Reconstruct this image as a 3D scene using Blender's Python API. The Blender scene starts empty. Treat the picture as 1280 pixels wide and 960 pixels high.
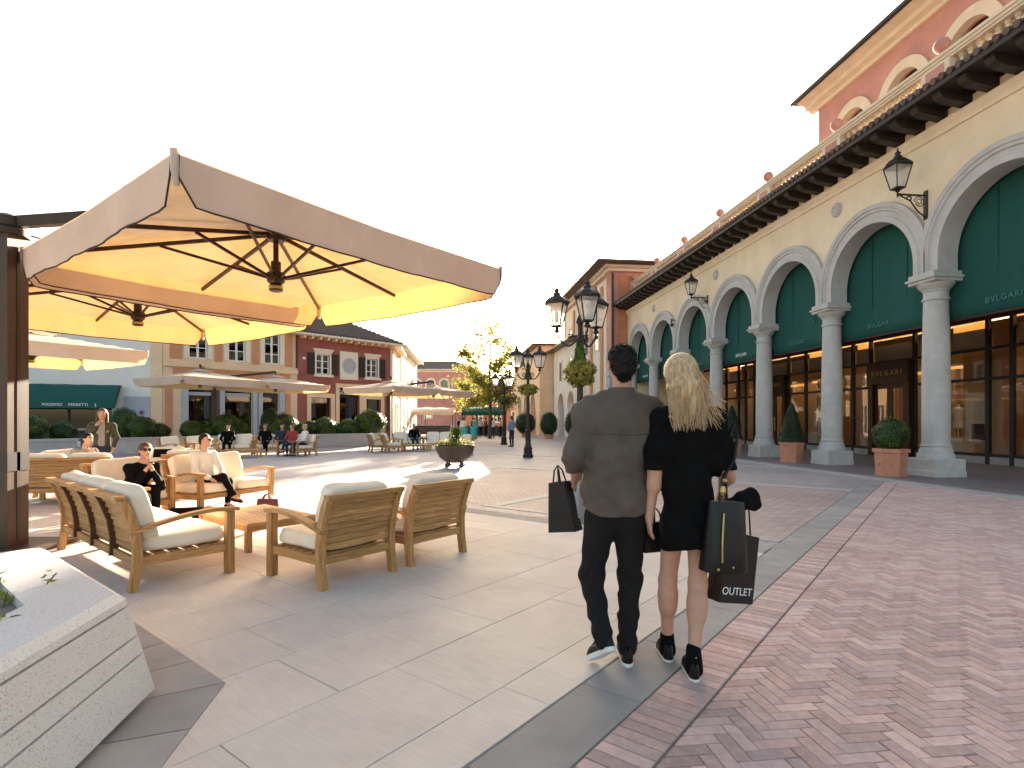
import bpy, bmesh, math, random
import numpy as np
from mathutils import Vector, Matrix

random.seed(7)
rng = np.random.default_rng(7)
SC = bpy.context.scene
COL = SC.collection
R = math.radians

# ------------------------------------------------------------------ camera, sky, sun, exposure
EYE = 1.40
cam_d = bpy.data.cameras.new('camera')
cam = bpy.data.objects.new('camera', cam_d); COL.objects.link(cam)
cam.location = (0, 0, EYE); cam.rotation_euler = (R(90), 0, 0)
cam_d.sensor_width = 36; cam_d.lens = 36 * 700 / 1280; cam_d.shift_y = 46 / 1280
cam_d.clip_start = 0.05; cam_d.clip_end = 3000
SC.camera = cam

SUN_AZ, SUN_EL = R(8.6), R(14.0)          # sun low, ahead of the camera, a little to the right
sun_dir = Vector((math.sin(SUN_AZ) * math.cos(SUN_EL), math.cos(SUN_AZ) * math.cos(SUN_EL), math.sin(SUN_EL)))
W = bpy.data.worlds.new('World'); SC.world = W; W.use_nodes = True
nt = W.node_tree
sky = nt.nodes.new('ShaderNodeTexSky'); sky.sky_type = 'NISHITA'; sky.sun_disc = False
sky.sun_elevation = SUN_EL; sky.sun_rotation = SUN_AZ
sky.altitude = 50; sky.air_density = 1.1; sky.dust_density = 3.0; sky.ozone_density = 0.1
bg = nt.nodes['Background']; bg.inputs[1].default_value = 0.06
nt.links.new(sky.outputs[0], bg.inputs[0])
sun_l = bpy.data.lights.new('sun', 'SUN'); sun_l.energy = 5.0; sun_l.angle = R(0.6); sun_l.color = (1.0, 0.86, 0.66)
sun = bpy.data.objects.new('sun', sun_l); COL.objects.link(sun)
sun.rotation_euler = sun_dir.to_track_quat('Z', 'Y').to_euler()
vs = SC.view_settings
vs.view_transform = 'Standard'; vs.look = 'None'; vs.exposure = 2.85; vs.gamma = 1.0; vs.use_curve_mapping = False
SC.cycles.use_denoising = True
SC.cycles.max_bounces = 8; SC.cycles.transparent_max_bounces = 12
SC.cycles.sample_clamp_indirect = 6.0

# ------------------------------------------------------------------ materials
MATS = {}
def _nodes(name):
    m = bpy.data.materials.new(name); m.use_nodes = True
    n = m.node_tree; b = n.nodes['Principled BSDF']
    return m, n, b
def mat(name, col, rough=0.7, var=0.12, scale=6.0, bump=0.0, bscale=40.0, metal=0.0, spec=0.4, stretch=(1, 1, 1), objvar=0.0, detail=5.0, stain=0.0):
    """plain procedural surface: base colour mottled by noise, optional bump, per-object variation, broad stains"""
    if name in MATS: return MATS[name]
    m, n, b = _nodes(name)
    L = n.links.new
    b.inputs['Roughness'].default_value = rough; b.inputs['Metallic'].default_value = metal
    b.inputs['Specular IOR Level'].default_value = spec
    tc = n.nodes.new('ShaderNodeTexCoord'); mp = n.nodes.new('ShaderNodeMapping'); mp.inputs['Scale'].default_value = stretch
    L(tc.outputs['Object'], mp.inputs[0])
    oi = n.nodes.new('ShaderNodeObjectInfo')
    ad = n.nodes.new('ShaderNodeVectorMath'); ad.operation = 'MULTIPLY_ADD'
    cv = n.nodes.new('ShaderNodeCombineXYZ')
    for i in range(3): L(oi.outputs['Random'], cv.inputs[i])
    ad.inputs[1].default_value = (37, 19, 53); L(cv.outputs[0], ad.inputs[0]); L(mp.outputs[0], ad.inputs[2])
    nz = n.nodes.new('ShaderNodeTexNoise'); nz.inputs['Scale'].default_value = scale; nz.inputs['Detail'].default_value = detail
    L(ad.outputs[0], nz.inputs['Vector'])
    hs = n.nodes.new('ShaderNodeHueSaturation'); hs.inputs['Color'].default_value = (*col, 1)
    mr = n.nodes.new('ShaderNodeMapRange'); mr.inputs[1].default_value = 0.25; mr.inputs[2].default_value = 0.75
    mr.inputs[3].default_value = 1 - var; mr.inputs[4].default_value = 1 + var
    L(nz.outputs['Fac'], mr.inputs[0])
    val = mr.outputs[0]
    if objvar:
        r2 = n.nodes.new('ShaderNodeMapRange'); r2.inputs[3].default_value = 1 - objvar; r2.inputs[4].default_value = 1 + objvar
        L(oi.outputs['Random'], r2.inputs[0])
        mu = n.nodes.new('ShaderNodeMath'); mu.operation = 'MULTIPLY'; L(val, mu.inputs[0]); L(r2.outputs[0], mu.inputs[1]); val = mu.outputs[0]
        r3 = n.nodes.new('ShaderNodeMapRange'); r3.inputs[3].default_value = 1 + objvar * .5; r3.inputs[4].default_value = 1 - objvar * .6
        sn = n.nodes.new('ShaderNodeMath'); sn.operation = 'PINGPONG'; sn.inputs[1].default_value = 0.13
        L(oi.outputs['Random'], sn.inputs[0])
        r3.inputs[2].default_value = .13; L(sn.outputs[0], r3.inputs[0]); L(r3.outputs[0], hs.inputs['Saturation'])
    if stain:
        n2 = n.nodes.new('ShaderNodeTexNoise'); n2.inputs['Scale'].default_value = 0.9; n2.inputs['Detail'].default_value = 6; n2.inputs['Roughness'].default_value = .65
        gm = n.nodes.new('ShaderNodeNewGeometry'); L(gm.outputs['Position'], n2.inputs['Vector'])
        r4 = n.nodes.new('ShaderNodeMapRange'); r4.inputs[1].default_value = .35; r4.inputs[2].default_value = .68; r4.inputs[3].default_value = 1 - stain; r4.inputs[4].default_value = 1 + stain * .4
        L(n2.outputs['Fac'], r4.inputs[0])
        mu = n.nodes.new('ShaderNodeMath'); mu.operation = 'MULTIPLY'; L(val, mu.inputs[0]); L(r4.outputs[0], mu.inputs[1]); val = mu.outputs[0]
    L(val, hs.inputs['Value']); L(hs.outputs[0], b.inputs['Base Color'])
    if bump:
        nb = n.nodes.new('ShaderNodeTexNoise'); nb.inputs['Scale'].default_value = bscale; nb.inputs['Detail'].default_value = 4
        L(ad.outputs[0], nb.inputs['Vector'])
        bp = n.nodes.new('ShaderNodeBump'); bp.inputs['Strength'].default_value = bump; bp.inputs['Distance'].default_value = 0.01
        L(nb.outputs['Fac'], bp.inputs['Height']); L(bp.outputs[0], b.inputs['Normal'])
    MATS[name] = m
    return m
def wood(name, col, rough=0.55, sc=(5, 60, 60)):
    m, n, b = _nodes(name); L = n.links.new
    tc = n.nodes.new('ShaderNodeTexCoord'); oi = n.nodes.new('ShaderNodeObjectInfo')
    ad = n.nodes.new('ShaderNodeVectorMath'); ad.operation = 'MULTIPLY_ADD'; cv = n.nodes.new('ShaderNodeCombineXYZ')
    for i in range(3): L(oi.outputs['Random'], cv.inputs[i])
    ad.inputs[1].default_value = (11, 17, 23); L(cv.outputs[0], ad.inputs[0]); L(tc.outputs['Object'], ad.inputs[2])
    mp = n.nodes.new('ShaderNodeMapping'); mp.inputs['Scale'].default_value = sc; L(ad.outputs[0], mp.inputs[0])
    nz = n.nodes.new('ShaderNodeTexNoise'); nz.inputs['Scale'].default_value = 1.0; nz.inputs['Detail'].default_value = 6; nz.inputs['Distortion'].default_value = .6
    L(mp.outputs[0], nz.inputs[0])
    cr = n.nodes.new('ShaderNodeValToRGB')
    cr.color_ramp.elements[0].position = .3; cr.color_ramp.elements[0].color = (col[0] * .62, col[1] * .56, col[2] * .5, 1)
    cr.color_ramp.elements[1].position = .72; cr.color_ramp.elements[1].color = (col[0] * 1.2, col[1] * 1.2, col[2] * 1.2, 1)
    L(nz.outputs['Fac'], cr.inputs[0])
    hs = n.nodes.new('ShaderNodeHueSaturation'); L(cr.outputs[0], hs.inputs['Color'])
    r2 = n.nodes.new('ShaderNodeMapRange'); r2.inputs[3].default_value = .85; r2.inputs[4].default_value = 1.15
    L(oi.outputs['Random'], r2.inputs[0]); L(r2.outputs[0], hs.inputs['Value'])
    L(hs.outputs[0], b.inputs['Base Color']); b.inputs['Roughness'].default_value = rough; b.inputs['Specular IOR Level'].default_value = .3
    MATS[name] = m
    return m
def canvas(name, col, tcol, tr=0.5):
    m, n, b = _nodes(name); L = n.links.new
    out = n.nodes['Material Output']
    tc = n.nodes.new('ShaderNodeTexCoord')
    nz = n.nodes.new('ShaderNodeTexNoise'); nz.inputs['Scale'].default_value = 2.2; nz.inputs['Detail'].default_value = 5; L(tc.outputs['Object'], nz.inputs[0])
    hs = n.nodes.new('ShaderNodeHueSaturation'); hs.inputs['Color'].default_value = (*col, 1)
    mr = n.nodes.new('ShaderNodeMapRange'); mr.inputs[1].default_value = .3; mr.inputs[2].default_value = .7; mr.inputs[3].default_value = .9; mr.inputs[4].default_value = 1.07
    L(nz.outputs[0], mr.inputs[0]); L(mr.outputs[0], hs.inputs['Value']); L(hs.outputs[0], b.inputs['Base Color'])
    b.inputs['Roughness'].default_value = .85; b.inputs['Specular IOR Level'].default_value = .15
    nb = n.nodes.new('ShaderNodeTexNoise'); nb.inputs['Scale'].default_value = 5; nb.inputs['Detail'].default_value = 3; L(tc.outputs['Object'], nb.inputs[0])
    bp = n.nodes.new('ShaderNodeBump'); bp.inputs['Strength'].default_value = .35; bp.inputs['Distance'].default_value = .05
    L(nb.outputs[0], bp.inputs['Height']); L(bp.outputs[0], b.inputs['Normal'])
    t = n.nodes.new('ShaderNodeBsdfTranslucent'); t.inputs[0].default_value = (*tcol, 1); L(bp.outputs[0], t.inputs['Normal'])
    mx = n.nodes.new('ShaderNodeMixShader'); mx.inputs[0].default_value = tr
    L(b.outputs[0], mx.inputs[1]); L(t.outputs[0], mx.inputs[2]); L(mx.outputs[0], out.inputs[0])
    MATS[name] = m
    return m
def leafmat(name, c1, c2, tr=0.35):
    m, n, b = _nodes(name); L = n.links.new; out = n.nodes['Material Output']
    gm = n.nodes.new('ShaderNodeNewGeometry')
    nz = n.nodes.new('ShaderNodeTexNoise'); nz.inputs['Scale'].default_value = 3.5; nz.inputs['Detail'].default_value = 6; L(gm.outputs['Position'], nz.inputs[0])
    at = n.nodes.new('ShaderNodeMath'); at.operation = 'ADD'
    mr0 = n.nodes.new('ShaderNodeMapRange'); mr0.inputs[3].default_value = -.25; mr0.inputs[4].default_value = .25
    L(gm.outputs['Random Per Island'], mr0.inputs[0]); L(nz.outputs[0], at.inputs[0]); L(mr0.outputs[0], at.inputs[1])
    cr = n.nodes.new('ShaderNodeValToRGB'); cr.color_ramp.elements[0].position = .25; cr.color_ramp.elements[0].color = (*c1, 1)
    cr.color_ramp.elements[1].position = .75; cr.color_ramp.elements[1].color = (*c2, 1); L(at.outputs[0], cr.inputs[0])
    L(cr.outputs[0], b.inputs['Base Color']); b.inputs['Roughness'].default_value = .5; b.inputs['Specular IOR Level'].default_value = .3
    t = n.nodes.new('ShaderNodeBsdfTranslucent'); L(cr.outputs[0], t.inputs[0])
    mx = n.nodes.new('ShaderNodeMixShader'); mx.inputs[0].default_value = tr; L(b.outputs[0], mx.inputs[1]); L(t.outputs[0], mx.inputs[2]); L(mx.outputs[0], out.inputs[0])
    MATS[name] = m
    return m
def glassmat(name, tint=(.8, .82, .8), refl=0.10):
    m, n, b = _nodes(name); L = n.links.new; out = n.nodes['Material Output']
    tr = n.nodes.new('ShaderNodeBsdfTransparent'); tr.inputs[0].default_value = (*tint, 1)
    gl = n.nodes.new('ShaderNodeBsdfGlossy'); gl.inputs['Roughness'].default_value = .02
    fr = n.nodes.new('ShaderNodeFresnel'); fr.inputs[0].default_value = 1.5
    ad = n.nodes.new('ShaderNodeMath'); ad.operation = 'ADD'; ad.use_clamp = True; ad.inputs[1].default_value = refl; L(fr.outputs[0], ad.inputs[0])
    gm = n.nodes.new('ShaderNodeNewGeometry'); iv = n.nodes.new('ShaderNodeMath'); iv.operation = 'SUBTRACT'; iv.inputs[0].default_value = 1.0; L(gm.outputs['Backfacing'], iv.inputs[1])
    mu = n.nodes.new('ShaderNodeMath'); mu.operation = 'MULTIPLY'; L(ad.outputs[0], mu.inputs[0]); L(iv.outputs[0], mu.inputs[1])
    mx = n.nodes.new('ShaderNodeMixShader'); L(mu.outputs[0], mx.inputs[0]); L(tr.outputs[0], mx.inputs[1]); L(gl.outputs[0], mx.inputs[2]); L(mx.outputs[0], out.inputs[0])
    MATS[name] = m
    return m
def emit(name, col, s):
    m, n, b = _nodes(name)
    b.inputs['Base Color'].default_value = (*col, 1); b.inputs['Emission Color'].default_value = (*col, 1); b.inputs['Emission Strength'].default_value = s
    MATS[name] = m
    return m
def granite(name):
    m, n, b = _nodes(name); L = n.links.new
    tc = n.nodes.new('ShaderNodeTexCoord')
    vz = n.nodes.new('ShaderNodeTexVoronoi'); vz.inputs['Scale'].default_value = 240; L(tc.outputs['Object'], vz.inputs[0])
    nz = n.nodes.new('ShaderNodeTexNoise'); nz.inputs['Scale'].default_value = 110; nz.inputs['Detail'].default_value = 3; L(tc.outputs['Object'], nz.inputs[0])
    n2 = n.nodes.new('ShaderNodeTexNoise'); n2.inputs['Scale'].default_value = 2.5; n2.inputs['Detail'].default_value = 5; L(tc.outputs['Object'], n2.inputs[0])
    bw = n.nodes.new('ShaderNodeRGBToBW'); L(vz.outputs['Color'], bw.inputs[0])
    a = n.nodes.new('ShaderNodeMath'); a.operation = 'ADD'; L(bw.outputs[0], a.inputs[0]); L(nz.outputs[0], a.inputs[1])
    a2 = n.nodes.new('ShaderNodeMath'); a2.operation = 'MULTIPLY_ADD'; a2.inputs[1].default_value = .25; L(n2.outputs[0], a2.inputs[0]); L(a.outputs[0], a2.inputs[2])
    cr = n.nodes.new('ShaderNodeValToRGB'); e = cr.color_ramp.elements
    e[0].position = .60; e[0].color = (.20, .185, .18, 1); e[1].position = 1.0; e[1].color = (.62, .585, .56, 1)
    x = e.new(.74); x.color = (.47, .44, .42, 1)
    L(a2.outputs[0], cr.inputs[0]); L(cr.outputs[0], b.inputs['Base Color']); b.inputs['Roughness'].default_value = .6
    bp = n.nodes.new('ShaderNodeBump'); bp.inputs['Strength'].default_value = .25; bp.inputs['Distance'].default_value = .004; L(nz.outputs[0], bp.inputs['Height']); L(bp.outputs[0], b.inputs['Normal'])
    MATS[name] = m
    return m
def paver(name, rot, c1, c2, mortar, bw=.22, bh=.11, ms=.012):
    """small pavers too far to pick apart: brick pattern in world metres, with broad wear"""
    m, n, b = _nodes(name); L = n.links.new
    gm = n.nodes.new('ShaderNodeNewGeometry'); mp = n.nodes.new('ShaderNodeMapping'); mp.inputs['Rotation'].default_value = (0, 0, rot); L(gm.outputs['Position'], mp.inputs[0])
    br = n.nodes.new('ShaderNodeTexBrick'); br.inputs['Scale'].default_value = 1; br.inputs['Brick Width'].default_value = bw; br.inputs['Row Height'].default_value = bh
    br.inputs['Mortar Size'].default_value = ms; br.inputs['Color1'].default_value = (*c1, 1); br.inputs['Color2'].default_value = (*c2, 1); br.inputs['Mortar'].default_value = (*mortar, 1)
    L(mp.outputs[0], br.inputs[0])
    nz = n.nodes.new('ShaderNodeTexNoise'); nz.inputs['Scale'].default_value = .55; nz.inputs['Detail'].default_value = 8; nz.inputs['Roughness'].default_value = .65; L(gm.outputs['Position'], nz.inputs[0])
    hs = n.nodes.new('ShaderNodeHueSaturation'); mr = n.nodes.new('ShaderNodeMapRange'); mr.inputs[1].default_value = .3; mr.inputs[2].default_value = .7; mr.inputs[3].default_value = .82; mr.inputs[4].default_value = 1.15
    L(nz.outputs[0], mr.inputs[0]); L(mr.outputs[0], hs.inputs['Value']); L(br.outputs[0], hs.inputs['Color']); L(hs.outputs[0], b.inputs['Base Color'])
    b.inputs['Roughness'].default_value = .62; b.inputs['Specular IOR Level'].default_value = .4
    bp = n.nodes.new('ShaderNodeBump'); bp.inputs['Strength'].default_value = .4; bp.inputs['Distance'].default_value = .006; bp.invert = True
    L(br.outputs['Fac'], bp.inputs['Height']); L(bp.outputs[0], b.inputs['Normal'])
    MATS[name] = m
    return m

# ------------------------------------------------------------------ mesh collector
class MB:
    def __init__(s): s.v = []; s.f = []; s.m = []; s.cm = 0
    def add(s, v, f):
        o = len(s.v); s.v.extend([tuple(p) for p in v]); s.f.extend([tuple(i + o for i in q) for q in f]); s.m.extend([s.cm] * len(f)); return s
    def box(s, c, size, rz=0.0, M=None):
        hx, hy, hz = size[0] / 2, size[1] / 2, size[2] / 2
        ps = [Vector((x, y, z)) for x in (-hx, hx) for y in (-hy, hy) for z in (-hz, hz)]
        rot = Matrix.Rotation(rz, 3, 'Z')
        ps = [(rot @ p) + Vector(c) for p in ps]
        if M is not None: ps = [M @ p for p in ps]
        return s.add(ps, [(0, 1, 3, 2), (4, 6, 7, 5), (0, 4, 5, 1), (2, 3, 7, 6), (0, 2, 6, 4), (1, 5, 7, 3)])
    def b2(s, x0, x1, y0, y1, z0, z1): return s.box(((x0 + x1) / 2, (y0 + y1) / 2, (z0 + z1) / 2), (x1 - x0, y1 - y0, z1 - z0))
    def cbox(s, x0, x1, y0, y1, z0, z1, c=.01):
        """box with chamfered top edges (cheap worn edge)"""
        v = [(x0, y0, z0), (x1, y0, z0), (x1, y1, z0), (x0, y1, z0), (x0, y0, z1 - c), (x1, y0, z1 - c), (x1, y1, z1 - c), (x0, y1, z1 - c),
             (x0 + c, y0 + c, z1), (x1 - c, y0 + c, z1), (x1 - c, y1 - c, z1), (x0 + c, y1 - c, z1)]
        f = [(0, 3, 2, 1), (8, 9, 10, 11)]
        for i in range(4):
            j = (i + 1) % 4
            f += [(i, j, 4 + j, 4 + i), (4 + i, 4 + j, 8 + j, 8 + i)]
        return s.add(v, f)
    def prism(s, poly, z0, z1):
        n = len(poly); v = [(x, y, z0) for x, y in poly] + [(x, y, z1) for x, y in poly]
        f = [tuple(range(n - 1, -1, -1)), tuple(range(n, 2 * n))] + [(i, (i + 1) % n, n + (i + 1) % n, n + i) for i in range(n)]
        return s.add(v, f)
    def extrude(s, poly, fn0, fn1):
        """poly: 2-D points, fn0/fn1 map a 2-D point to 3-D end positions"""
        n = len(poly); v = [fn0(p) for p in poly] + [fn1(p) for p in poly]
        f = [tuple(range(n - 1, -1, -1)), tuple(range(n, 2 * n))] + [(i, (i + 1) % n, n + (i + 1) % n, n + i) for i in range(n)]
        return s.add(v, f)
    def lathe(s, prof, c=(0, 0, 0), n=24, cap=True):
        v = []; f = []
        for r, z in prof:
            for i in range(n):
                a = 2 * math.pi * i / n; v.append((c[0] + r * math.cos(a), c[1] + r * math.sin(a), c[2] + z))
        for k in range(len(prof) - 1):
            for i in range(n):
                j = (i + 1) % n; f.append((k * n + i, k * n + j, (k + 1) * n + j, (k + 1) * n + i))
        if cap:
            f.append(tuple(range(n - 1, -1, -1))); f.append(tuple((len(prof) - 1) * n + i for i in range(n)))
        return s.add(v, f)
    def tube(s, path, rad, n=8, cap=True, flat=1.0):
        path = [Vector(p) for p in path]; m = len(path)
        rads = rad if isinstance(rad, (list, tuple)) else [rad] * m
        v = []; f = []; up = Vector((0, 0, 1)); prev = None
        for k in range(m):
            t = (path[min(k + 1, m - 1)] - path[max(k - 1, 0)]).normalized()
            if prev is None:
                a = t.cross(up)
                if a.length < 1e-3: a = t.cross(Vector((1, 0, 0)))
            else:
                a = prev - t * prev.dot(t)
            a.normalize(); prev = a; b = t.cross(a)
            for i in range(n):
                q = 2 * math.pi * i / n; v.append(path[k] + (a * math.cos(q) + b * math.sin(q) * flat) * rads[k])
        for k in range(m - 1):
            for i in range(n):
                j = (i + 1) % n; f.append((k * n + i, k * n + j, (k + 1) * n + j, (k + 1) * n + i))
        if cap: f.append(tuple(range(n - 1, -1, -1))); f.append(tuple((m - 1) * n + i for i in range(n)))
        return s.add(v, f)
    def bar(s, a, b, w, h):
        """rectangular bar from a to b, w sideways, h up"""
        a = Vector(a); b = Vector(b); t = (b - a).normalized(); up = Vector((0, 0, 1))
        x = t.cross(up)
        if x.length < 1e-3: x = Vector((1, 0, 0))
        x.normalize(); y = x.cross(t)
        v = []
        for p in (a, b):
            for sx, sy in ((-1, -1), (1, -1), (1, 1), (-1, 1)): v.append(p + x * sx * w / 2 + y * sy * h / 2)
        return s.add(v, [(3, 2, 1, 0), (4, 5, 6, 7), (0, 1, 5, 4), (1, 2, 6, 5), (2, 3, 7, 6), (3, 0, 4, 7)])
    def ball(s, c, r, nu=14, nv=9):
        rr = r if isinstance(r, (list, tuple)) else (r, r, r)
        v = [(c[0], c[1], c[2] - rr[2])]; f = []
        for k in range(1, nv):
            p = math.pi * k / nv
            for i in range(nu):
                a = 2 * math.pi * i / nu; v.append((c[0] + rr[0] * math.sin(p) * math.cos(a), c[1] + rr[1] * math.sin(p) * math.sin(a), c[2] - rr[2] * math.cos(p)))
        v.append((c[0], c[1], c[2] + rr[2])); top = len(v) - 1
        for i in range(nu):
            j = (i + 1) % nu; f.append((0, 1 + j, 1 + i)); f.append((top, 1 + (nv - 2) * nu + i, 1 + (nv - 2) * nu + j))
            for k in range(nv - 2): f.append((1 + k * nu + i, 1 + k * nu + j, 1 + (k + 1) * nu + j, 1 + (k + 1) * nu + i))
        return s.add(v, f)
    def sweep(s, rail, prof, closed=True):
        """prof ring at each rail frame: rail = list of functions (u,v)->3d"""
        n = len(prof); v = []; f = []
        for fr in rail:
            for p in prof: v.append(fr(*p))
        for k in range(len(rail) - 1):
            for i in range(n):
                j = (i + 1) % n; f.append((k * n + i, k * n + j, (k + 1) * n + j, (k + 1) * n + i))
        f.append(tuple(range(n - 1, -1, -1))); f.append(tuple((len(rail) - 1) * n + i for i in range(n)))
        return s.add(v, f)
    def mesh(s, name, mats, smooth=False):
        me = bpy.data.meshes.new(name); me.from_pydata(s.v, [], s.f)
        for m in (mats if isinstance(mats, (list, tuple)) else [mats]): me.materials.append(MATS[m] if isinstance(m, str) else m)
        if isinstance(mats, (list, tuple)) and len(mats) > 1: me.polygons.foreach_set('material_index', s.m)
        bm = bmesh.new(); bm.from_mesh(me); bmesh.ops.recalc_face_normals(bm, faces=bm.faces); bm.to_mesh(me); bm.free()
        if smooth: smooth_mesh(me, smooth)
        return me
    def build(s, name, mats, parent=None, loc=(0, 0, 0), rz=0.0, smooth=False):
        return place(s.mesh(name, mats, smooth), name, parent, loc, rz)
def smooth_mesh(me, ang):
    me.polygons.foreach_set('use_smooth', [True] * len(me.polygons))
    if ang is not True: me.set_sharp_from_angle(angle=R(ang))
def place(me, name, parent=None, loc=(0, 0, 0), rz=0.0, scale=None):
    o = bpy.data.objects.new(name, me); COL.objects.link(o); o.parent = parent; o.location = loc; o.rotation_euler = (0, 0, rz)
    if scale is not None: o.scale = scale if isinstance(scale, (tuple, list)) else (scale,) * 3
    return o
def raw(name, v, f, mats, parent=None, smooth=True, loc=(0, 0, 0), rz=0.0):
    me = bpy.data.meshes.new(name); me.from_pydata([tuple(map(float, p)) for p in v], [], [tuple(map(int, q)) for q in f])
    for m in (mats if isinstance(mats, (list, tuple)) else [mats]): me.materials.append(MATS[m] if isinstance(m, str) else m)
    if smooth: smooth_mesh(me, smooth)
    return place(me, name, parent, loc, rz)
def tag(o, label=None, cat=None, group=None, kind=None):
    if label: o['label'] = label
    if cat: o['category'] = cat
    if group: o['group'] = group
    if kind: o['kind'] = kind
    return o
def thing(name, label, cat, loc=(0, 0, 0), rz=0.0, group=None):
    o = bpy.data.objects.new(name, None); COL.objects.link(o); o.location = loc; o.rotation_euler = (0, 0, rz); o.empty_display_size = .2
    return tag(o, label, cat, group)
KIDS = {}
def copy_tree(o, parent=None, loc=None, rz=None, label=None, group=None, scale=None, skip=()):
    c = o.copy(); COL.objects.link(c); c.parent = parent
    if loc is not None: c.location = loc
    if rz is not None: c.rotation_euler = (0, 0, rz)
    if scale is not None: c.scale = scale if isinstance(scale, (tuple, list)) else (scale,) * 3
    if label: c['label'] = label
    if group: c['group'] = group
    for ch in list(o.children):
        if ch.name.split('.')[0] in skip: continue
        copy_tree(ch, c)
    return c

# ------------------------------------------------------------------ the palette
mat('cream_wall', (.83, .66, .455), .85, .06, 1.2, .08, 60, stain=.10)
mat('cream_stone', (.72, .58, .42), .8, .08, 3, .1, 60)
mat('column_stone', (.50, .465, .435), .75, .10, 5, .12, 70, stain=.08)
mat('pink_wall', (.57, .265, .21), .85, .08, 1.5, .08, 60, stain=.12)
mat('ochre_wall', (.52, .20, .10), .85, .08, 1.5, .08, 60, stain=.12)
mat('red_wall', (.32, .10, .075), .85, .1, 1.5, .08, 60, stain=.12)
mat('peach_wall', (.78, .54, .34), .85, .06, 1.5, .08, 60, stain=.1)
mat('panel_orange', (.56, .25, .13), .85, .08, 2, .08, 60)
mat('white_wall', (.72, .68, .62), .85, .05, 1.5, .06, 60, stain=.08)
mat('grey_wall', (.42, .42, .44), .8, .06, 2, .06, 60)
mat('trim', (.76, .66, .52), .75, .05, 3, .06, 60)
mat('roof_tile', (.13, .085, .07), .8, .25, 8, .2, 20, objvar=.15)
mat('dark_wood', (.035, .024, .018), .6, .25, 10, .1, 40)
mat('mast_wood', (.05, .022, .012), .45, .3, 3, .05, 40, stretch=(20, 20, 1))
mat('dark_frame', (.018, .014, .012), .45, .2, 10)
mat('red_beam', (.07, .016, .012), .5, .2, 6)
mat('bronze', (.05, .03, .018), .4, .2, 10, metal=.6)
mat('brass', (.45, .33, .12), .35, .1, 10, metal=.9)
mat('iron', (.022, .02, .019), .5, .2, 20, metal=.3)
mat('piping', (.03, .022, .018), .8, .1, 10)
mat('blind_green', (.010, .078, .063), .85, .10, 2.5, .12, 25, stretch=(1, 1, .25))
mat('letter_white', (.75, .78, .76), .6, .02)
mat('letter_faint', (.06, .19, .155), .7, .02)
mat('letter_gold', (.5, .34, .16), .5, .05)
mat('terracotta', (.52, .22, .13), .8, .12, 5, .12, 40, objvar=.06)
mat('slate', (.34, .31, .285), .8, .14, 4, .2, 30, objvar=.10, stain=.12)
mat('slab', (.66, .57, .485), .7, .07, 5, .25, 55, stretch=(1, 12, 1), objvar=.03, stain=.16)
mat('strip_stone', (.44, .415, .40), .65, .08, 5, .2, 45, objvar=.07, stain=.1)
mat('brick', (.56, .375, .325), .8, .16, 22, .3, 60, objvar=.20, stain=.12)
mat('mortar', (.27, .215, .19), .9, .2, 30)
mat('pale_mortar', (.50, .43, .37), .9, .2, 30)
mat('soil', (.05, .035, .025), .95, .3, 20, .5, 40)
mat('arcade_tile', (.22, .18, .175), .55, .12, 3, .1, 30, stain=.1)
mat('cushion', (.82, .70, .55), .9, .05, 6, .3, 14)
mat('skin_a', (.52, .28, .19), .55, .08, 25)
mat('skin_b', (.56, .30, .20), .5, .08, 25)
mat('lips', (.35, .10, .08), .5, .05)
mat('hair_dark', (.008, .005, .0035), .6, .35, 90, .6, 160, spec=.25)
mat('hair_brown', (.09, .035, .018), .5, .3, 60, .3, 120)
mat('hair_blond', (.52, .34, .18), .45, .5, 16, .4, 70, stretch=(5, 5, .4), spec=.4)
mat('shirt_grey', (.102, .077, .060), .9, .25, 7, 1.0, 9)
mat('jeans_black', (.006, .005, .0045), .9, .2, 30, .3, 60)
mat('cloth_black', (.0035, .003, .003), .9, .2, 20, .4, 22, spec=.15)
mat('leather_black', (.005, .0045, .005), .4, .2, 20, .2, 50, spec=.35)
mat('paper_black', (.009, .007, .0065), .45, .15, 8, .1, 20)
mat('paper_white', (.78, .74, .72), .6, .05, 6, .1, 20)
mat('rubber_white', (.78, .76, .72), .6, .05, 20)
mat('cloth_white', (.75, .70, .63), .85, .06, 10, .2, 25)
mat('cloth_tan', (.5, .34, .22), .85, .08, 10, .2, 25)
mat('cloth_olive', (.06, .055, .03), .85, .2, 10, .2, 25)
mat('cloth_grey', (.3, .27, .27), .85, .1, 10, .2, 25)
mat('cloth_red', (.30, .035, .035), .85, .1, 10, .2, 25)
mat('cloth_blue', (.22, .26, .40), .85, .1, 10, .2, 25)
mat('cloth_navy', (.02, .025, .05), .85, .1, 10, .2, 25)
mat('cloth_teal', (.06, .42, .42), .8, .1, 6)
mat('leather_maroon', (.10, .018, .015), .45, .15, 12, .15, 40)
mat('bowl_metal', (.07, .05, .04), .6, .3, 8, .2, 30)
mat('bark', (.09, .065, .045), .9, .3, 12, .5, 25)
mat('lamp_metal', (.03, .022, .018), .5, .2, 20, metal=.3)
mat('poster_teal', (.03, .28, .36), .6, .3, 3)
mat('interior', (.30, .20, .10), .8, .2, 1.5)
mat('display', (.55, .36, .16), .7, .12, 2)
mat('bulkhead', (.50, .42, .36), .7, .12, 2)
mat('display_white', (.7, .64, .55), .7, .12, 2)
mat('far_dark', (.05, .045, .045), .7, .2, 4)
wood('teak', (.46, .25, .095))
wood('teak_v', (.46, .25, .095), sc=(60, 60, 5))
wood('teak_y', (.46, .25, .095), sc=(60, 5, 60))
wood('teak_pale', (.52, .32, .15))
wood('teak_dark', (.10, .045, .018))
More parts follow.
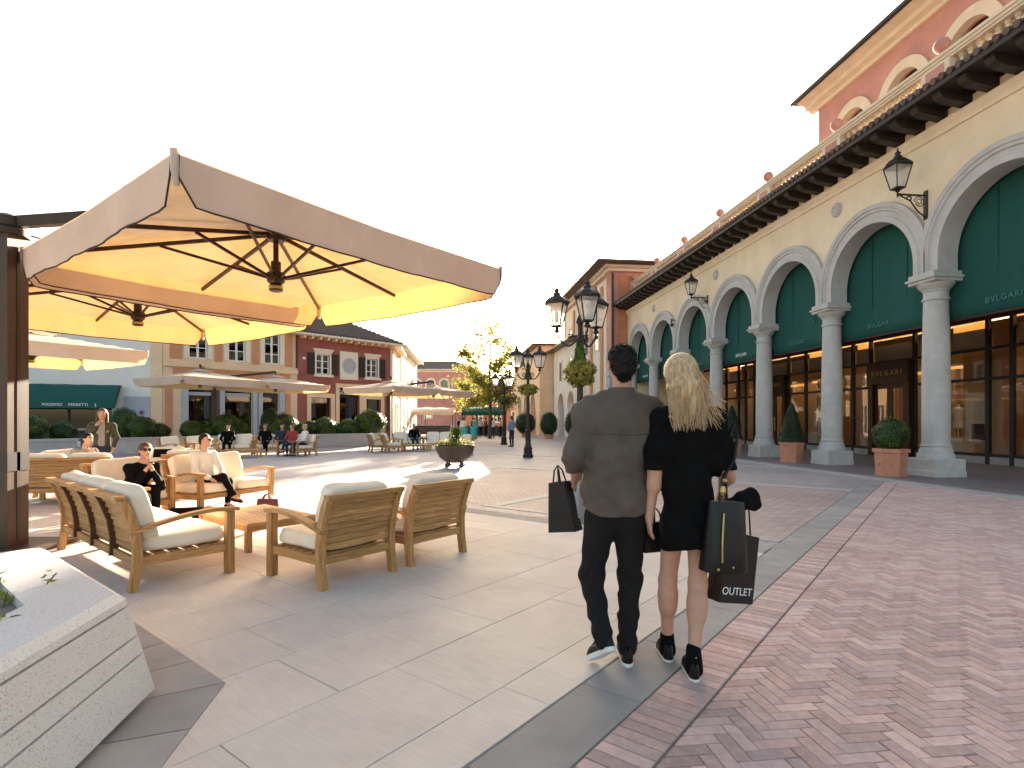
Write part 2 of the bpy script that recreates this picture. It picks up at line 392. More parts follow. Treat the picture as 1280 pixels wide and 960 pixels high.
canvas('canvas', (.72, .59, .49), (.52, .27, .07), .30)
canvas('canvas_far', (.74, .63, .53), (.6, .38, .15), .42)
canvas('canvas_green', (.015, .10, .075), (.02, .12, .08), .2)
leafmat('leaf_box', (.02, .05, .008), (.11, .17, .03), .25)
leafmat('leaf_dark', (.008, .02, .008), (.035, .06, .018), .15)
leafmat('leaf_tree', (.16, .17, .03), (.42, .36, .08), .5)
leafmat('leaf_fresh', (.10, .15, .02), (.42, .42, .05), .4)
leafmat('petal', (.35, .16, .03), (.55, .42, .08), .3)
glassmat('glass', (.86, .84, .80), .06)
glassmat('glass_dark', (.22, .22, .23), .12)
glassmat('lamp_glass', (.92, .92, .92), .06)
def frosted_glass(name):
    m, n, b = _nodes(name); L = n.links.new; out = n.nodes['Material Output']
    tl = n.nodes.new('ShaderNodeBsdfTranslucent'); tl.inputs[0].default_value = (.9, .9, .88, 1)
    tp = n.nodes.new('ShaderNodeBsdfTransparent'); tp.inputs[0].default_value = (.95, .95, .95, 1)
    gl = n.nodes.new('ShaderNodeBsdfGlossy'); gl.inputs['Roughness'].default_value = .12
    a = n.nodes.new('ShaderNodeMixShader'); a.inputs[0].default_value = .55; L(tp.outputs[0], a.inputs[1]); L(tl.outputs[0], a.inputs[2])
    c = n.nodes.new('ShaderNodeMixShader'); c.inputs[0].default_value = .08; L(a.outputs[0], c.inputs[1]); L(gl.outputs[0], c.inputs[2]); L(c.outputs[0], out.inputs[0])
    MATS[name] = m
frosted_glass('lamp_glass')
emit('added_wash_strip', (1.0, .58, .2), .22)  # glow of the strips added to brighten the bulkheads
emit('hidden_fill_panel', (1.0, .66, .34), 1.4)  # glow of the unseen panels added to fill the shop with light
emit('lamp_strip', (1.0, .50, .11), .16)
granite('granite')
# ------------------------------------------------------------------ ground
# frames: the arcade front runs FD (away from the camera), FR points into the building; the paving bands run at 45 degrees to it
FTH = R(6.92)
FD = Vector((-math.sin(FTH), math.cos(FTH))); FR = Vector((math.cos(FTH), math.sin(FTH)))
ARC_O = Vector((10.72, 14.16))                       # foot of the column that stands nearest in view
E1 = Vector((math.sin(R(38.08)), math.cos(R(38.08)))); E2 = Vector((E1.y, -E1.x))
BAND_O = Vector((.255, 2.258)); BRZ = -R(38.08)     # rotation that turns local +Y to E1
def bw(a, b): p = BAND_O + E1 * a + E2 * b; return (p.x, p.y)
def arc_local(p): q = Vector(p) - ARC_O; return q.dot(FR), q.dot(FD)
def arc_world(x, y): p = ARC_O + FR * x + FD * y; return (p.x, p.y)

paver('plaza_paver', R(38.08), (.46, .39, .365), (.39, .32, .305), (.27, .23, .22), .24, .12, .010)
paver('plaza_pink', R(-6.92), (.48, .36, .32), (.40, .285, .255), (.28, .21, .19), .22, .11, .010)
g = MB(); g.add([(-900, -60, 0), (900, -60, 0), (900, 1500, 0), (-900, 1500, 0)], [(0, 1, 2, 3)])
tag(g.build('ground', 'plaza_paver'), kind='structure')

TOP = .016           # walking level of the laid slabs and bricks
def clip_poly(poly, a, b, c):
    """keep the side a*x+b*y<=c"""
    out = []
    for i in range(len(poly)):
        p, q = poly[i], poly[(i + 1) % len(poly)]
        dp, dq = a * p[0] + b * p[1] - c, a * q[0] + b * q[1] - c
        if dp <= 0: out.append(p)
        if dp * dq < 0:
            t = dp / (dp - dq); out.append((p[0] + (q[0] - p[0]) * t, p[1] + (q[1] - p[1]) * t))
    return out
def area(poly): return abs(sum(poly[i][0] * poly[(i + 1) % len(poly)][1] - poly[(i + 1) % len(poly)][0] * poly[i][1] for i in range(len(poly)))) / 2
CURB_X0, CURB_X1 = -2.25, -1.80                       # pale strip in front of the arcade, in the arcade frame

# -- herringbone brick pavement (45 degrees to the border = along the arcade)
pav = MB(); A_MAX = 14.6
bed = [bw(-4, 0.0), bw(-4, 16), bw(6, 22), bw(15, 4), bw(15, 0.0)]
lim = ARC_O + FR * CURB_X0
cc = FR.dot(lim)
bedc = clip_poly(bed, FR.x, FR.y, cc)
pav.add([(x, y, .004) for x, y in bedc], [tuple(range(len(bedc)))])
brick_pavement = tag(pav.build('brick_pavement', 'mortar'), kind='structure')
BL, BWD, JT = .200, .0645, .0035
def brick_mesh(poly, z1, c=.003):
    n = len(poly); cx = sum(p[0] for p in poly) / n; cy = sum(p[1] for p in poly) / n
    ins = []
    for x, y in poly:
        dx, dy = cx - x, cy - y; d = math.hypot(dx, dy); ins.append((x + dx / d * c * 1.4, y + dy / d * c * 1.4))
    v = [(x, y, 0) for x, y in poly] + [(x, y, z1 - c) for x, y in poly] + [(x, y, z1) for x, y in ins]
    f = [tuple(2 * n + i for i in range(n))]
    for i in range(n):
        j = (i + 1) % n; f += [(i, j, n + j, n + i), (n + i, n + j, 2 * n + j, 2 * n + i)]
    return v, f
herring = []
p_ = BL + JT; q_ = BWD + JT
P, Q = 3 * q_, q_
def herring_cells():
    # classic 3:1 herringbone on a q_-grid: horizontal bricks shift by one cell per row
    N = 215
    for j in range(-40, N):
        for k in range(-80, 80):
            x = (k * 6 + j) * q_; y = j * q_
            yield x, y, 3 * q_ - JT, q_ - JT          # along local x
            yield x + 3 * q_, y - 2 * q_, q_ - JT, 3 * q_ - JT   # along local y
# arcade-aligned origin near the camera
HO = Vector(bw(-.3, .27))
B_EDGE = .262
for x, y, w, h in herring_cells():
    if abs(x) > 16 or y > 15 or y < -3: continue
    cxy = HO + FR * x + FD * y
    b_ = (cxy - BAND_O).dot(E2); a_ = (cxy - BAND_O).dot(E1)
    if b_ < B_EDGE - .2 or a_ < -3.6 or a_ > 15 or cxy.x > 1.0 * cxy.y + 2.2 + 1 or cxy.y < -.5: continue
    lx, _ = arc_local(cxy)
    if lx > CURB_X0 + .05: continue
    poly = [HO + FR * (x + dx) + FD * (y + dy) for dx, dy in ((0, 0), (w, 0), (w, h), (0, h))]
    poly = [(p.x, p.y) for p in poly]
    e = -E2.x, -E2.y, -(B_EDGE + E2.dot(BAND_O))
    poly = clip_poly(poly, *e)
    if len(poly) < 3: continue
    poly = clip_poly(poly, FR.x, FR.y, cc - .008)
    if len(poly) < 3 or area(poly) < 4e-4: continue
    herring.append(poly)
def vis(poly):
    cx = sum(p[0] for p in poly) / len(poly); cy = sum(p[1] for p in poly) / len(poly)
    return cy > 2.15 and abs(cx) < .93 * cy
seen = sorted([p for p in herring if vis(p)], key=lambda p: sum(q[1] for q in p) / len(p))
near = seen[:300]; nid = set(id(p) for p in near)
for p in near:
    cx = sum(q[0] for q in p) / len(p); cy = sum(q[1] for q in p) / len(p)
    dz = random.uniform(-.0018, .0012)
    v, f = brick_mesh([(a - cx, b - cy) for a, b in p], TOP + dz)
    o = raw('brick', v, f, 'brick', brick_pavement, smooth=False, loc=(cx, cy, 0))
rest = MB()
rest_meshes = [MB() for _ in range(6)]
for p in herring:
    if id(p) in nid: continue
    v, f = brick_mesh(p, TOP + random.uniform(-.0018, .0012)); rest_meshes[random.randrange(6)].add(v, f)
tones = [('brick_a', (.57, .38, .33)), ('brick_b', (.53, .345, .30)), ('brick_c', (.60, .425, .365)), ('brick_d', (.55, .36, .315)), ('brick_e', (.61, .45, .375)), ('brick_f', (.51, .335, .295))]
for n_, c_ in tones: mat(n_, c_, .8, .16, 22, .3, 60, stain=.12)
allr = MB()
for i, r_ in enumerate(rest_meshes):
    allr.cm = i; allr.add(r_.v, r_.f)
me = bpy.data.meshes.new('brick_field'); me.from_pydata(allr.v, [], allr.f)
for n_, c_ in tones: me.materials.append(MATS[n_])
me.polygons.foreach_set('material_index', allr.m)
tag(place(me, 'brick_field', brick_pavement), kind='stuff')

# -- soldier course between the slate band and the herringbone
bc = MB(); q4 = [bw(-3.6, 0), bw(14.4, 0), bw(14.4, .26), bw(-3.6, .26)]
bc.add([(x, y, .006) for x, y in clip_poly(q4, FR.x, FR.y, cc)], [(0, 1, 2, 3)]); brick_border = tag(bc.build('brick_border', 'mortar'), kind='structure')
v, f = brick_mesh([(.004, .002), (.248, .002), (.248, .0725), (.004, .0725)], TOP, .003)
sold = bpy.data.meshes.new('soldier'); sold.from_pydata(v, [], f); sold.materials.append(MATS['brick'])
a = -3.4
while a < 14.2:
    x, y = bw(a, 0)
    if arc_local(bw(a, .25))[0] < CURB_X0 - .04:
        place(sold, 'brick', brick_border, (x, y, random.uniform(-.0015, .001)), BRZ)
    a += .077

# -- slate band
sb = MB(); q4 = [bw(-3.6, -.34), bw(14.5, -.34), bw(14.5, 0), bw(-3.6, 0)]
sb.add([(x, y, .008) for x, y in clip_poly(q4, FR.x, FR.y, cc)], [(0, 1, 2, 3)]); slate_band = tag(sb.build('slate_band', 'mortar'), kind='structure')
def tile(name, parent, a0, a1, b0, b1, m, top=TOP, j=.004, c=.003):
    x, y = bw((a0 + a1) / 2, (b0 + b1) / 2)
    mb = MB(); w, h = (b1 - b0) / 2 - j / 2, (a1 - a0) / 2 - j / 2
    mb.cbox(-w, w, -h, h, 0, top + random.uniform(-.001, .001), c)
    return mb.build(name, m, parent, (x, y, 0), BRZ)
a = -3.3
while a < 13.75:
    l = random.choice((.62, .75, .9)); tile('tile', slate_band, a, a + l, -.335, -.004, 'slate'); a += l

# -- pale slab terrace left of the band, closed by a slate strip at its far edge
A_END = 4.30                                              # far edge of the terrace along the band
tb = MB(); q4 = [bw(-7, -13.5), bw(-7, -.34), bw(A_END, -.34), bw(A_END, -13.5)]
tb.add([(x, y, .005) for x, y in q4], [(0, 1, 2, 3)]); terrace = tag(tb.build('stone_terrace', 'pale_mortar'), kind='structure')
rows = []; b = -.345
ws = [.30] + [.62] * 30
ri = 0
SL = []
while b > -13.0:
    w = ws[min(ri, 30)]
    a = -6.6 + random.uniform(0, 1.0)
    while a < A_END:
        l = random.choice((.95, 1.25, 1.55)); a2 = min(a + l, A_END)
        if a2 - a > .15: SL.append((a, a2, b - w, b))
        a = a2
    b -= w; ri += 1
def dist(s_): x, y = bw((s_[0] + s_[1]) / 2, (s_[2] + s_[3]) / 2); return y if (y > 1.2 and abs(x) < .95 * y + .8) else 1e3
SL.sort(key=dist)
for s_ in SL:
    if dist(s_) < 900: tile('slab', terrace, *s_, 'slab', j=.004, c=.0015)
rest = MB()
for s_ in SL:
    if dist(s_) > 900:
        w0 = [bw(s_[0] + .003, s_[2] + .003), bw(s_[1] - .003, s_[2] + .003), bw(s_[1] - .003, s_[3] - .003), bw(s_[0] + .003, s_[3] - .003)]
        rest.prism(w0, 0, TOP)
tag(rest.build('slab_field', 'slab', terrace), kind='stuff')
st = MB(); q4 = [bw(A_END, -13.2), bw(A_END, -.34), bw(A_END + .36, -.34), bw(A_END + .36, -13.2)]
st.add([(x, y, .007) for x, y in q4], [(0, 1, 2, 3)]); strip = tag(st.build('terrace_edge', 'mortar'), kind='structure')
b = -.35
while b > -12.6:
    l = random.choice((.7, .9, 1.1)); tile('tile', strip, A_END + .004, A_END + .35, b - l, b, 'slate'); b -= l

# -- paving beyond the terrace: pink paved fields framed by pale stone strips
def field(poly, name='paved_field', m='plaza_pink', z=.004):
    mb = MB(); mb.add([(x, y, z) for x, y in poly], [tuple(range(len(poly)))]); return tag(mb.build(name, m), kind='structure')
def stripe(a0, a1, b0, b1, n_l=1.2, z=.010, m='strip_stone'):
    mb = MB(); mb.add([(x, y, .006) for x, y in (bw(a0, b0), bw(a0, b1), bw(a1, b1), bw(a1, b0))], [(0, 1, 2, 3)])
    o = tag(mb.build('paving_strip', 'mortar'), kind='structure')
    if abs(a1 - a0) > abs(b1 - b0):
        a = a0
        while a < a1 - .2: tile('tile', o, a, min(a + n_l, a1), b0, b1, m, top=z); a += n_l
    else:
        b = b0
        while b < b1 - .2: tile('tile', o, a0, a1, b, min(b + n_l, b1), m, top=z); b += n_l
field([bw(5.15, -4.6), bw(5.15, -.36), bw(11.0, -.36), bw(11.0, -4.6)])
stripe(5.0, 5.15, -4.9, -.36); stripe(5.15, 11.0, -4.85, -4.6); stripe(11.0, 11.25, -9, -.36)
stripe(5.15, 11.0, -9.6, -9.35); stripe(16.2, 16.5, -16, 2)
field([bw(5.15, -9.35), bw(5.15, -4.85), bw(11.0, -4.85), bw(11.0, -9.35)])
# pale strip in front of the arcade and the arcade floor
cs = MB(); q4 = [arc_world(CURB_X0, -9), arc_world(CURB_X1, -9), arc_world(CURB_X1, 22.8), arc_world(CURB_X0, 22.8)]
cs.add([(x, y, .009) for x, y in q4], [(0, 1, 2, 3)]); curb = tag(cs.build('kerb_strip', 'mortar'), kind='structure')
y = -9
while y < 22.5:
    mb = MB(); mb.cbox(CURB_X0 + .004, CURB_X1 - .004, -.45, .445, 0, .017, .003)
    x0, y0 = arc_world(0, y + .45); mb.build('tile', 'strip_stone', curb, (x0, y0, 0), FTH); y += .9
af = MB(); q4 = [arc_world(CURB_X1, -9), arc_world(9.2, -9), arc_world(9.2, 22.8), arc_world(CURB_X1, 22.8)]
af.add([(x, y, .012) for x, y in q4], [(0, 1, 2, 3)]); tag(af.build('arcade_floor', 'arcade_tile'), kind='structure')
# ------------------------------------------------------------------ text helper
def text_mesh(s, size, m, depth=.004, align='CENTER', spacing=1.0):
    cu = bpy.data.curves.new('lettering', 'FONT'); cu.body = s; cu.size = size; cu.extrude = depth; cu.align_x = align; cu.align_y = 'CENTER'; cu.space_character = spacing
    o = bpy.data.objects.new('tmp', cu); COL.objects.link(o)
    me = bpy.data.meshes.new_from_object(o.evaluated_get(bpy.context.evaluated_depsgraph_get()))
    bpy.data.objects.remove(o); me.materials.clear(); me.materials.append(MATS[m]); return me
def lettering(s, size, m, parent, loc, rot, spacing=1.0, depth=.004, name='lettering'):
    o = place(text_mesh(s, size, m, depth, spacing=spacing), name, parent, loc); o.rotation_euler = rot; return o

# ------------------------------------------------------------------ arcade building (local: +Y away along the front, +X into the building)
arc = thing('arcade_building', 'cream arcaded shopping building with grey stone columns, green blinds and a balustrade', 'building', (ARC_O.x, ARC_O.y, 0), FTH)
BAY = 3.83; K0, K1 = -2, 6                       # columns K0..K1
HB = BAY / 2; RI, RO = 1.56, 2.06; ZC, ZS = 5.10, 5.45; WT = .22; ZTOP = 8.95
# wall over the arches
w = MB()
NA = 28
for k in range(K0, K1):
    yc = (k + .5) * BAY
    xs = [-HB] + [-RI * math.cos(math.pi * i / NA) for i in range(NA + 1)] + [HB]
    zs = [ZC] + [ZS + RI * math.sin(math.pi * i / NA) for i in range(NA + 1)] + [ZC]
    for fx in (-WT, WT):
        v = []; f = []
        for i, (a, z) in enumerate(zip(xs, zs)): v += [(fx, yc + a, z), (fx, yc + a, ZTOP)]
        v[0] = (fx, yc - HB, ZC)
        f += [(2 * i, 2 * i + 2, 2 * i + 3, 2 * i + 1) for i in range(1, NA + 1)]
        # side piers
        o = len(v); v += [(fx, yc - RI, ZC), (fx, yc + RI, ZC)]
        f += [(0, o, 2, 3, 1), (o + 1, 2 * (NA + 2), 2 * (NA + 2) + 1, 2 * (NA + 1) + 1, 2 * (NA + 1))]
        w.add(v, f)
    pts = [(-RI, ZC)] + [(-RI * math.cos(math.pi * i / NA), ZS + RI * math.sin(math.pi * i / NA)) for i in range(NA + 1)] + [(RI, ZC)]
    v = []; f = []
    for a, z in pts: v += [(-WT, yc + a, z), (WT, yc + a, z)]
    f += [(2 * i, 2 * i + 1, 2 * i + 3, 2 * i + 2) for i in range(len(pts) - 1)]; w.add(v, f)
Y0, Y1 = K0 * BAY, K1 * BAY
w.build('wall', 'cream_wall', arc)
mb = MB(); mb.b2(-WT + .01, 9.3, Y1 + .0, Y1 + .35, 0, ZTOP); mb.build('end_wall', 'cream_wall', arc)
# moulded stone archivolts
prof = [(RI - .01, -WT - .02), (RI - .01, -WT - .09), (RI + .13, -WT - .09), (RI + .15, -WT - .06), (RI + .27, -WT - .06), (RI + .29, -WT - .10), (RI + .36, -WT - .10), (RI + .38, -WT - .13), (RO, -WT - .13), (RO, -WT + .02), (RI + .03, -WT + .02)]
def arch_mesh():
    mb = MB(); rail = []
    def fr(th, dz=0.0):
        return lambda r, x: (x, max(-HB + .001, min(HB - .001, r * math.cos(th))), ZS + r * math.sin(th) + dz)
    rail = [fr(0, ZC - ZS)] + [fr(math.pi * i / 40) for i in range(41)] + [fr(math.pi, ZC - ZS)]
    mb.sweep(rail, prof); return mb.mesh('archivolt', 'column_stone', 35)
am = arch_mesh()
inn = MB()
def fr2(th, dz=0.0): return lambda r, x: (x, r * math.cos(th), ZS + r * math.sin(th) + dz)
inn.sweep([fr2(0, ZC - ZS)] + [fr2(math.pi * i / 40) for i in range(41)] + [fr2(math.pi, ZC - ZS)], [(RI - .015, -WT - .015), (RI - .015, WT + .02), (RI - .001, WT + .02), (RI - .001, -WT - .015)])
im = inn.mesh('intrados', 'column_stone', 35)
for k in range(K0, K1):
    a = place(am, 'archivolt', arc, (0, (k + .5) * BAY, 0)); place(im, 'intrados', a)
# columns
pl = MB(); pl.cbox(-.43, .43, -.43, .43, .0, .16, .012); pl.cbox(-.415, .415, -.415, .415, .16, .46, .02); plm = pl.mesh('plinth', 'column_stone')
ba = MB(); ba.lathe([(.40, .46), (.405, .50), (.39, .55), (.365, .58), (.36, .62), (.355, .66), (.33, .70), (.318, .745), (.335, .76), (.335, .785), (.31, .80), (.30, .84)], n=32); bam = ba.mesh('base', 'column_stone', 40)
sh = MB(); sh.lathe([(.298, .84), (.302, 1.6), (.298, 2.6), (.285, 3.5), (.262, 4.42)], n=32); shm = sh.mesh('shaft', 'column_stone', 40)
ca = MB(); ca.lathe([(.262, 4.42), (.30, 4.43), (.30, 4.47), (.266, 4.49), (.266, 4.64), (.29, 4.66), (.29, 4.69), (.32, 4.72), (.375, 4.78), (.40, 4.84), (.40, 4.86)], n=32)
ca.b2(-.42, .42, -.40, .40, 4.862, 4.94); ca.b2(-.47, .45, -.44, .44, 4.942, 5.0); ca.b2(-.43, .40, -.38, .38, 5.002, ZC + .01); cam_ = ca.mesh('capital', 'column_stone', 40)
for k in range(K0, K1 + 1):
    e = place(shm, 'column', arc, (0, k * BAY, 0))
    place(plm, 'plinth', e); place(bam, 'base', e); place(cam_, 'capital', e)
# cornice under the eave, eave with wooden brackets
mb = MB(); mb.sweep([(lambda a, z, y=y: (a, y, z)) for y in (Y0, Y1 + .35)], [(-WT + .05, 8.42), (-WT - .05, 8.42), (-WT - .06, 8.52), (-WT - .12, 8.60), (-WT - .13, 8.70), (-WT + .05, 8.70)]); mb.build('cornice', 'cream_wall', arc)
br = MB(); pr = [(-WT + .02, 8.72), (-.85, 8.80), (-1.0, 8.86), (-1.06, 8.94), (-1.06, 9.02), (-WT + .02, 9.02)]
br.extrude(pr, lambda p: (p[0], -.11, p[1]), lambda p: (p[0], .11, p[1])); brm = br.mesh('bracket', 'dark_wood')
mb = MB(); mb.b2(-1.14, .0, Y0, Y1 + .6, 9.025, 9.09); eave = mb.build('eave', 'dark_wood', arc)
mb = MB(); mb.b2(-1.19, -1.143, Y0, Y1 + .6, 9.0, 9.13); mb.build('gutter', 'dark_wood', eave)
mb = MB(); mb.add([(-1.2, Y0, 9.14), (-1.2, Y1 + .6, 9.14), (.0, Y1 + .6, 9.50), (.0, Y0, 9.50)], [(0, 1, 2, 3)]); mb.build('roof_slope', 'roof_tile', eave)
n = int((Y1 - Y0) / .637)
for i in range(n + 1): place(brm, 'bracket', arc, (0, Y0 + .2 + i * .637, 0))
tm = MB(); tm.tube([(-1.24, 0, 9.17), (-.05, 0, 9.53)], .075, 8); tmm = tm.mesh('roof_tile', 'roof_tile', 50)
i = 0
while Y0 + i * .21 < Y1 + .5 and i < 150: place(tmm, 'roof_tile', eave, (0, Y1 + .4 - i * .21, 0)); i += 1
# balustrade
mb = MB(); mb.b2(.0, .34, Y0, Y1 + .3, 9.35, 9.62); mb.build('parapet_base', 'cream_stone', arc)
mb = MB(); mb.b2(.03, .31, Y0, Y1 + .3, 9.62, 9.72); mb.build('bottom_rail', 'cream_stone', arc)
mb = MB(); mb.b2(-.01, .35, Y0, Y1 + .3, 10.42, 10.50); mb.b2(.02, .32, Y0, Y1 + .3, 10.36, 10.42); mb.b2(-.04, .38, Y0, Y1 + .3, 10.50, 10.58); mb.build('top_rail', 'cream_stone', arc)
bl = MB(); bl.lathe([(.085, 9.72), (.085, 9.77), (.05, 9.80), (.055, 9.85), (.10, 9.94), (.105, 10.0), (.075, 10.10), (.048, 10.2), (.045, 10.26), (.075, 10.28), (.075, 10.31), (.05, 10.33), (.085, 10.35), (.085, 10.362)], n=10); blm = bl.mesh('baluster', 'cream_stone', 50)
pe = MB(); pe.b2(-.035, .375, -.42, .42, 9.62, 10.36); pe.b2(-.06, .40, -.45, .45, 9.62, 9.74); pem = pe.mesh('pedestal', 'cream_stone')
pp = MB(); pp.b2(-.041, -.02, -.27, .27, 9.82, 10.30); ppm = pp.mesh('panel', 'pink_wall')
fb = MB(); fb.lathe([(.17, 10.582), (.17, 10.62), (.09, 10.66), (.07, 10.74)], (.17, 0, 0), 14); fb.ball((.17, 0, 10.90), .19); fbm = fb.mesh('ball_finial', 'pink_wall', 40)
for k in range(K0, K1 + 1):
    e = place(pem, 'pedestal', arc, (0, k * BAY, 0)); place(ppm, 'panel', e); place(fbm, 'ball_finial', e)
    if k < K1:
        for i in range(13): place(blm, 'baluster', arc, (.17, k * BAY + .56 + i * (BAY - 1.12) / 12, 0))
# roof deck, upper storey
mb = MB(); mb.b2(.34, 9.3, Y0, Y1 + .3, 9.3, 9.5); mb.build('roof_deck', 'arcade_tile', arc)
mb = MB(); mb.b2(.40, 5.0, Y0, Y1, 7.6, 7.7); mb.build('arcade_ceiling', 'white_wall', arc)
UX, UY1, US = 3.0, 8.65, 2.40; UR = .74; UZ = 12.45; UT = 14.2
ucs = [6.75 - US * i for i in range(6)]
us = MB()
edges = []
for uc in ucs:
    v = []; f = []; n_ = 20
    for i in range(n_ + 1):
        a = -UR * math.cos(math.pi * i / n_); z = UZ + UR * math.sin(math.pi * i / n_); v += [(UX, uc + a, z), (UX, uc + a, UT)]
    f += [(2 * i, 2 * i + 2, 2 * i + 3, 2 * i + 1) for i in range(n_)]; us.add(v, f)
    pts = [(-UR, 9.5)] + [(-UR * math.cos(math.pi * i / n_), UZ + UR * math.sin(math.pi * i / n_)) for i in range(n_ + 1)] + [(UR, 9.5)]
    v = []
    for a, z in pts: v += [(UX, uc + a, z), (UX + .35, uc + a, z)]
    us.add(v, [(2 * i, 2 * i + 1, 2 * i + 3, 2 * i + 2) for i in range(len(pts) - 1)])
bounds = [UY1] + [x for uc in ucs for x in (uc + UR, uc - UR)] + [Y0]
for i in range(0, len(bounds), 2): us.add([(UX, bounds[i], 9.5), (UX, bounds[i + 1], 9.5), (UX, bounds[i + 1], UT), (UX, bounds[i], UT)], [(0, 1, 2, 3)])
us.add([(UX, UY1, 9.5), (9.3, UY1, 9.5), (9.3, UY1, UT), (UX, UY1, UT)], [(0, 1, 2, 3)])
us.add([(9.3, UY1, 9.5), (9.3, Y0, 9.5), (9.3, Y0, UT), (9.3, UY1, UT)], [(0, 1, 2, 3)])
up = us.build('upper_storey', 'pink_wall', arc)
ua = MB(); ua.sweep([(lambda r, x, th=math.pi * i / 24: (x, r * math.cos(th), UZ + r * math.sin(th))) for i in range(25)], [(UR - .01, UX - .07), (UR + .34, UX - .07), (UR + .34, UX + .02), (UR - .01, UX + .2)])
ua.b2(UX - .07, UX + .02, UR - .01, UR + .34, 9.5, UZ); ua.b2(UX - .07, UX + .02, -UR - .34, -UR + .01, 9.5, UZ); uam = ua.mesh('window_surround', 'cream_stone', 35)
ug = MB(); ug.b2(UX + .3, UX + .33, -UR, UR, 9.5, UZ + UR); ugm = ug.mesh('pane', 'glass_dark')
ub = MB(); ub.b2(UX + .5, UX + .55, -UR - .1, UR + .1, 9.5, UZ + UR); ubm = ub.mesh('curtain', 'display')
for uc in ucs:
    e = place(uam, 'window_surround', up, (0, uc, 0)); place(ugm, 'pane', up, (0, uc, 0)); place(ubm, 'curtain', up, (0, uc, 0))
mb = MB(); mb.sweep([(lambda a, z, y=y: (a, y, z)) for y in (Y0, UY1 + .35)], [(UX + .05, UT), (UX - .12, UT), (UX - .16, UT + .10), (UX - .36, UT + .16), (UX - .40, UT + .30), (UX - .72, UT + .38), (UX - .72, UT + .44), (UX + .05, UT + .44)]); mb.build('upper_cornice', 'cream_stone', arc)
mb = MB(); mb.b2(UX - .8, 9.5, Y0, UY1 + .55, UT + .445, UT + .50); mb.b2(UX - .86, UX - .8, Y0, UY1 + .6, UT + .43, UT + .55)
mb.add([(UX - .85, Y0, UT + .54), (UX - .85, UY1 + .6, UT + .54), (6.2, UY1 - 1.5, UT + 1.5), (6.2, Y0, UT + 1.5)], [(0, 1, 2, 3)])
mb.add([(UX - .85, UY1 + .6, UT + .54), (9.5, UY1 + .6, UT + .54), (6.2, UY1 - 1.5, UT + 1.5)], [(0, 1, 2)]); mb.build('upper_roof', 'dark_wood', arc)
# green blinds hanging behind the arches, one per bay, with faint lettering
BX = .36; BZ = 3.92
for k in range(K0, K1):
    yc = (k + .5) * BAY; mb = MB(); nu, nv = 36, 10; v = []; f = []
    for j in range(nv + 1):
        for i in range(nu + 1):
            a = -HB + .012 + (BAY - .024) * i / nu; t = j / nv
            x = BX + .012 * math.sin(a * 9 + k) * (1 - t) + .018 * math.sin(a * 3.1 + k * 2) * (1 - t) - .035 * (1 - t) ** 3
            v.append((x, yc + a, BZ + (7.15 - BZ) * t))
    for j in range(nv):
        for i in range(nu):
            q = j * (nu + 1) + i; f.append((q, q + 1, q + nu + 2, q + nu + 1))
    mb.add(v, f); bl_ = mb.build('blind', 'blind_green', arc, smooth=True)
    md = bl_.modifiers.new('thickness', 'SOLIDIFY'); md.thickness = .006
    for a in (-.65, .62):
        sm = MB(); sm.b2(BX - .03, BX - .022, yc + a - .012, yc + a + .012, 4.75, 7.1); sm.build('seam', 'canvas_green', bl_)
    bb = MB(); bb.tube([(BX - .03, yc - HB + .02, BZ - .02), (BX - .03, yc + HB - .02, BZ - .02)], .028, 8); bb.build('bottom_bar', 'red_beam', bl_)
    lettering('BVLGARI', .20, 'letter_faint' if k not in (2, 5) else 'letter_white', bl_, (BX - .075, yc + (0.45 if k == -1 else .3), BZ + .30), (R(90), 0, R(-90)), spacing=1.15)
# shop fronts at the back of the arcade
SX = 5.0
sf = MB(); sf.b2(SX - .06, SX + .1, Y0, Y1, 4.65, 5.1); shop = sf.build('shop_front', 'red_beam', arc)
mb = MB(); mb.b2(SX, SX + .3, Y0, Y1, 5.1, 7.6); mb.build('shop_wall', 'cream_wall', arc)
for z in (.30, 2.75, 3.72):
    mb = MB(); mb.b2(SX - .045, SX + .045, Y0, Y1, z - .05, z + .05); mb.build('transom', 'dark_frame', shop)
mb = MB(); mb.b2(SX - .03, SX + .05, Y0, Y1, 0.012, .25); mb.build('stall_riser', 'slate', shop)
ml = MB(); ml.b2(SX - .06, SX + .06, -.06, .06, .012, 4.65); mlm = ml.mesh('mullion', 'dark_frame')
mods = ((0, .78, 'orange'), (.78, 2.24, 'poster'), (2.24, 3.6, 'stand'), (3.6, 5.75, 'door'), (5.75, 6.75, 'poster'), (6.75, 7.66, 'stand'))
pm = {}
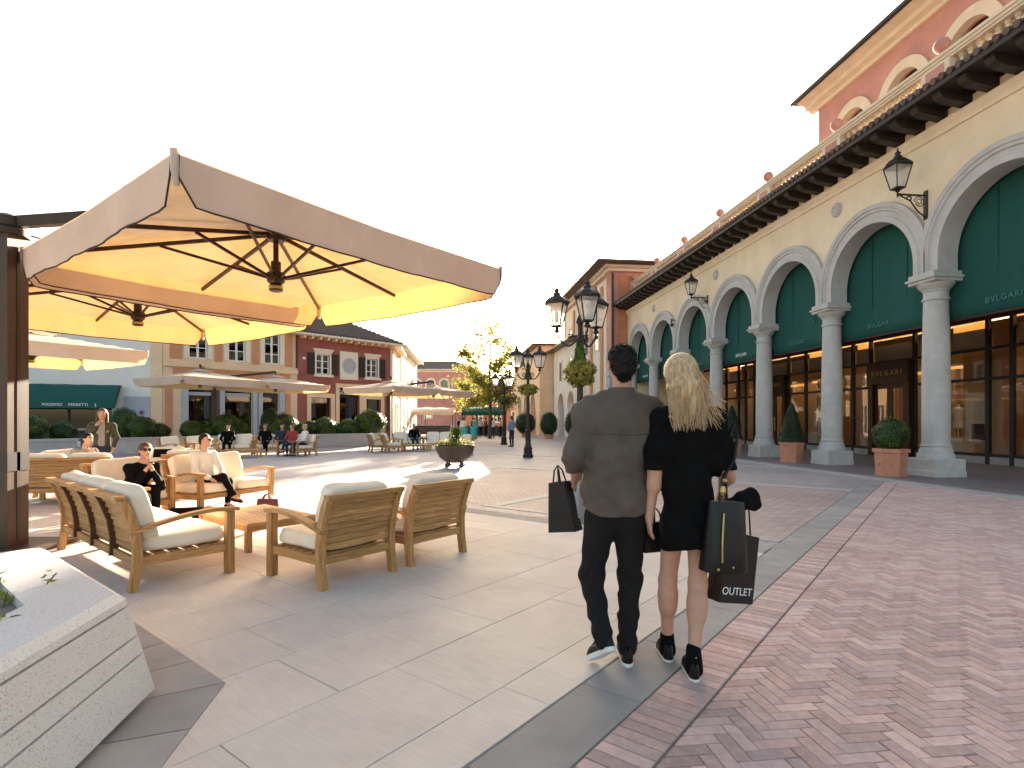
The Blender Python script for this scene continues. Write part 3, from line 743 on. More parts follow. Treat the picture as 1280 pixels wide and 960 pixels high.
for rep in range(-2, 3):
    for (a_, b_, kind) in mods:
        ya, yb = 2.46 + 7.66 * rep + a_, 2.46 + 7.66 * rep + b_
        if ya < Y0 or yb > Y1: continue
        place(mlm, 'mullion', shop, (0, ya, 0)); key = round(yb - ya, 3)
        if key not in pm:
            l = []
            for z0, z1 in ((.35, 2.70), (2.80, 3.67), (3.77, 4.65)):
                q = MB(); q.b2(SX - .008, SX + .008, .06, yb - ya - .06, z0, z1); l.append(q.mesh('pane', 'glass'))
            pm[key] = l
        for n_, q in enumerate(pm[key]):
            if kind == 'door' and n_ < 2: continue
            place(q, 'pane', shop, (0, ya, 0))
        bm_ = MB(); bm_.b2(SX + .12, SX + .2, ya + .08, yb - .08, 3.80, 4.4); bm_.build('bulkhead', 'panel_orange' if kind == 'orange' else 'bulkhead', shop)
        if kind != 'orange': mb = MB(); mb.b2(SX + .02, SX + .05, ya + .1, yb - .1, 4.60, 4.645); mb.build('added_wash_strip', 'added_wash_strip', shop)  # made-up glowing strip, added to wash the bulkhead with warm light
        if kind != 'orange': mb = MB(); mb.b2(SX + .75, SX + 1.15, ya + .2, yb - .2, 4.80, 4.86); mb.build('hidden_fill_panel', 'hidden_fill_panel', shop)  # added glowing panel, hidden behind the bulkhead, lights the shop interior
        if kind == 'orange':
            mb = MB(); mb.b2(SX + .10, SX + .16, ya + .08, yb - .08, .35, 3.65); mb.build('wall_panel', 'panel_orange', shop)
        elif kind == 'poster':
            mb = MB(); mb.b2(SX + .5, SX + .58, ya + .2, yb - .1, .35, 2.72); dp = mb.build('display_panel', 'display', shop)
            mb = MB(); mb.b2(SX + .44, SX + .49, ya + .5, yb - .25, .7, 2.35); mb.build('poster', 'display_white', dp)
            mb = MB(); mb.b2(SX + .40, SX + .435, ya + .52, yb - .5, .75, 1.3); mb.build('picture', 'far_dark', dp)
            mb = MB(); mb.b2(SX + .12, SX + .2, ya + .1, yb - .1, 4.42, 4.6); mb.build('lamp_strip', 'lamp_strip', shop)
            mb = MB(); mb.b2(SX + .6, SX + .7, ya, yb, 2.8, 3.7); mb.build('valance_panel', 'interior', shop)
        elif kind == 'stand':
            mb = MB(); mb.b2(SX + .9, SX + 1.3, ya + .2, yb - .2, .05, .8); mb.build('display_stand', 'display_white', shop)
            mb = MB(); yc = (ya + yb) / 2; mb.lathe([(.02, .8), (.02, 1.1), (.16, 1.15), (.17, 1.3), (.12, 1.5), (.17, 1.75), (.15, 1.85), (.05, 1.92), (.05, 2.0)], (SX + 1.1, yc, 0), 12); mb.build('mannequin', 'cloth_white', shop, smooth=50)
            mb = MB(); mb.b2(SX + 1.9, SX + 2.0, ya, yb, .05, 3.4); mb.build('display_wall', 'display', shop)
            mb = MB(); mb.b2(SX + 1.2, SX + 1.35, ya + .1, yb - .1, 3.3, 3.4); mb.build('lamp_strip', 'lamp_strip', shop)
        else:
            y0d, y1d = ya + .30, yb - .30
            mb = MB(); mb.b2(SX - .2, SX + .06, ya + .06, y0d, .012, 2.85); mb.b2(SX - .2, SX + .06, y1d, yb - .06, .012, 2.85); mb.b2(SX - .25, SX + .06, ya + .06, yb - .06, 2.85, 3.67)
            dr = mb.build('door_surround', 'bronze', shop)
            lettering('BVLGARI', .27, 'letter_gold', dr, (SX - .262, (ya + yb) / 2, 3.25), (R(90), 0, R(-90)), spacing=1.55)
            for s_ in (0, 1):
                w_ = (y1d - y0d) / 2; yy0 = y0d + s_ * w_ + .005; yy1 = yy0 + w_ - .01; mb = MB()
                for q in ((yy0, yy0 + .13), (yy1 - .13, yy1)): mb.b2(SX - .1, SX - .04, q[0], q[1], .02, 2.84)
                mb.b2(SX - .1, SX - .04, yy0 + .13, yy1 - .13, .02, .4); mb.b2(SX - .1, SX - .04, yy0 + .13, yy1 - .13, 2.66, 2.84); d_ = mb.build('door', 'bronze', shop)
                mb = MB(); mb.b2(SX - .075, SX - .065, yy0 + .13, yy1 - .13, .4, 2.66); mb.build('pane', 'glass', d_)
                hy = yy1 - .08 if s_ == 0 else yy0 + .08
                mb = MB(); mb.tube([(SX - .14, hy, .9), (SX - .14, hy, 1.6)], .018, 8); mb.build('handle', 'brass', d_)
            mb = MB(); mb.b2(SX + 1.6, SX + 1.7, ya, yb, .05, 3.4); mb.build('display_wall', 'display', shop)
            mb = MB(); mb.b2(SX + 1.0, SX + 1.15, ya + .3, yb - .3, 3.2, 3.3); mb.build('lamp_strip', 'lamp_strip', shop)
mb = MB(); mb.b2(9.0, 9.3, Y0, Y1, 0, 9.3); mb.build('back_wall', 'interior', arc)
mb = MB(); mb.b2(SX + .32, 9.0, Y0, Y1, 4.9, 5.0); mb.build('shop_ceiling', 'interior', arc)
# carved rosettes on the wall
rs = MB(); rs.lathe([(.22, 0), (.22, .03), (.18, .05), (.14, .03), (.10, .06), (.0, .09)], n=16, cap=False)
for i in range(8): a = i * math.pi / 4; rs.ball((.15 * math.cos(a), .15 * math.sin(a), .05), (.06, .06, .03), 8, 5)
rsm = rs.mesh('rosette', 'column_stone', 50)
for y in (3.3, 11.1, 18.6, -4.0):
    o = place(rsm, 'rosette', arc, (-WT, y, 7.95)); o.rotation_euler = (0, R(-90), 0)
# camera on the wall
mb = MB(); mb.tube([(-WT, 0, 0), (-WT - .25, 0, .05)], .03, 8); mb.tube([(-WT - .2, 0, .05), (-WT - .24, -.12, -.14), (-WT - .24, -.14, -.2)], .035, 8); mb.ball((-WT - .24, -.14, -.26), .1)
tag(mb.build('wall_camera', 'far_dark', None, (*arc_world(0, 15.6), 6.7), FTH, smooth=40), 'small dark dome camera on the cream wall between two arches', 'camera')

# ------------------------------------------------------------------ lanterns
def lantern_parts(mb_metal, mb_glass, c, s=1.0):
    """four-sided tapering lantern whose foot stands at c"""
    x, y, z = c
    b, t, h = .085 * s, .165 * s, .42 * s
    z0 = z + .07 * s
    for sx, sy in ((1, 1), (1, -1), (-1, -1), (-1, 1)):
        mb_metal.bar((x + sx * b, y + sy * b, z0), (x + sx * t, y + sy * t, z0 + h), .02 * s, .02 * s)
    for (zz, q) in ((z0, b), (z0 + h, t)):
        for (p, r_) in (((1, 1), (1, -1)), ((1, -1), (-1, -1)), ((-1, -1), (-1, 1)), ((-1, 1), (1, 1))):
            mb_metal.bar((x + p[0] * q, y + p[1] * q, zz), (x + r_[0] * q, y + r_[1] * q, zz), .022 * s, .022 * s)
    mb_metal.lathe([(.02 * s, 0), (.045 * s, .015 * s), (.03 * s, .04 * s), (.1 * s, .06 * s), (.1 * s, .075 * s)], (x, y, z), 8)
    mb_metal.lathe([(.245 * s, h), (.25 * s, h + .03 * s), (.20 * s, h + .085 * s), (.12 * s, h + .14 * s), (.07 * s, h + .165 * s), (.075 * s, h + .2 * s), (.04 * s, h + .23 * s), (.055 * s, h + .27 * s), (.02 * s, h + .3 * s), (.012 * s, h + .36 * s)], (x, y, z0), 8)
    g = b - .004, t - .004
    mb_glass.add([(x + sx * q, y + sy * q, zz) for q, zz in ((g[0], z0), (g[1], z0 + h)) for sx, sy in ((1, 1), (1, -1), (-1, -1), (-1, 1))], [(i, (i + 1) % 4, 4 + (i + 1) % 4, 4 + i) for i in range(4)])
    # frosted lamp tube inside
    return (x, y, z0 + h * .42)
mat('frosted', (.85, .84, .8), .5, .03)
wl = [None]
def wall_lantern(y, label):
    e = thing('wall_lantern', label, 'lantern', (*arc_world(-WT, y), 6.6), FTH, 'lanterns on the arcade wall')
    m = MB(); gl = MB()
    m.b2(-.04, 0, -.05, .05, -.1, .62); m.bar((-.02, 0, .5), (-.82, 0, .5), .03, .04)
    m.tube([(-.02, 0, -.05), (-.25, 0, .1), (-.45, 0, .35), (-.75, 0, .48)], .018, 6)
    sp = []
    for i in range(28): t = i / 27; a = t * 4 * math.pi; r_ = .15 * (1 - t * .75); sp.append((-.2 - r_ * math.cos(a), 0, .33 + r_ * math.sin(a)))
    m.tube(sp, .012, 5)
    sp = [(-.48 - .08 * (1 - i / 40) * math.cos(i * .5), 0, .41 + .07 * (1 - i / 40) * math.sin(i * .5)) for i in range(22)]; m.tube(sp, .01, 5)
    m.bar((-.8, 0, .42), (-.8, 0, .56), .03, .03)
    p = lantern_parts(m, gl, (-.8, 0, .55), 1.3)
    m.build('lantern_frame', 'lamp_metal', e); gl.build('lamp_glass', 'lamp_glass', e)
    b = MB(); b.lathe([(.03, -.2), (.05, -.15), (.05, .1), (.02, .16)], p, 10); b.build('lamp_bulb', 'frosted', e, smooth=50)
wall_lantern(.05, 'black wall lantern on a scrolled bracket between the two largest arches')
wall_lantern(11.9, 'black wall lantern on a scrolled bracket above the arches by the blond woman')

def lamp_post(x, y, rz, label, basket):
    e = thing('street_lamp', label, 'street lamp', (x, y, .004), rz, 'three-armed lamp posts on the plaza')
    m = MB(); m.lathe([(.20, 0), (.20, .10), (.17, .13), (.16, .32), (.18, .35), (.14, .40), (.105, .55), (.10, .95), (.12, .98), (.12, 1.03), (.085, 1.06), (.075, 1.2), (.058, 2.4), (.052, 3.02), (.08, 3.05), (.08, 3.1), (.05, 3.14), (.05, 3.4), (.085, 3.46), (.06, 3.54), (.02, 3.62), (.03, 3.68), (.0, 3.74)], n=14, cap=False); m.build('post', 'lamp_metal', e, smooth=40)
    am_ = MB(); path = []
    for i in range(15):
        t = i / 14; a = math.pi * (1.0 - t) ; path.append((.05 + .45 * t, 0, 3.12 - .17 * math.sin(math.pi * t) + .10 * t ** 2))
    am_.tube(path, .022, 7)
    am_.tube([(.20 + .10 * (1 - i / 26) * math.cos(i * .45 + 1), 0, 3.13 + .09 * (1 - i / 26) * math.sin(i * .45 + 1)) for i in range(24)], .013, 6)
    am_.tube([(.5, 0, 3.2), (.5, 0, 3.34)], .022, 7); am_.lathe([(.02, 3.25), (.07, 3.29), (.07, 3.31), (.02, 3.33)], (.5, 0, 0), 10)
    lm = MB(); lg = MB(); p = lantern_parts(lm, lg, (.5, 0, 3.32), 1.12)
    amm = am_.mesh('arm', 'lamp_metal', 40); lmm = lm.mesh('lantern', 'lamp_metal'); lgm = lg.mesh('lamp_glass', 'lamp_glass')
    b = MB(); b.lathe([(.03, -.12), (.045, -.1), (.045, .1), (.02, .14)], p, 10); bm_ = b.mesh('lamp_bulb', 'frosted', 50)
    for i in range(3):
        a = place(amm, 'arm', e, (0, 0, 0), i * R(120)); l = place(lmm, 'lantern', e, (0, 0, 0), i * R(120)); place(lgm, 'lamp_glass', l); place(bm_, 'lamp_bulb', l)
    return e
# ------------------------------------------------------------------ generic facade pieces (local: +X along the front to the right seen from outside, +Y into the building)
def wall_holes(mb, x0, x1, z0, z1, holes, t=.3, y=0.0):
    xs = sorted(set([x0, x1] + [h[0] for h in holes] + [h[1] for h in holes])); zs = sorted(set([z0, z1] + [h[2] for h in holes] + [h[3] for h in holes]))
    for i in range(len(xs) - 1):
        for j in range(len(zs) - 1):
            cx, cz = (xs[i] + xs[i + 1]) / 2, (zs[j] + zs[j + 1]) / 2
            if any(h[0] < cx < h[1] and h[2] < cz < h[3] for h in holes): continue
            mb.add([(xs[i], y, zs[j]), (xs[i + 1], y, zs[j]), (xs[i + 1], y, zs[j + 1]), (xs[i], y, zs[j + 1])], [(0, 1, 2, 3)])
    for h in holes:
        a, b, c, d = h
        mb.add([(a, y, c), (b, y, c), (b, y, d), (a, y, d), (a, y + t, c), (b, y + t, c), (b, y + t, d), (a, y + t, d)], [(0, 1, 5, 4), (1, 2, 6, 5), (2, 3, 7, 6), (3, 0, 4, 7)])
def window(parent, x0, x1, z0, z1, rows=3, surround='trim', fw=.16, lintel=False, sill=True, shutters=None, y=0.0, glass='glass_dark'):
    m = MB(); cx = (x0 + x1) / 2
    m.b2(x0, x0 + .07, y + .12, y + .2, z0, z1); m.b2(x1 - .07, x1, y + .12, y + .2, z0, z1); m.b2(cx - .06, cx + .06, y + .11, y + .2, z0, z1)
    m.b2(x0 + .07, cx - .06, y + .12, y + .2, z1 - .07, z1); m.b2(cx + .06, x1 - .07, y + .12, y + .2, z1 - .07, z1); m.b2(x0 + .07, cx - .06, y + .12, y + .2, z0, z0 + .09); m.b2(cx + .06, x1 - .07, y + .12, y + .2, z0, z0 + .09)
    for r_ in range(1, rows):
        z = z0 + (z1 - z0) * r_ / rows
        m.b2(x0 + .07, cx - .06, y + .13, y + .18, z - .025, z + .025); m.b2(cx + .06, x1 - .07, y + .13, y + .18, z - .025, z + .025)
    w_ = m.build('window', 'rubber_white', parent)
    g = MB(); g.b2(x0 + .02, x1 - .02, y + .15, y + .16, z0 + .02, z1 - .02); g.build('pane', glass, w_)
    g = MB(); g.b2(x0, x1, y + .5, y + .52, z0, z1); g.build('room', 'far_dark', w_)
    if surround:
        s = MB(); s.b2(x0 - fw, x0, y - .05, y + .05, z0, z1); s.b2(x1, x1 + fw, y - .05, y + .05, z0, z1); s.b2(x0 - fw, x1 + fw, y - .05, y + .05, z1, z1 + fw); s.build('surround', surround, w_)
    if lintel:
        s = MB(); s.b2(x0 - fw - .12, x1 + fw + .12, y - .16, y + .02, z1 + fw + .12, z1 + fw + .24); s.b2(x0 - fw - .04, x1 + fw + .04, y - .09, y + .02, z1 + fw, z1 + fw + .12); s.build('lintel', 'trim', w_)
    if sill:
        s = MB(); s.b2(x0 - fw - .1, x1 + fw + .1, y - .16, y + .05, z0 - .17, z0); s.build('sill', 'trim', w_)
    if shutters:
        for a, b in ((x0 - fw - .55, x0 - fw - .02), (x1 + fw + .02, x1 + fw + .55)):
            s = MB(); s.b2(a, b, y - .07, y - .02, z0 - .02, z1 + .05)
            n = 9
            for i in range(n): z = z0 + .1 + (z1 - z0 - .2) * i / n; s.b2(a + .06, b - .06, y - .095, y - .07, z, z + .1)
            s.build('shutter', shutters, w_)
    return w_
def hip_roof(parent, x0, x1, y0, y1, z, rise, over=.7, m='roof_tile', tiles=True, soff='trim'):
    a0, a1, b0, b1 = x0 - over, x1 + over, y0 - over, y1 + over
    d = (b1 - b0) / 2; rx0, rx1 = a0 + d, a1 - d
    if rx0 > rx1: rx0 = rx1 = (a0 + a1) / 2
    yc = (b0 + b1) / 2
    mb = MB(); mb.add([(a0, b0, z), (a1, b0, z), (a1, b1, z), (a0, b1, z), (rx0, yc, z + rise), (rx1, yc, z + rise)], [(0, 1, 5, 4), (1, 2, 5), (2, 3, 4, 5), (3, 0, 4)]); r_ = mb.build('roof', m, parent)
    mb = MB(); mb.b2(a0, a1, b0, b1, z - .14, z - .005); mb.build('eave', soff, r_)
    if tiles:
        # ridged tiles down the front slope, joined: too fine to pick apart at this distance
        t = MB(); x = a0 + .15
        while x < a1 - .1:
            if x < rx0: f_ = (x - a0) / max(rx0 - a0, .01)
            elif x > rx1: f_ = (a1 - x) / max(a1 - rx1, .01)
            else: f_ = 1
            f_ = min(f_, 1); t.tube([(x, b0 - .03, z + .03), (x, b0 + (yc - b0) * f_, z + .03 + rise * f_)], .075, 6); x += .24
        tag(t.build('ridge_tiles', m, r_, smooth=50), kind='stuff')
    return r_
def body(parent, x0, x1, y1, z1, m, holes, z0=0.0, ymin=0.0, name='wall'):
    mb = MB(); wall_holes(mb, x0, x1, z0, z1, holes, .5, ymin)
    mb.add([(x0, ymin, z0), (x0, y1, z0), (x1, y1, z0), (x1, ymin, z0), (x0, ymin, z1), (x0, y1, z1), (x1, y1, z1), (x1, ymin, z1)], [(0, 1, 5, 4), (1, 2, 6, 5), (2, 3, 7, 6), (4, 5, 6, 7)])
    return mb.build(name, m, parent)

# ---- dark red corner building (L3)
LDIR = Vector((.669, .743)); LRZ = math.atan2(LDIR.y, LDIR.x)
c3 = Vector((-9.28, 43.0)); o3 = c3 - LDIR * 7.54
b3 = thing('red_house', 'dark red two-storey house with brown shutters, round plaque and hipped tile roof', 'house', (o3.x, o3.y, 0), LRZ)
W3 = 7.54; H3 = 7.15
wins = [(1.35, 2.35, 4.6, 6.0), (5.35, 6.3, 4.6, 6.0)]
shops = [(.95, 2.45, .35, 3.0), (3.1, 4.75, .05, 3.75), (5.3, 6.6, .35, 3.0)]
body(b3, 0, W3, 6.0, H3, 'red_wall', wins + shops)
for w_ in wins: window(b3, *w_, rows=3, lintel=True, shutters='dark_wood', fw=.12)
for i, (a, b, c, d) in enumerate(shops):
    s = MB(); s.b2(a - .28, a, -.06, .05, .0, d); s.b2(b, b + .28, -.06, .05, 0, d); s.b2(a - .28, b + .28, -.06, .05, d, d + .3); sh_ = s.build('shop_window', 'peach_wall', b3)
    g_ = MB(); g_.b2(a, b, .25, .27, c, d); g_.build('pane', 'glass_dark', sh_)
    g_ = MB(); g_.b2(a - .1, b + .1, .7, .72, c, d); g_.build('room', 'far_dark', sh_)
    if i != 1: g_ = MB(); g_.b2(a + .05, b - .05, .30, .32, c, c + 1.35); g_.build('poster', 'poster_teal', sh_)
    else:
        g_ = MB(); g_.b2(a, b, .12, .2, 3.05, d); g_.build('sign_board', 'dark_frame', sh_)
        lettering('GONDUS', .40, 'letter_white', sh_, ((a + b) / 2, .10, 3.42), (R(90), 0, 0), name='sign')
        g_ = MB(); g_.b2((a + b) / 2 - .03, (a + b) / 2 + .03, .2, .24, .05, 3.05); g_.b2(a, b, .2, .24, 2.3, 2.36); g_.build('door_frame', 'iron', sh_)
pq = MB(); pq.b2(3.15, 4.6, -.05, .03, 4.35, 6.35); pl_ = pq.build('plaque', 'trim', b3)
pq = MB(); pq.sweep([(lambda r, y, th=2 * math.pi * i / 32: (3.875 + r * math.cos(th), y, 5.35 + r * math.sin(th))) for i in range(33)], [(.42, -.085), (.55, -.085), (.55, -.045), (.42, -.045)]); pq.build('medallion_ring', 'grey_wall', pl_, smooth=40)
pq = MB(); pq.lathe([(.40, 0), (.40, .03), (.2, .05), (0, .05)], n=24, cap=False); o = pq.build('medallion', 'strip_stone', pl_, (3.875, -.05, 5.35)); o.rotation_euler = (R(90), 0, 0)
# corbels under the eave
cb = MB(); cb.b2(-.09, .09, -.55, 0, H3 - .22, H3 - .02); cbm = cb.mesh('corbel', 'peach_wall')
for i in range(13): place(cbm, 'corbel', b3, (.25 + i * .585, 0, 0))
hip_roof(b3, 0, W3, 0, 6.0, H3 + .12, 2.0, .75)
g_ = MB(); g_.tube([(W3 - .1, -.12, .1), (W3 - .1, -.12, H3)], .05, 8); g_.build('drain_pipe', 'trim', b3)
mb = MB(); mb.b2(.35, .55, -.06, 0, 5.55, 5.7); mb.build('number_plate', 'rubber_white', b3)
# cream street side of the same house
SRZ = R(90) + FTH
def side(parent_loc): return parent_loc
b3s = thing('street_house', 'pale cream street-side house with lit eave beside the red corner house', 'house', (c3.x + .12, c3.y + .12, 0), R(97))
hs_ = [(1.2, 2.0, 4.6, 6.0), (3.4, 4.2, 4.6, 6.0), (1.0, 2.2, .2, 2.8), (3.2, 4.4, .2, 2.8)]
body(b3s, 0, 6, 4, H3, 'peach_wall', hs_)
for h in hs_[:2]: window(b3s, *h, rows=3, fw=.14)
for h in hs_[2:]: window(b3s, *h, rows=1, sill=False)
hip_roof(b3s, .2, 6, 0, 4, H3 + .1, 1.1, .6, tiles=False)
b4 = thing('white_house', 'white street house with small balconies beyond the cream house', 'house', (c3.x - .55, c3.y + 6.6, 0), R(94))
hs_ = [(1.5 + i * 3.0, 2.5 + i * 3.0, z, z + 1.5) for i in range(4) for z in (1.0, 4.6)]
body(b4, 0, 14, 5, 7.9, 'white_wall', hs_)
for h in hs_: window(b4, *h, rows=2, fw=.14)
hip_roof(b4, 0, 14, 0, 5, 8.0, 1.3, .7, tiles=False)
for i in (0, 2):
    mb = MB(); mb.b2(1.1 + i * 3, 2.9 + i * 3, -.8, 0, 4.3, 4.42)
    for j in range(8): mb.b2(1.12 + i * 3 + j * .245, 1.15 + i * 3 + j * .245, -.79, -.76, 4.42, 5.2)
    mb.b2(1.1 + i * 3, 2.9 + i * 3, -.8, -.75, 5.2, 5.26); mb.build('balcony', 'iron', b4)

# ---- peach building with pilaster windows (L2)
o2 = o3 - LDIR * 7.95
b2_ = thing('peach_house', 'peach plastered house with terracotta panels between tall white windows', 'house', (o2.x, o2.y, 0), LRZ)
W2 = 7.93
wx = [(1.35, 2.35), (3.55, 4.55), (5.75, 6.75)]
wins = [(a, b, 5.05, 7.0) for a, b in wx]
shops = [(1.3, 2.7, .3, 3.45), (3.3, 5.0, .05, 3.45), (5.6, 6.7, .3, 3.45)]
body(b2_, 0, W2, 6, 8.4, 'peach_wall', wins + shops)
for w_ in wins: window(b2_, *w_, rows=3, fw=.26, sill=False)
for a, b in ((.35, 1.0), (2.75, 3.2), (4.95, 5.4), (7.1, 7.6)):
    m = MB(); m.b2(a, b, -.03, .02, 4.95, 7.3); m.build('wall_panel', 'panel_orange', b2_)
m = MB(); m.b2(-.0, W2, -.14, .02, 4.5, 4.72); m.b2(0, W2, -.08, .02, 4.72, 4.82); m.build('string_course', 'peach_wall', b2_)
m = MB(); m.b2(.5, W2 - .5, -.035, .02, 3.62, 4.42); m.build('fascia_panel', 'panel_orange', b2_)
for i, (a, b, c, d) in enumerate(shops):
    s = MB(); s.b2(a - .35, a, -.08, .05, 0, d); s.b2(b, b + .35, -.08, .05, 0, d); s.b2(a - .35, b + .35, -.08, .05, d, d + .14); sh_ = s.build('shop_window', 'grey_wall', b2_)
    g_ = MB(); g_.b2(a, b, .2, .22, c, d); g_.build('pane', 'glass_dark', sh_)
    g_ = MB(); g_.b2(a - .1, b + .1, .7, .72, c, d); g_.build('room', 'far_dark', sh_)
    g_ = MB(); g_.b2(a + .1, b - .1, .16, .19, d - .55, d - .35); g_.build('sign_strip', 'strip_stone' if i != 2 else 'far_dark', sh_)
m = MB(); m.b2(.1, .5, -.04, .02, .2, 3.45); m.build('wall_panel', 'panel_orange', b2_)
m = MB(); m.b2(7.1, 7.45, -.04, .02, .2, 3.45); m.build('wall_panel', 'panel_orange', b2_)
m = MB(); m.tube([(W2 - .1, -.1, 4.9), (W2 - .1, -.1, 8.3)], .05, 8); m.build('drain_pipe', 'bronze', b2_)
hip_roof(b2_, 0, W2, 0, 6, 8.45, 1.6, .6)

# ---- cream building with the green awning (L1)
D1 = Vector((.933, .36)).normalized(); o1 = o2 - D1 * 11.0
b1 = thing('cream_house', 'cream plastered house wall carrying the wide green shop awning', 'house', (o1.x, o1.y, 0), math.atan2(D1.y, D1.x))
W1 = 10.98
wins = [(5.05, 6.15, 5.0, 6.55), (1.0, 2.1, 5.0, 6.55)]
body(b1, 0, W1, 6, 8.8, 'white_wall', wins + [(.8, 8.6, .3, 2.9)])
for w_ in wins: window(b1, *w_, rows=3, fw=.22)
m = MB(); m.b2(.8, 8.6, .45, .47, .3, 2.9); g1 = m.build('shop_window', 'glass_dark', b1); m = MB(); m.b2(.7, 8.7, 1.5, 1.52, .3, 2.9); m.build('room', 'far_dark', g1)
for x in (.8, 2.7, 4.6, 6.5, 8.5): m = MB(); m.b2(x, x + .08, .38, .44, .3, 2.9); m.build('mullion', 'dark_frame', g1)
m = MB(); m.b2(9.15, 10.4, -.05, .02, 0, 2.75); pn = m.build('poster_panel', 'grey_wall', b1)
for i, x in enumerate((9.6, 10.0)):
    m = MB(); m.lathe([(.17, 0), (.17, .01), (.10, .012)], n=20); q = m.build('logo_ring', 'cloth_blue', pn, (x, -.055, 1.85)); q.rotation_euler = (R(90), 0, 0)
    m = MB(); m.lathe([(.09, 0), (.09, .012)], n=20); q = m.build('logo_dot', 'cloth_red' if i else 'cloth_white', pn, (x, -.066, 1.85)); q.rotation_euler = (R(90), 0, 0)
m = MB(); m.b2(9.6, 10.0, -.07, -.051, .9, 1.45); m.build('poster', 'leaf_fresh', pn)
m = MB(); m.b2(10.42, W1, -.03, .02, 0, 8.7); m.build('corner_strip', 'peach_wall', b1)
hip_roof(b1, 0, W1, 0, 6, 8.85, 1.6, .6, tiles=False)
aw = MB(); sec = [(-.02, 3.35), (-.35, 3.33), (-.75, 3.18), (-1.05, 2.9), (-1.2, 2.55), (-1.24, 2.05)]
v = []; f = []
for x in np.linspace(1.2, 9.05, 30):
    for y, z in sec: v.append((x, y, z + .01 * math.sin(x * 6)))
ns = len(sec)
for i in range(29):
    for j in range(ns - 1): f.append((i * ns + j, i * ns + j + 1, (i + 1) * ns + j + 1, (i + 1) * ns + j))
f.append(tuple(range(ns))); f.append(tuple(29 * ns + j for j in reversed(range(ns))))
aw.add(v, f)
awn = tag(aw.build('shop_awning', 'blind_green', None, (o1.x, o1.y, 0), math.atan2(D1.y, D1.x), smooth=35), 'wide dark green curved shop awning with white lettering on the cream house', 'awning')
for t_, x_ in (('MASSIMO', 6.35), ('FERRETTI', 7.45), ('§', 8.2)): lettering(t_, .205, 'letter_white', awn, (x_, -1.255, 2.23), (R(90), 0, 0), name='lettering')

# ---- tower and row at the end of the arcade (right)
TB = arc_world(-1.35, 23.35)
tw = thing('corner_tower', 'tall pink corner tower with overhanging roof at the end of the arcade', 'tower', (*TB, 0), FTH - R(90))
# local: +X runs towards the camera... so mirror: build with +X away
tw.rotation_euler = (0, 0, FTH); 
TL, TWD, TH = 14.5, 11.0, 11.3
def tower_wall():
    mb = MB(); mb.b2(0, TWD, 0, TL, 0, TH); return mb
tower_wall().build('wall', 'pink_wall', tw)
m = MB(); m.b2(-.05, -.002, .9, TL - .9, 0, TH - .2); tf = m.build('front_panel', 'trim', tw)
for y in (1.6, 4.4, 7.2, 10.0):
    m = MB(); m.b2(-.16, -.052, y, y + .5, 0, TH - .6); m.build('pilaster', 'panel_orange', tw)
    m = MB(); m.b2(-.09, -.052, y + 1.1, y + 2.0, 6.5, 9.2); w_ = m.build('window', 'glass_dark', tw)
    m = MB(); m.b2(-.13, -.052, y + .9, y + 1.08, 6.3, 9.4); m.b2(-.13, -.052, y + 2.02, y + 2.2, 6.3, 9.4); m.b2(-.13, -.052, y + .9, y + 2.2, 9.4, 9.6); m.build('surround', 'trim', w_)
qs = MB(); qs.b2(-.12, .5, -.06, .75, .02, .46); qsm = qs.mesh('quoin', 'grey_wall'); qs = MB(); qs.b2(-.12, .38, -.06, .55, .02, .46); qsn = qs.mesh('quoin', 'grey_wall')
for i in range(12): place(qsm if i % 2 else qsn, 'quoin', tw, (0, 0, i * .48))
m = MB(); m.b2(.505, 2.2, -.05, -.002, 0, TH - .3); m.build('end_panel', 'ochre_wall', tw)
m = MB(); m.tube([(.08, -.14, 5.9), (.08, -.14, TH - .1)], .07, 8); m.build('drain_pipe', 'bronze', tw)
m = MB(); m.b2(-.25, TWD + .2, -.25, TL + .2, TH, TH + .2); m.b2(-.5, TWD + .3, -.5, TL + .4, TH + .2, TH + .38); m.build('cornice', 'trim', tw)
m = MB(); a0, a1, bb0, bb1, z = -1.2, TWD + 1.1, -1.2, TL + 1.2, TH + .39
m.b2(a0, a1, bb0, bb1, z, z + .12); m.add([(a0, bb0, z + .125), (a1, bb0, z + .125), (a1, bb1, z + .125), (a0, bb1, z + .125), (4.9, 5, z + 1.9), (4.9, TL - 5, z + 1.9)], [(0, 1, 4), (1, 2, 5, 4), (2, 3, 5), (3, 0, 4, 5)]); m.build('roof', 'roof_tile', tw)
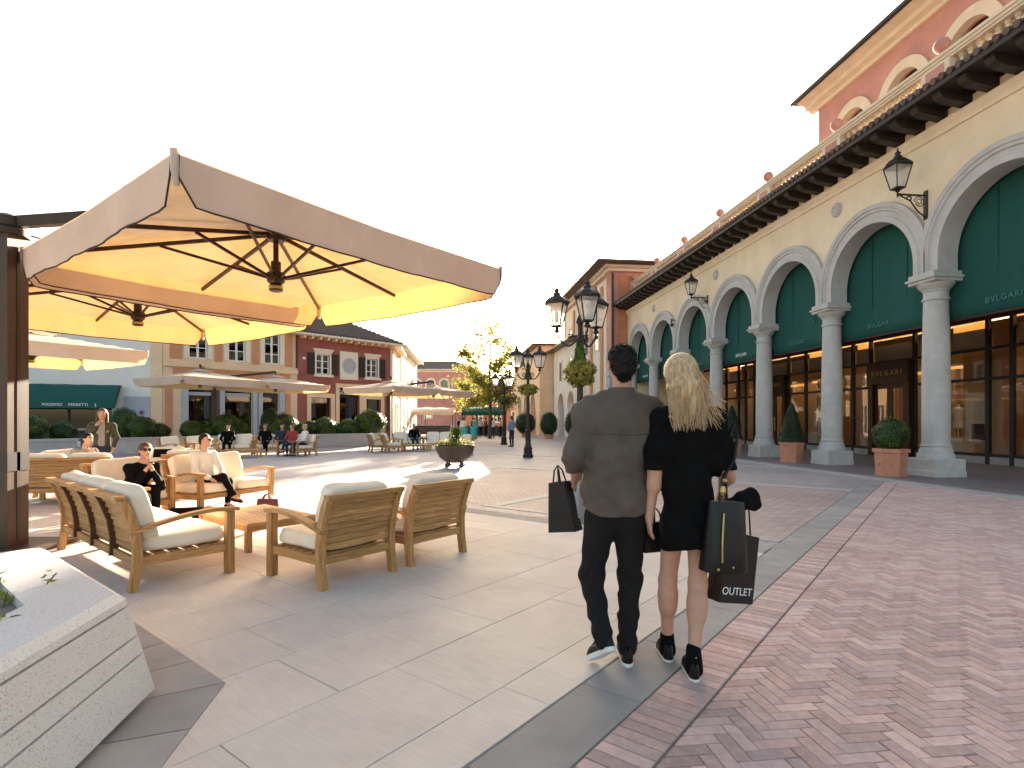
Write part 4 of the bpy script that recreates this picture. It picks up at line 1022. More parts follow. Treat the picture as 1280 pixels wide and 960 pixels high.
# lower white house in front of the tower
r2p = arc_world(-1.85, 30.3)
r2 = thing('pale_house', 'pale grey-white two-storey house with arched doorway beside the tower', 'house', (*r2p, 0), FTH)
def arched_front(parent, L, H, arches, m, depth=7.0):
    mb = MB(); n_ = 16
    ys = [0.0]
    for yc, r_, zs in arches:
        mb.add([(0, ys[-1], 0), (0, yc - r_, 0), (0, yc - r_, H), (0, ys[-1], H)], [(0, 1, 2, 3)])
        v = []
        for i in range(n_ + 1): a = math.pi * i / n_; v += [(0, yc - r_ * math.cos(a), zs + r_ * math.sin(a)), (0, yc - r_ * math.cos(a), H)]
        mb.add(v, [(2 * i, 2 * i + 2, 2 * i + 3, 2 * i + 1) for i in range(n_)])
        pts = [(yc - r_, 0)] + [(yc - r_ * math.cos(math.pi * i / n_), zs + r_ * math.sin(math.pi * i / n_)) for i in range(n_ + 1)] + [(yc + r_, 0)]
        v = []
        for y, z in pts: v += [(0, y, z), (.6, y, z)]
        mb.add(v, [(2 * i, 2 * i + 1, 2 * i + 3, 2 * i + 2) for i in range(len(pts) - 1)])
        ys.append(yc + r_)
    mb.add([(0, ys[-1], 0), (0, L, 0), (0, L, H), (0, ys[-1], H)], [(0, 1, 2, 3)])
    mb.add([(0, 0, 0), (depth, 0, 0), (depth, 0, H), (0, 0, H), (0, L, 0), (depth, L, 0), (depth, L, H), (0, L, H)], [(0, 1, 2, 3), (4, 5, 6, 7), (1, 5, 6, 2), (3, 2, 6, 7)])
    w_ = mb.build('wall', m, parent)
    for yc, r_, zs in arches:
        d = MB(); d.b2(.55, .6, yc - r_, yc + r_, 0, zs + r_); d.build('shop_window', 'glass_dark', parent)
        d = MB(); d.b2(.9, .95, yc - r_ - .2, yc + r_ + .2, 0, zs + r_ + .1); d.build('room', 'interior', parent)
        d = MB(); d.sweep([(lambda q, x, th=math.pi * i / 20: (x, yc - q * math.cos(th), zs + q * math.sin(th))) for i in range(21)], [(r_ - .01, -.06), (r_ + .28, -.06), (r_ + .28, .02), (r_ - .01, .02)]); d.build('arch_surround', 'trim', parent, smooth=40)
def low_roof(parent, L, H, depth, rise=1.0, over=.8):
    m = MB(); m.b2(-over, depth, -over * .4, L + over, H, H + .14); r_ = m.build('eave', 'bronze', parent)
    m = MB(); m.add([(-over, -over * .4, H + .145), (depth, -over * .4, H + .145), (depth, L + over, H + .145), (-over, L + over, H + .145), (depth * .5, L * .3, H + rise), (depth * .5, L * .7, H + rise)], [(0, 1, 4), (1, 2, 5, 4), (2, 3, 5), (3, 0, 4, 5)]); m.build('roof', 'roof_tile', parent)
arched_front(r2, 10.0, 7.9, [(2.6, 1.3, 2.6), (6.6, 1.3, 2.6)], 'white_wall'); low_roof(r2, 10.0, 7.9, 7)
for y in (2.1, 6.1): m = MB(); m.b2(-.03, .02, y, y + 1.0, 5.0, 6.6); w_ = m.build('window', 'glass_dark', r2); m = MB(); m.b2(-.08, .02, y - .15, y - .01, 4.9, 6.7); m.b2(-.08, .02, y + 1.01, y + 1.15, 4.9, 6.7); m.b2(-.08, .02, y - .15, y + 1.15, 6.7, 6.85); m.build('surround', 'trim', w_)
r3p = arc_world(-3.2, 40.5)
r3 = thing('yellow_house', 'warm cream house with a large arched entrance beyond the lamp posts', 'house', (*r3p, 0), FTH)
arched_front(r3, 20.0, 8.7, [(4.0, 1.7, 2.6), (9.0, 1.7, 2.6), (14.0, 1.7, 2.6)], 'peach_wall'); low_roof(r3, 20.0, 8.7, 8)
# far pink building closing the square
fp = thing('pink_palace', 'pink building with three arched upper windows closing the far end of the square', 'building', (-20.5, 98, 0), 0)
holes = []
body(fp, 0, 14, 8, 10.3, 'pink_wall', [(3.2 + i * 2.4, 4.5 + i * 2.4, 5.9, 8.6) for i in range(3)] + [(5.4, 6.4, 1.9, 3.6), (2.0, 3.0, 1.9, 3.6)])
for i in range(3):
    xc = 3.85 + i * 2.4
    m = MB(); m.sweep([(lambda r_, y, th=math.pi * j / 16: (xc + r_ * math.cos(th), y, 7.95 + r_ * math.sin(th))) for j in range(17)], [(.62, -.1), (.95, -.1), (.95, .02), (.62, .02)]); m.b2(xc - .95, xc - .62, -.1, .02, 5.9, 7.95); m.b2(xc + .62, xc + .95, -.1, .02, 5.9, 7.95)
    w_ = m.build('window', 'trim', fp, smooth=40); g_ = MB(); g_.b2(xc - .63, xc + .63, .2, .22, 5.9, 8.6); g_.build('pane', 'glass_dark', w_)
m = MB(); m.b2(0, 14, -.12, .02, 5.3, 5.6); m.build('string_course', 'trim', fp)
m = MB(); m.b2(0, 14, -.14, .02, 9.9, 10.3); m.build('cornice', 'trim', fp)
for x in (2.0, 5.4): window(fp, x, x + 1.0, 1.9, 3.6, rows=2, fw=.25)
hip_roof(fp, 0, 14, 0, 8, 10.4, 1.9, .8, tiles=False)
fr_ = thing('ochre_house', 'low ochre house behind the leafy tree', 'house', (-7.5, 92, 0), 0)
body(fr_, 0, 16, 8, 7.0, 'ochre_wall', [(1.5 + i * 3, 2.6 + i * 3, z, z + 1.7) for i in range(5) for z in (1.2, 4.3)])
for i in range(5):
    for z in (1.2, 4.3): window(fr_, 1.5 + i * 3, 2.6 + i * 3, z, z + 1.7, rows=2)
hip_roof(fr_, 0, 16, 0, 8, 7.1, 1.6, .7, tiles=False)
# ------------------------------------------------------------------ vegetation
def leaves(n, pos_fn, size, aspect=1.6, up=.25, jitter=.35):
    """n leaf-shaped faces; pos_fn(i)->(point, outward normal)"""
    v = []; f = []
    for i in range(n):
        p, nrm = pos_fn(i)
        nn = (Vector(nrm) + Vector((random.gauss(0, jitter), random.gauss(0, jitter), random.gauss(0, jitter) + up))).normalized()
        t = nn.cross(Vector((random.gauss(0, 1), random.gauss(0, 1), random.gauss(0, 1))))
        if t.length < 1e-3: t = Vector((1, 0, 0))
        t.normalize(); b = nn.cross(t); s = size * random.uniform(.65, 1.3)
        p = Vector(p); o = len(v); tip = nn * s * .25
        v += [p - t * s * aspect * .5, p + b * s * .45, p + t * s * aspect * .5 + tip * .4, p - b * s * .45]
        f += [(o, o + 1, o + 2, o + 3)]
    return v, f
def ball_mesh(name, n, size, m, squash=.9, lump=.10, seed=0):
    rs_ = random.Random(seed); ph = [rs_.uniform(0, 6) for _ in range(6)]
    def rad(d):
        return 1 + lump * (math.sin(d.x * 4 + ph[0]) * math.sin(d.y * 5 + ph[1]) + .6 * math.sin(d.z * 7 + ph[2] + d.x * 5)) * .6
    def pos(i):
        d = Vector((random.gauss(0, 1), random.gauss(0, 1), random.gauss(0, 1))).normalized()
        r_ = rad(d) * (1 - abs(random.gauss(0, .05)))
        return Vector((d.x * r_, d.y * r_, d.z * r_ * squash)), d
    v, f = leaves(n, pos, size)
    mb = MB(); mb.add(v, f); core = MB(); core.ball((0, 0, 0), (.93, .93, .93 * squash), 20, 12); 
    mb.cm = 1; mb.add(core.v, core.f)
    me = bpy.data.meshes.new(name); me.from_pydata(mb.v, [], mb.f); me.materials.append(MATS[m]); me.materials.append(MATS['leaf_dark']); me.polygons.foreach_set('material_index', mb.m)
    return me
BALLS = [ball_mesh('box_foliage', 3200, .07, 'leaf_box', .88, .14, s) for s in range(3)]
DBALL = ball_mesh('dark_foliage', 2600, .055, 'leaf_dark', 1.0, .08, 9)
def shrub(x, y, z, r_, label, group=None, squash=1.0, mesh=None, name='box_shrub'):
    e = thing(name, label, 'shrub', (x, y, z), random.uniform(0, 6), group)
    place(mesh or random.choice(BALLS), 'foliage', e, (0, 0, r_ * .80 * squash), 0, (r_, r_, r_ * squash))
    m = MB(); m.tube([(0, 0, -.04), (.01, 0, r_ * .5)], [.04 * r_ + .015, .02], 6); m.build('stem', 'bark', e)
    return e
# long granite planters that line the square, with clipped box in them
P0 = Vector((-18.95, 20.6)); PD = Vector((.70, .714)).normalized(); PN = Vector((-PD.y, PD.x)); PRZ = math.atan2(PD.y, PD.x)
def planter_box(s0, s1, label):
    c = P0 + PD * s0; e = thing('stone_planter', label, 'planter', (c.x, c.y, .002), PRZ, 'long low stone planters along the house fronts')
    L_ = s1 - s0; m = MB(); m.b2(.04, L_ - .04, 0, .16, 0.0, .6); m.b2(.04, L_ - .04, 1.14, 1.3, 0, .6); m.b2(.04, .2, .16, 1.14, 0, .6); m.b2(L_ - .2, L_ - .04, .16, 1.14, 0, .6); m.build('wall', 'strip_stone', e)
    m = MB(); m.b2(0, L_, -.05, .2, .6, .70); m.b2(0, L_, 1.1, 1.35, .6, .70); m.b2(0, .24, .2, 1.1, .6, .70); m.b2(L_ - .24, L_, .2, 1.1, .6, .7); m.build('coping', 'strip_stone', e)
    m = MB(); m.b2(.2, L_ - .2, .16, 1.14, .0, .58); m.build('soil', 'soil', e)
planter_box(-5.5, 2.4, 'long low stone planter in front of the green-awning house')
planter_box(2.6, 9.6, 'long low stone planter in front of the peach house')
planter_box(9.8, 16.4, 'long low stone planter in front of the dark red house')
spots = [(.9, .55), (2.0, .4), (3.2, .38), (3.9, .34), (4.6, .52), (5.4, .36), (6.6, .42), (7.3, .34), (8.1, .58), (8.9, .36), (10.3, .5), (11.0, .6), (11.8, .36), (12.4, .42), (13.1, .5), (13.8, .38), (14.5, .46), (15.2, .42), (15.9, .72), (-.2, .5), (-1.2, .42)]
def front(s): return 'the cream house' if s < 2.5 else 'the peach house' if s < 9.7 else 'the dark red house'
spots.sort(); ordn = ['first', 'second', 'third', 'fourth', 'fifth', 'sixth', 'seventh', 'eighth', 'ninth', 'tenth']; cnt_ = {}
for i, (s_, r_) in enumerate(spots):
    p = P0 + PD * s_ + PN * (.5 + .3 * (i % 2)); big = 'large' if r_ > .48 else 'small'
    shrub(p.x, p.y, .58, r_ * 1.2, f'{big} clipped round box shrub, {ordn[cnt_.setdefault(front(s_), 0)]} along the planter before {front(s_)}', 'clipped box shrubs in the stone planters'); cnt_[front(s_)] += 1
p = P0 + PD * 4.1 + PN * .9; shrub(p.x, p.y, .58, .55, 'upright leafy bush between box balls before the peach house', None, 1.5)
p = P0 + PD * 10.4 + PN * 1.0; shrub(p.x, p.y, .58, .5, 'dark upright evergreen bush at the seam of the peach and red houses', None, 1.7, DBALL)
# little pine with flat whorls of branches
def pine(x, y, z, h, label):
    e = thing('young_pine', label, 'tree', (x, y, z)); m = MB(); m.tube([(0, 0, -.05), (.02, 0, h * .5), (0, 0, h)], [.06, .04, .01], 7); m.build('trunk', 'bark', e)
    v = []; f = []
    br_ = MB()
    for k in range(6):
        zz = h * (.18 + .14 * k); L_ = (h - zz) * .52 + .1
        for j in range(7):
            a = j * 2 * math.pi / 7 + k; d = Vector((math.cos(a), math.sin(a), .12)); br_.tube([(0, 0, zz), d * L_ + Vector((0, 0, zz))], [.015, .006], 4)
            def pos(i, d=d, L_=L_, zz=zz): t = random.random() ** .6; return Vector((0, 0, zz)) + d * L_ * t + Vector((random.gauss(0, .06), random.gauss(0, .06), random.gauss(0, .03))), (0, 0, 1)
            q, g_ = leaves(70, pos, .05, 3.0); o = len(v); v += q; f += [tuple(i + o for i in t_) for t_ in g_]
    br_.build('branches', 'bark', e); raw('foliage', v, f, 'leaf_dark', e, smooth=False)
p = P0 + PD * .1 + PN * .6; pine(p.x - .35, p.y - .1, .58, 1.75, 'young pine with flat tiers of branches under the green awning')
# tree beyond the lamp posts
def tree(x, y, h, label, seed=3, nleaf=9000):
    rs_ = random.Random(seed); e = thing('leafy_tree', label, 'tree', (x, y, 0)); m = MB()
    m.tube([(0, 0, -.1), (.05, .02, h * .2), (-.03, 0, h * .45), (.05, 0, h * .75), (0, 0, h * .98)], [.17, .13, .10, .05, .015], 9)
    tips = []
    for k in range(26):
        z0 = h * (.2 + .72 * k / 26); a = k * 2.4 + rs_.uniform(-.4, .4); L_ = (2.9 if z0 < h * .55 else 2.9 * (1 - (z0 / h - .55) * 1.6)) * rs_.uniform(.7, 1.1)
        d = Vector((math.cos(a), math.sin(a), rs_.uniform(.35, .8))).normalized(); p1 = Vector((0, 0, z0)); p2 = p1 + d * L_ * .6; p3 = p1 + d * L_ + Vector((0, 0, .2))
        m.tube([p1, p2, p3], [.04 * (1.2 - z0 / h) + .012, .02, .006], 5)
        for q in range(4):
            t = rs_.uniform(.35, 1); c = p1 + (p3 - p1) * t; d2 = Vector((rs_.gauss(0, 1), rs_.gauss(0, 1), rs_.gauss(.4, .6))).normalized(); tip = c + d2 * rs_.uniform(.3, .7); m.tube([c, tip], [.012, .004], 4); tips.append((tip, z0 / h)); tips.append((c, z0 / h))
    m.build('trunk', 'bark', e, smooth=60)
    wts = [1.0 if zr < .55 else .22 for _, zr in tips]
    ch = random.choices(range(len(tips)), wts, k=nleaf)
    def pos(i):
        c = tips[ch[i]][0]; return c + Vector((random.gauss(0, .26), random.gauss(0, .26), random.gauss(0, .22))), (random.gauss(0, .5), random.gauss(0, .5), 1)
    v, f = leaves(nleaf, pos, .15, 1.5, .2, .8); raw('crown', v, f, 'leaf_tree', e, smooth=False)
tree(-1.75, 44.0, 9.6, 'slender young tree with sparse yellow-green leaves beyond the lamp posts')
tree(-3.9, 62.0, 7.0, 'bushy yellow-green tree standing before the pink building', 8, 4200)
# terracotta planters along the arcade
def terracotta(y, x, kind, label, s=1.0):
    e = thing('potted_topiary', label, 'potted plant', (*arc_world(x, y), .013), FTH + R(20), 'clipped shrubs in terracotta pots along the arcade'); e.scale = (.88, .88, .95)
    m = MB(); hexa = lambda r_: [(r_ * math.cos(R(60 * i)), r_ * math.sin(R(60 * i))) for i in range(6)]
    a, b = hexa(.37), hexa(.41); n = 6
    m.add([(x_, y_, 0) for x_, y_ in a] + [(x_, y_, .62) for x_, y_ in b], [tuple(range(5, -1, -1)), tuple(range(6, 12))] + [(i, (i + 1) % 6, 6 + (i + 1) % 6, 6 + i) for i in range(6)])
    m.prism(hexa(.46), .622, .72); m.prism(hexa(.40), 0.0, .05)
    pt = m.build('pot', 'terracotta', e)
    for i in range(6):
        a_ = R(30 + 60 * i); r2 = MB(); r2.lathe([(.055, 0), (.05, .012), (.02, .022), (0, .022)], n=10, cap=False); q = r2.build('boss', 'terracotta', pt, (.345 * math.cos(a_), .345 * math.sin(a_), .33)); q.rotation_euler = (0, R(90), a_)
    if kind == 'round':
        place(BALLS[0], 'foliage', e, (0, 0, 1.10), 0, (.46, .46, .50))
    else:
        v = []; f = []
        hh = 1.35
        def pos(i):
            t = random.random() ** 1.3; a2 = random.uniform(0, 6.28); r_ = .44 * (1 - t) ** .75 + .02; return Vector((r_ * math.cos(a2), r_ * math.sin(a2), .72 + t * hh)), Vector((math.cos(a2), math.sin(a2), .4))
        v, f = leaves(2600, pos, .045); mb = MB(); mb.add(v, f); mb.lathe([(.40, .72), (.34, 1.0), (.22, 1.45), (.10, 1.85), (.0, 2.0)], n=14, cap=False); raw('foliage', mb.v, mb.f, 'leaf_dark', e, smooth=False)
    m = MB(); m.tube([(0, 0, .6), (0, 0, 1.0)], .03, 6); m.build('stem', 'bark', e)
terracotta(.17, -1.1, 'round', 'round clipped shrub in a terracotta pot beside the stoutest column plinth')
terracotta(4.8, -.75, 'cone', 'cone-shaped dark shrub in a terracotta pot between two columns')
terracotta(7.9, -1.2, 'cone', 'cone-shaped dark shrub in a terracotta pot beside the blond woman')
terracotta(12.2, -.9, 'cone', 'cone-shaped dark shrub in a terracotta pot at the far columns')
for i, (px, py, r_, sq) in enumerate(((4.35, 38.5, .75, 1.35), (2.9, 44.0, .72, 1.35), (1.2, 50.0, .95, 1.05), (4.9, 34.0, .6, 1.3))):
    e = thing('egg_topiary', ['tall egg-shaped dark topiary by the pale arched house', 'egg-shaped dark topiary at the warm cream arch', 'broad dark round topiary beside the man in a blue shirt', 'egg-shaped dark topiary in the corner of the pink tower'][i], 'topiary', (px, py, .0)); place(DBALL, 'foliage', e, (0, 0, r_ * sq * .98 + .2), 0, (r_, r_, r_ * sq))
    m = MB(); m.lathe([(.3, 0), (.38, .35), (.40, .36)], n=12); m.build('pot', 'terracotta', e, smooth=40)
# bowl planter on feet
bw_ = thing('bowl_planter', 'dark round bowl planter on feet with yellow flowers and a green sprig', 'planter', (-1.72, 16.9, .004))
m = MB(); m.lathe([(.12, .13), (.30, .17), (.46, .30), (.55, .46), (.585, .60), (.60, .62), (.60, .66), (.56, .66), (.53, .60)], n=32, cap=False); m.build('bowl', 'bowl_metal', bw_, smooth=40)
m = MB(); m.lathe([(.54, .58), (.0, .62)], n=24, cap=False); m.build('soil', 'soil', bw_)
for i in range(4):
    a = R(45 + 90 * i); m = MB(); m.ball((.30 * math.cos(a), .30 * math.sin(a), .065), (.08, .08, .065)); m.tube([(.30 * math.cos(a), .30 * math.sin(a), .08), (.27 * math.cos(a), .27 * math.sin(a), .2)], .04, 6); m.build('foot', 'bowl_metal', bw_, smooth=40)
def pos(i):
    a = random.uniform(0, 6.28); r_ = .58 * math.sqrt(random.random()); return Vector((r_ * math.cos(a), r_ * math.sin(a), .66 + abs(random.gauss(0, .05)) + .06 * (1 - r_))), (0, 0, 1)
v, f = leaves(500, pos, .06); tag(raw('leaves', v, f, 'leaf_fresh', bw_, smooth=False), kind='stuff'); v, f = leaves(260, lambda i: (lambda p: (p[0] + Vector((0, 0, .04)), p[1]))(pos(i)), .055); tag(raw('flowers', v, f, 'petal', bw_, smooth=False), kind='stuff')
def pos(i):
    t = random.random(); return Vector((random.gauss(0, .07) + .05 * t, random.gauss(0, .07), .68 + .5 * t)), (random.gauss(0, 1), random.gauss(0, 1), .3)
v, f = leaves(420, pos, .06, 2.2); raw('sprig', v, f, 'leaf_box', bw_, smooth=False)
# street lamps with flower baskets
def flower_ring(e, z, R0, hgt, n, m='leaf_box'):
    def pos(i):
        d = Vector((random.gauss(0, 1), random.gauss(0, 1), random.gauss(0, 1))).normalized(); k = 1 + .16 * math.sin(d.x * 5 + z) * math.sin(d.y * 4 + d.z * 5) - abs(random.gauss(0, .12)); dr = (.10 * random.random() if d.z < -.2 else 0); return Vector((d.x * R0 * k, d.y * R0 * k, z + d.z * hgt * .55 * k - dr)), d
    v, f = leaves(n, pos, .06, 1.7); o = raw('flower_basket', v, f, m, e, smooth=False)
    k = MB(); k.lathe([(.06, z - hgt * .42), (R0 * .5, z - hgt * .28), (R0 * .62, z + .0), (.06, z + .1)], n=14, cap=False); k.build('basket', 'soil', o)
mat('basket_green', (.1, .12, .05), .8, .3, 30)
l1 = lamp_post(1.42, 11.7, R(-80), 'tall three-lantern lamp post with a green flower basket right behind the man', True); flower_ring(l1, 2.42, .32, .45, 1100, 'leaf_tree')
def pos(i):
    t = random.random(); a = random.uniform(0, 6.28); r_ = .13 * (1 - .6 * t); return Vector((r_ * math.cos(a), r_ * math.sin(a), 2.62 + .42 * t)), Vector((math.cos(a), math.sin(a), .3))
v, f = leaves(420, pos, .06, 1.7); raw('ivy', v, f, 'leaf_box', l1, smooth=False)
l2 = lamp_post(.61, 21.3, R(90), 'three-lantern lamp post standing free on the plaza with a ring of leaves', True); flower_ring(l2, 2.62, .38, .32, 1000, 'leaf_tree')
v, f = leaves(300, lambda i: (lambda p: (p[0] + Vector((0, 0, .35)), p[1]))(pos(i)), .06, 1.7); raw('ivy', v, f, 'leaf_box', l2, smooth=False)
l3 = lamp_post(-.47, 32.7, R(70), 'three-lantern lamp post in front of the slender tree', True); flower_ring(l3, 2.6, .36, .34, 600, 'leaf_box')
# ------------------------------------------------------------------ cantilever umbrellas: one mast carries two canopies over its corners
CS = 1.835           # half side of a canopy
Z_RIM, Z_APEX, VAL = 3.22, 3.62, .34
def canopy_parts(parent, cx, cy, rz, cm='canvas', detail=True):
    """canopy centred at local (cx,cy); its corners lie on the local axes turned by rz"""
    rot = rz + R(45)
    def T(x, y, z): return (cx + x * math.cos(rot) - y * math.sin(rot), cy + x * math.sin(rot) + y * math.cos(rot), z)
    N = 14; mb = MB()
    def zt(u, v):
        d = max(abs(u), abs(v)); m_ = min(abs(u), abs(v))
        base = Z_RIM + (Z_APEX - Z_RIM) * (1 - d)
        if d > 1e-6: base -= .045 * (1 - (m_ / d)) * d * (1 - .3 * d) * (1 if detail else .6)
        return base
    v = []; f = []
    for j in range(N + 1):
        for i in range(N + 1):
            u, w_ = -1 + 2 * i / N, -1 + 2 * j / N; v.append(T(u * CS, w_ * CS, zt(u, w_)))
    for j in range(N):
        for i in range(N): q = j * (N + 1) + i; f.append((q, q + 1, q + N + 2, q + N + 1))
    mb.add(v, f); can = mb.build('canopy', cm, parent, smooth=25)
    # vent cap
    mb = MB(); k = .22; mb.add([T(0, 0, Z_APEX + .10)] + [T(sx * k * CS, sy * k * CS, Z_APEX - .04) for sx, sy in ((1, 1), (-1, 1), (-1, -1), (1, -1))], [(0, 1, 2), (0, 2, 3), (0, 3, 4), (0, 4, 1)]); mb.build('vent_cap', cm, can)
    for s_ in range(4):
        a = s_ * math.pi / 2; ca_, sa = math.cos(a), math.sin(a)
        def E(t, z, o=0.0):
            x, y = CS + .006 + o, t * CS; return T(x * ca_ - y * sa, x * sa + y * ca_, z)
        nv_, nh = 30, 5; v = []; f = []; bott = []
        for i in range(nv_ + 1):
            t = -.985 + 1.97 * i / nv_; e = 1 - abs(t); cut = VAL * (1 - .55 * math.exp(-((e - .015) / .022)))   # rounded lower corners
            zr = zt(1, t) if True else Z_RIM
            for j in range(nh + 1):
                zz = zr + .004 - cut * j / nh; wv = (.012 * math.sin(t * 11 + s_) + .006 * math.sin(t * 29 + s_ * 2)) * (j / nh); v.append(E(t, zz, wv))
            bott.append(v[-1])
        for i in range(nv_):
            for j in range(nh): q = i * (nh + 1) + j; f.append((q, q + 1, q + nh + 2, q + nh + 1))
        mb = MB(); mb.add(v, f); va = mb.build('valance', cm, can, smooth=True)
        if detail:
            mb = MB(); path = [E(-.985, zt(1, -.985)), *bott, E(.985, zt(1, .985))]; mb.tube(path, .0075, 5); mb.build('piping', 'piping', va)
    # corner gussets
    for sx, sy in ((1, 1), (-1, 1), (-1, -1), (1, -1)):
        mb = MB(); mb.tube([T(sx * CS * .997, sy * CS * .997, Z_RIM + .03), T(sx * CS * .997, sy * CS * .997, Z_RIM - VAL * .3), T(sx * CS * .985, sy * CS * .985, Z_RIM - VAL * .62)], [.03, .028, .02], 6); mb.build('corner_pocket', cm, can, smooth=60)
    # hub, ribs and struts
    h = MB(); h.lathe([(.09, 3.44), (.10, 3.47), (.10, 3.54), (.06, 3.56)], (cx, cy, 0), 12); h.build('upper_hub', 'bronze', parent, smooth=40)
    h = MB(); h.lathe([(.055, 2.86), (.075, 2.87), (.075, 2.93), (.06, 2.94), (.095, 2.97), (.10, 3.02), (.10, 3.07), (.055, 3.09), (.055, 3.2), (.03, 3.21), (.03, 3.45)], (cx, cy, 0), 12); hb = h.build('lower_hub', 'bronze', parent, smooth=40)
    h = MB(); h.lathe([(.078, 2.885), (.08, 2.89), (.08, 2.915), (.078, 2.92)], (cx, cy, 0), 12, cap=False); h.build('hub_ring', 'brass', hb)
    for k_ in range(8):
        a = k_ * math.pi / 4; d = CS * (1.0 if k_ % 2 == 0 else math.sqrt(2)) * .97
        u = (math.cos(a), math.sin(a)); ze = Z_RIM - .045 if k_ % 2 else Z_RIM - .085
        p0 = T(u[0] * .08, u[1] * .08, 3.50); p1 = T(u[0] * d, u[1] * d, ze)
        m = MB(); m.bar(p0, p1, .028, .04); rb = m.build('rib', 'bronze', parent)
        tt = .47; pm_ = tuple(p0[i] + (p1[i] - p0[i]) * tt for i in range(3))
        m = MB(); m.bar(T(u[0] * .09, u[1] * .09, 3.02), (pm_[0], pm_[1], pm_[2] - .02), .022, .03); m.build('strut', 'bronze', rb)
def umbrella(x, y, dirs, label, detail=True, cm='canvas'):
    """dirs: bearings (degrees, from +X) of the canopy centres from the mast"""
    e = thing('cantilever_umbrella', label, 'umbrella', (x, y, TOP if detail else .004))
    off = 2.75
    m = MB(); m.b2(-.13, .13, -.13, .13, 0, 3.36)
    m.b2(-.45, .45, -.45, .45, 0, .05); m.build('mast', 'mast_wood', e)
    for sx, sy in ((1, 0), (-1, 0), (0, 1), (0, -1)):
        m = MB(); m.b2(*( (sx * .131 - .004, sx * .131 + .004) if sx else (-.02, .02)), *((sy * .131 - .004, sy * .131 + .004) if sy else (-.02, .02)), .1, 3.2); m.build('mast_groove', 'dark_frame', e)
    m = MB(); m.lathe([(.20, 3.36), (.20, 3.42), (.14, 3.46), (.14, 3.56), (.05, 3.6)], n=16); m.build('mast_head', 'bronze', e, smooth=40)
    m = MB(); m.b2(-.135, .135, -.135, .135, .85, 1.05); m.build('crank_box', 'dark_frame', e)
    for d in dirs:
        a = R(d); cx, cy = off * math.cos(a), off * math.sin(a)
        m = MB(); m.bar((0, 0, 3.50), (cx, cy, 3.86), .09, .12); m.tube([(cx, cy, 3.9), (cx, cy, 3.56)], .03, 8); m.build('arm', 'bronze', e)
        canopy_parts(e, cx, cy, a, cm, detail)
umbrella(-5.42, 6.0, (8.5, 98.5), 'wide yellow-beige umbrella pair on a dark wooden mast over the teak sofa')
umbrella(-14.75, 13.4, (14,), 'cream umbrella whose white top faces the green awning', False, 'canvas_far')
umbrella(-14.6, 27.6, (-75, 15), 'pair of cream umbrellas standing before the peach house', False, 'canvas_far')
umbrella(-7.6, 34.5, (-75, 15), 'pair of cream umbrellas standing before the dark red house', False, 'canvas_far')

# ------------------------------------------------------------------ lounge furniture (local: +Y is where the sitter looks)
def pillow(name, sx, sy, sz, m, parent, loc, tilt=0.0, puff=.35, seed=0, n=12):
    """cushion: superellipsoid box with puffed faces and slightly slack edges"""
    v = []; f = []; rs_ = random.Random(seed); ph = [rs_.uniform(0, 6) for _ in range(4)]
    def P(u, v_):
        a, b = u * math.pi * 2, (v_ - .5) * math.pi
        def s(w_, p): return math.copysign(abs(w_) ** p, w_)
        x = s(math.cos(a), .28) * s(math.cos(b), .28); y = s(math.sin(a), .28) * s(math.cos(b), .28); z = s(math.sin(b), puff)
        q = 1 + .025 * math.sin(3 * x + ph[0]) * math.sin(4 * z + ph[1]) + .02 * math.sin(5 * y + ph[2] + 3 * x)
        return Vector((x * sx / 2 * q, y * sy / 2 * q, z * sz / 2 * q))
    nu, nv_ = 48, 20; M = Matrix.Rotation(tilt, 3, 'X')
    for j in range(nv_ + 1):
        for i in range(nu): v.append(M @ P(i / nu, j / nv_))
    for j in range(nv_):
        for i in range(nu): f.append((j * nu + i, j * nu + (i + 1) % nu, (j + 1) * nu + (i + 1) % nu, (j + 1) * nu + i))
    return raw(name, v, f, m, parent, True, loc)
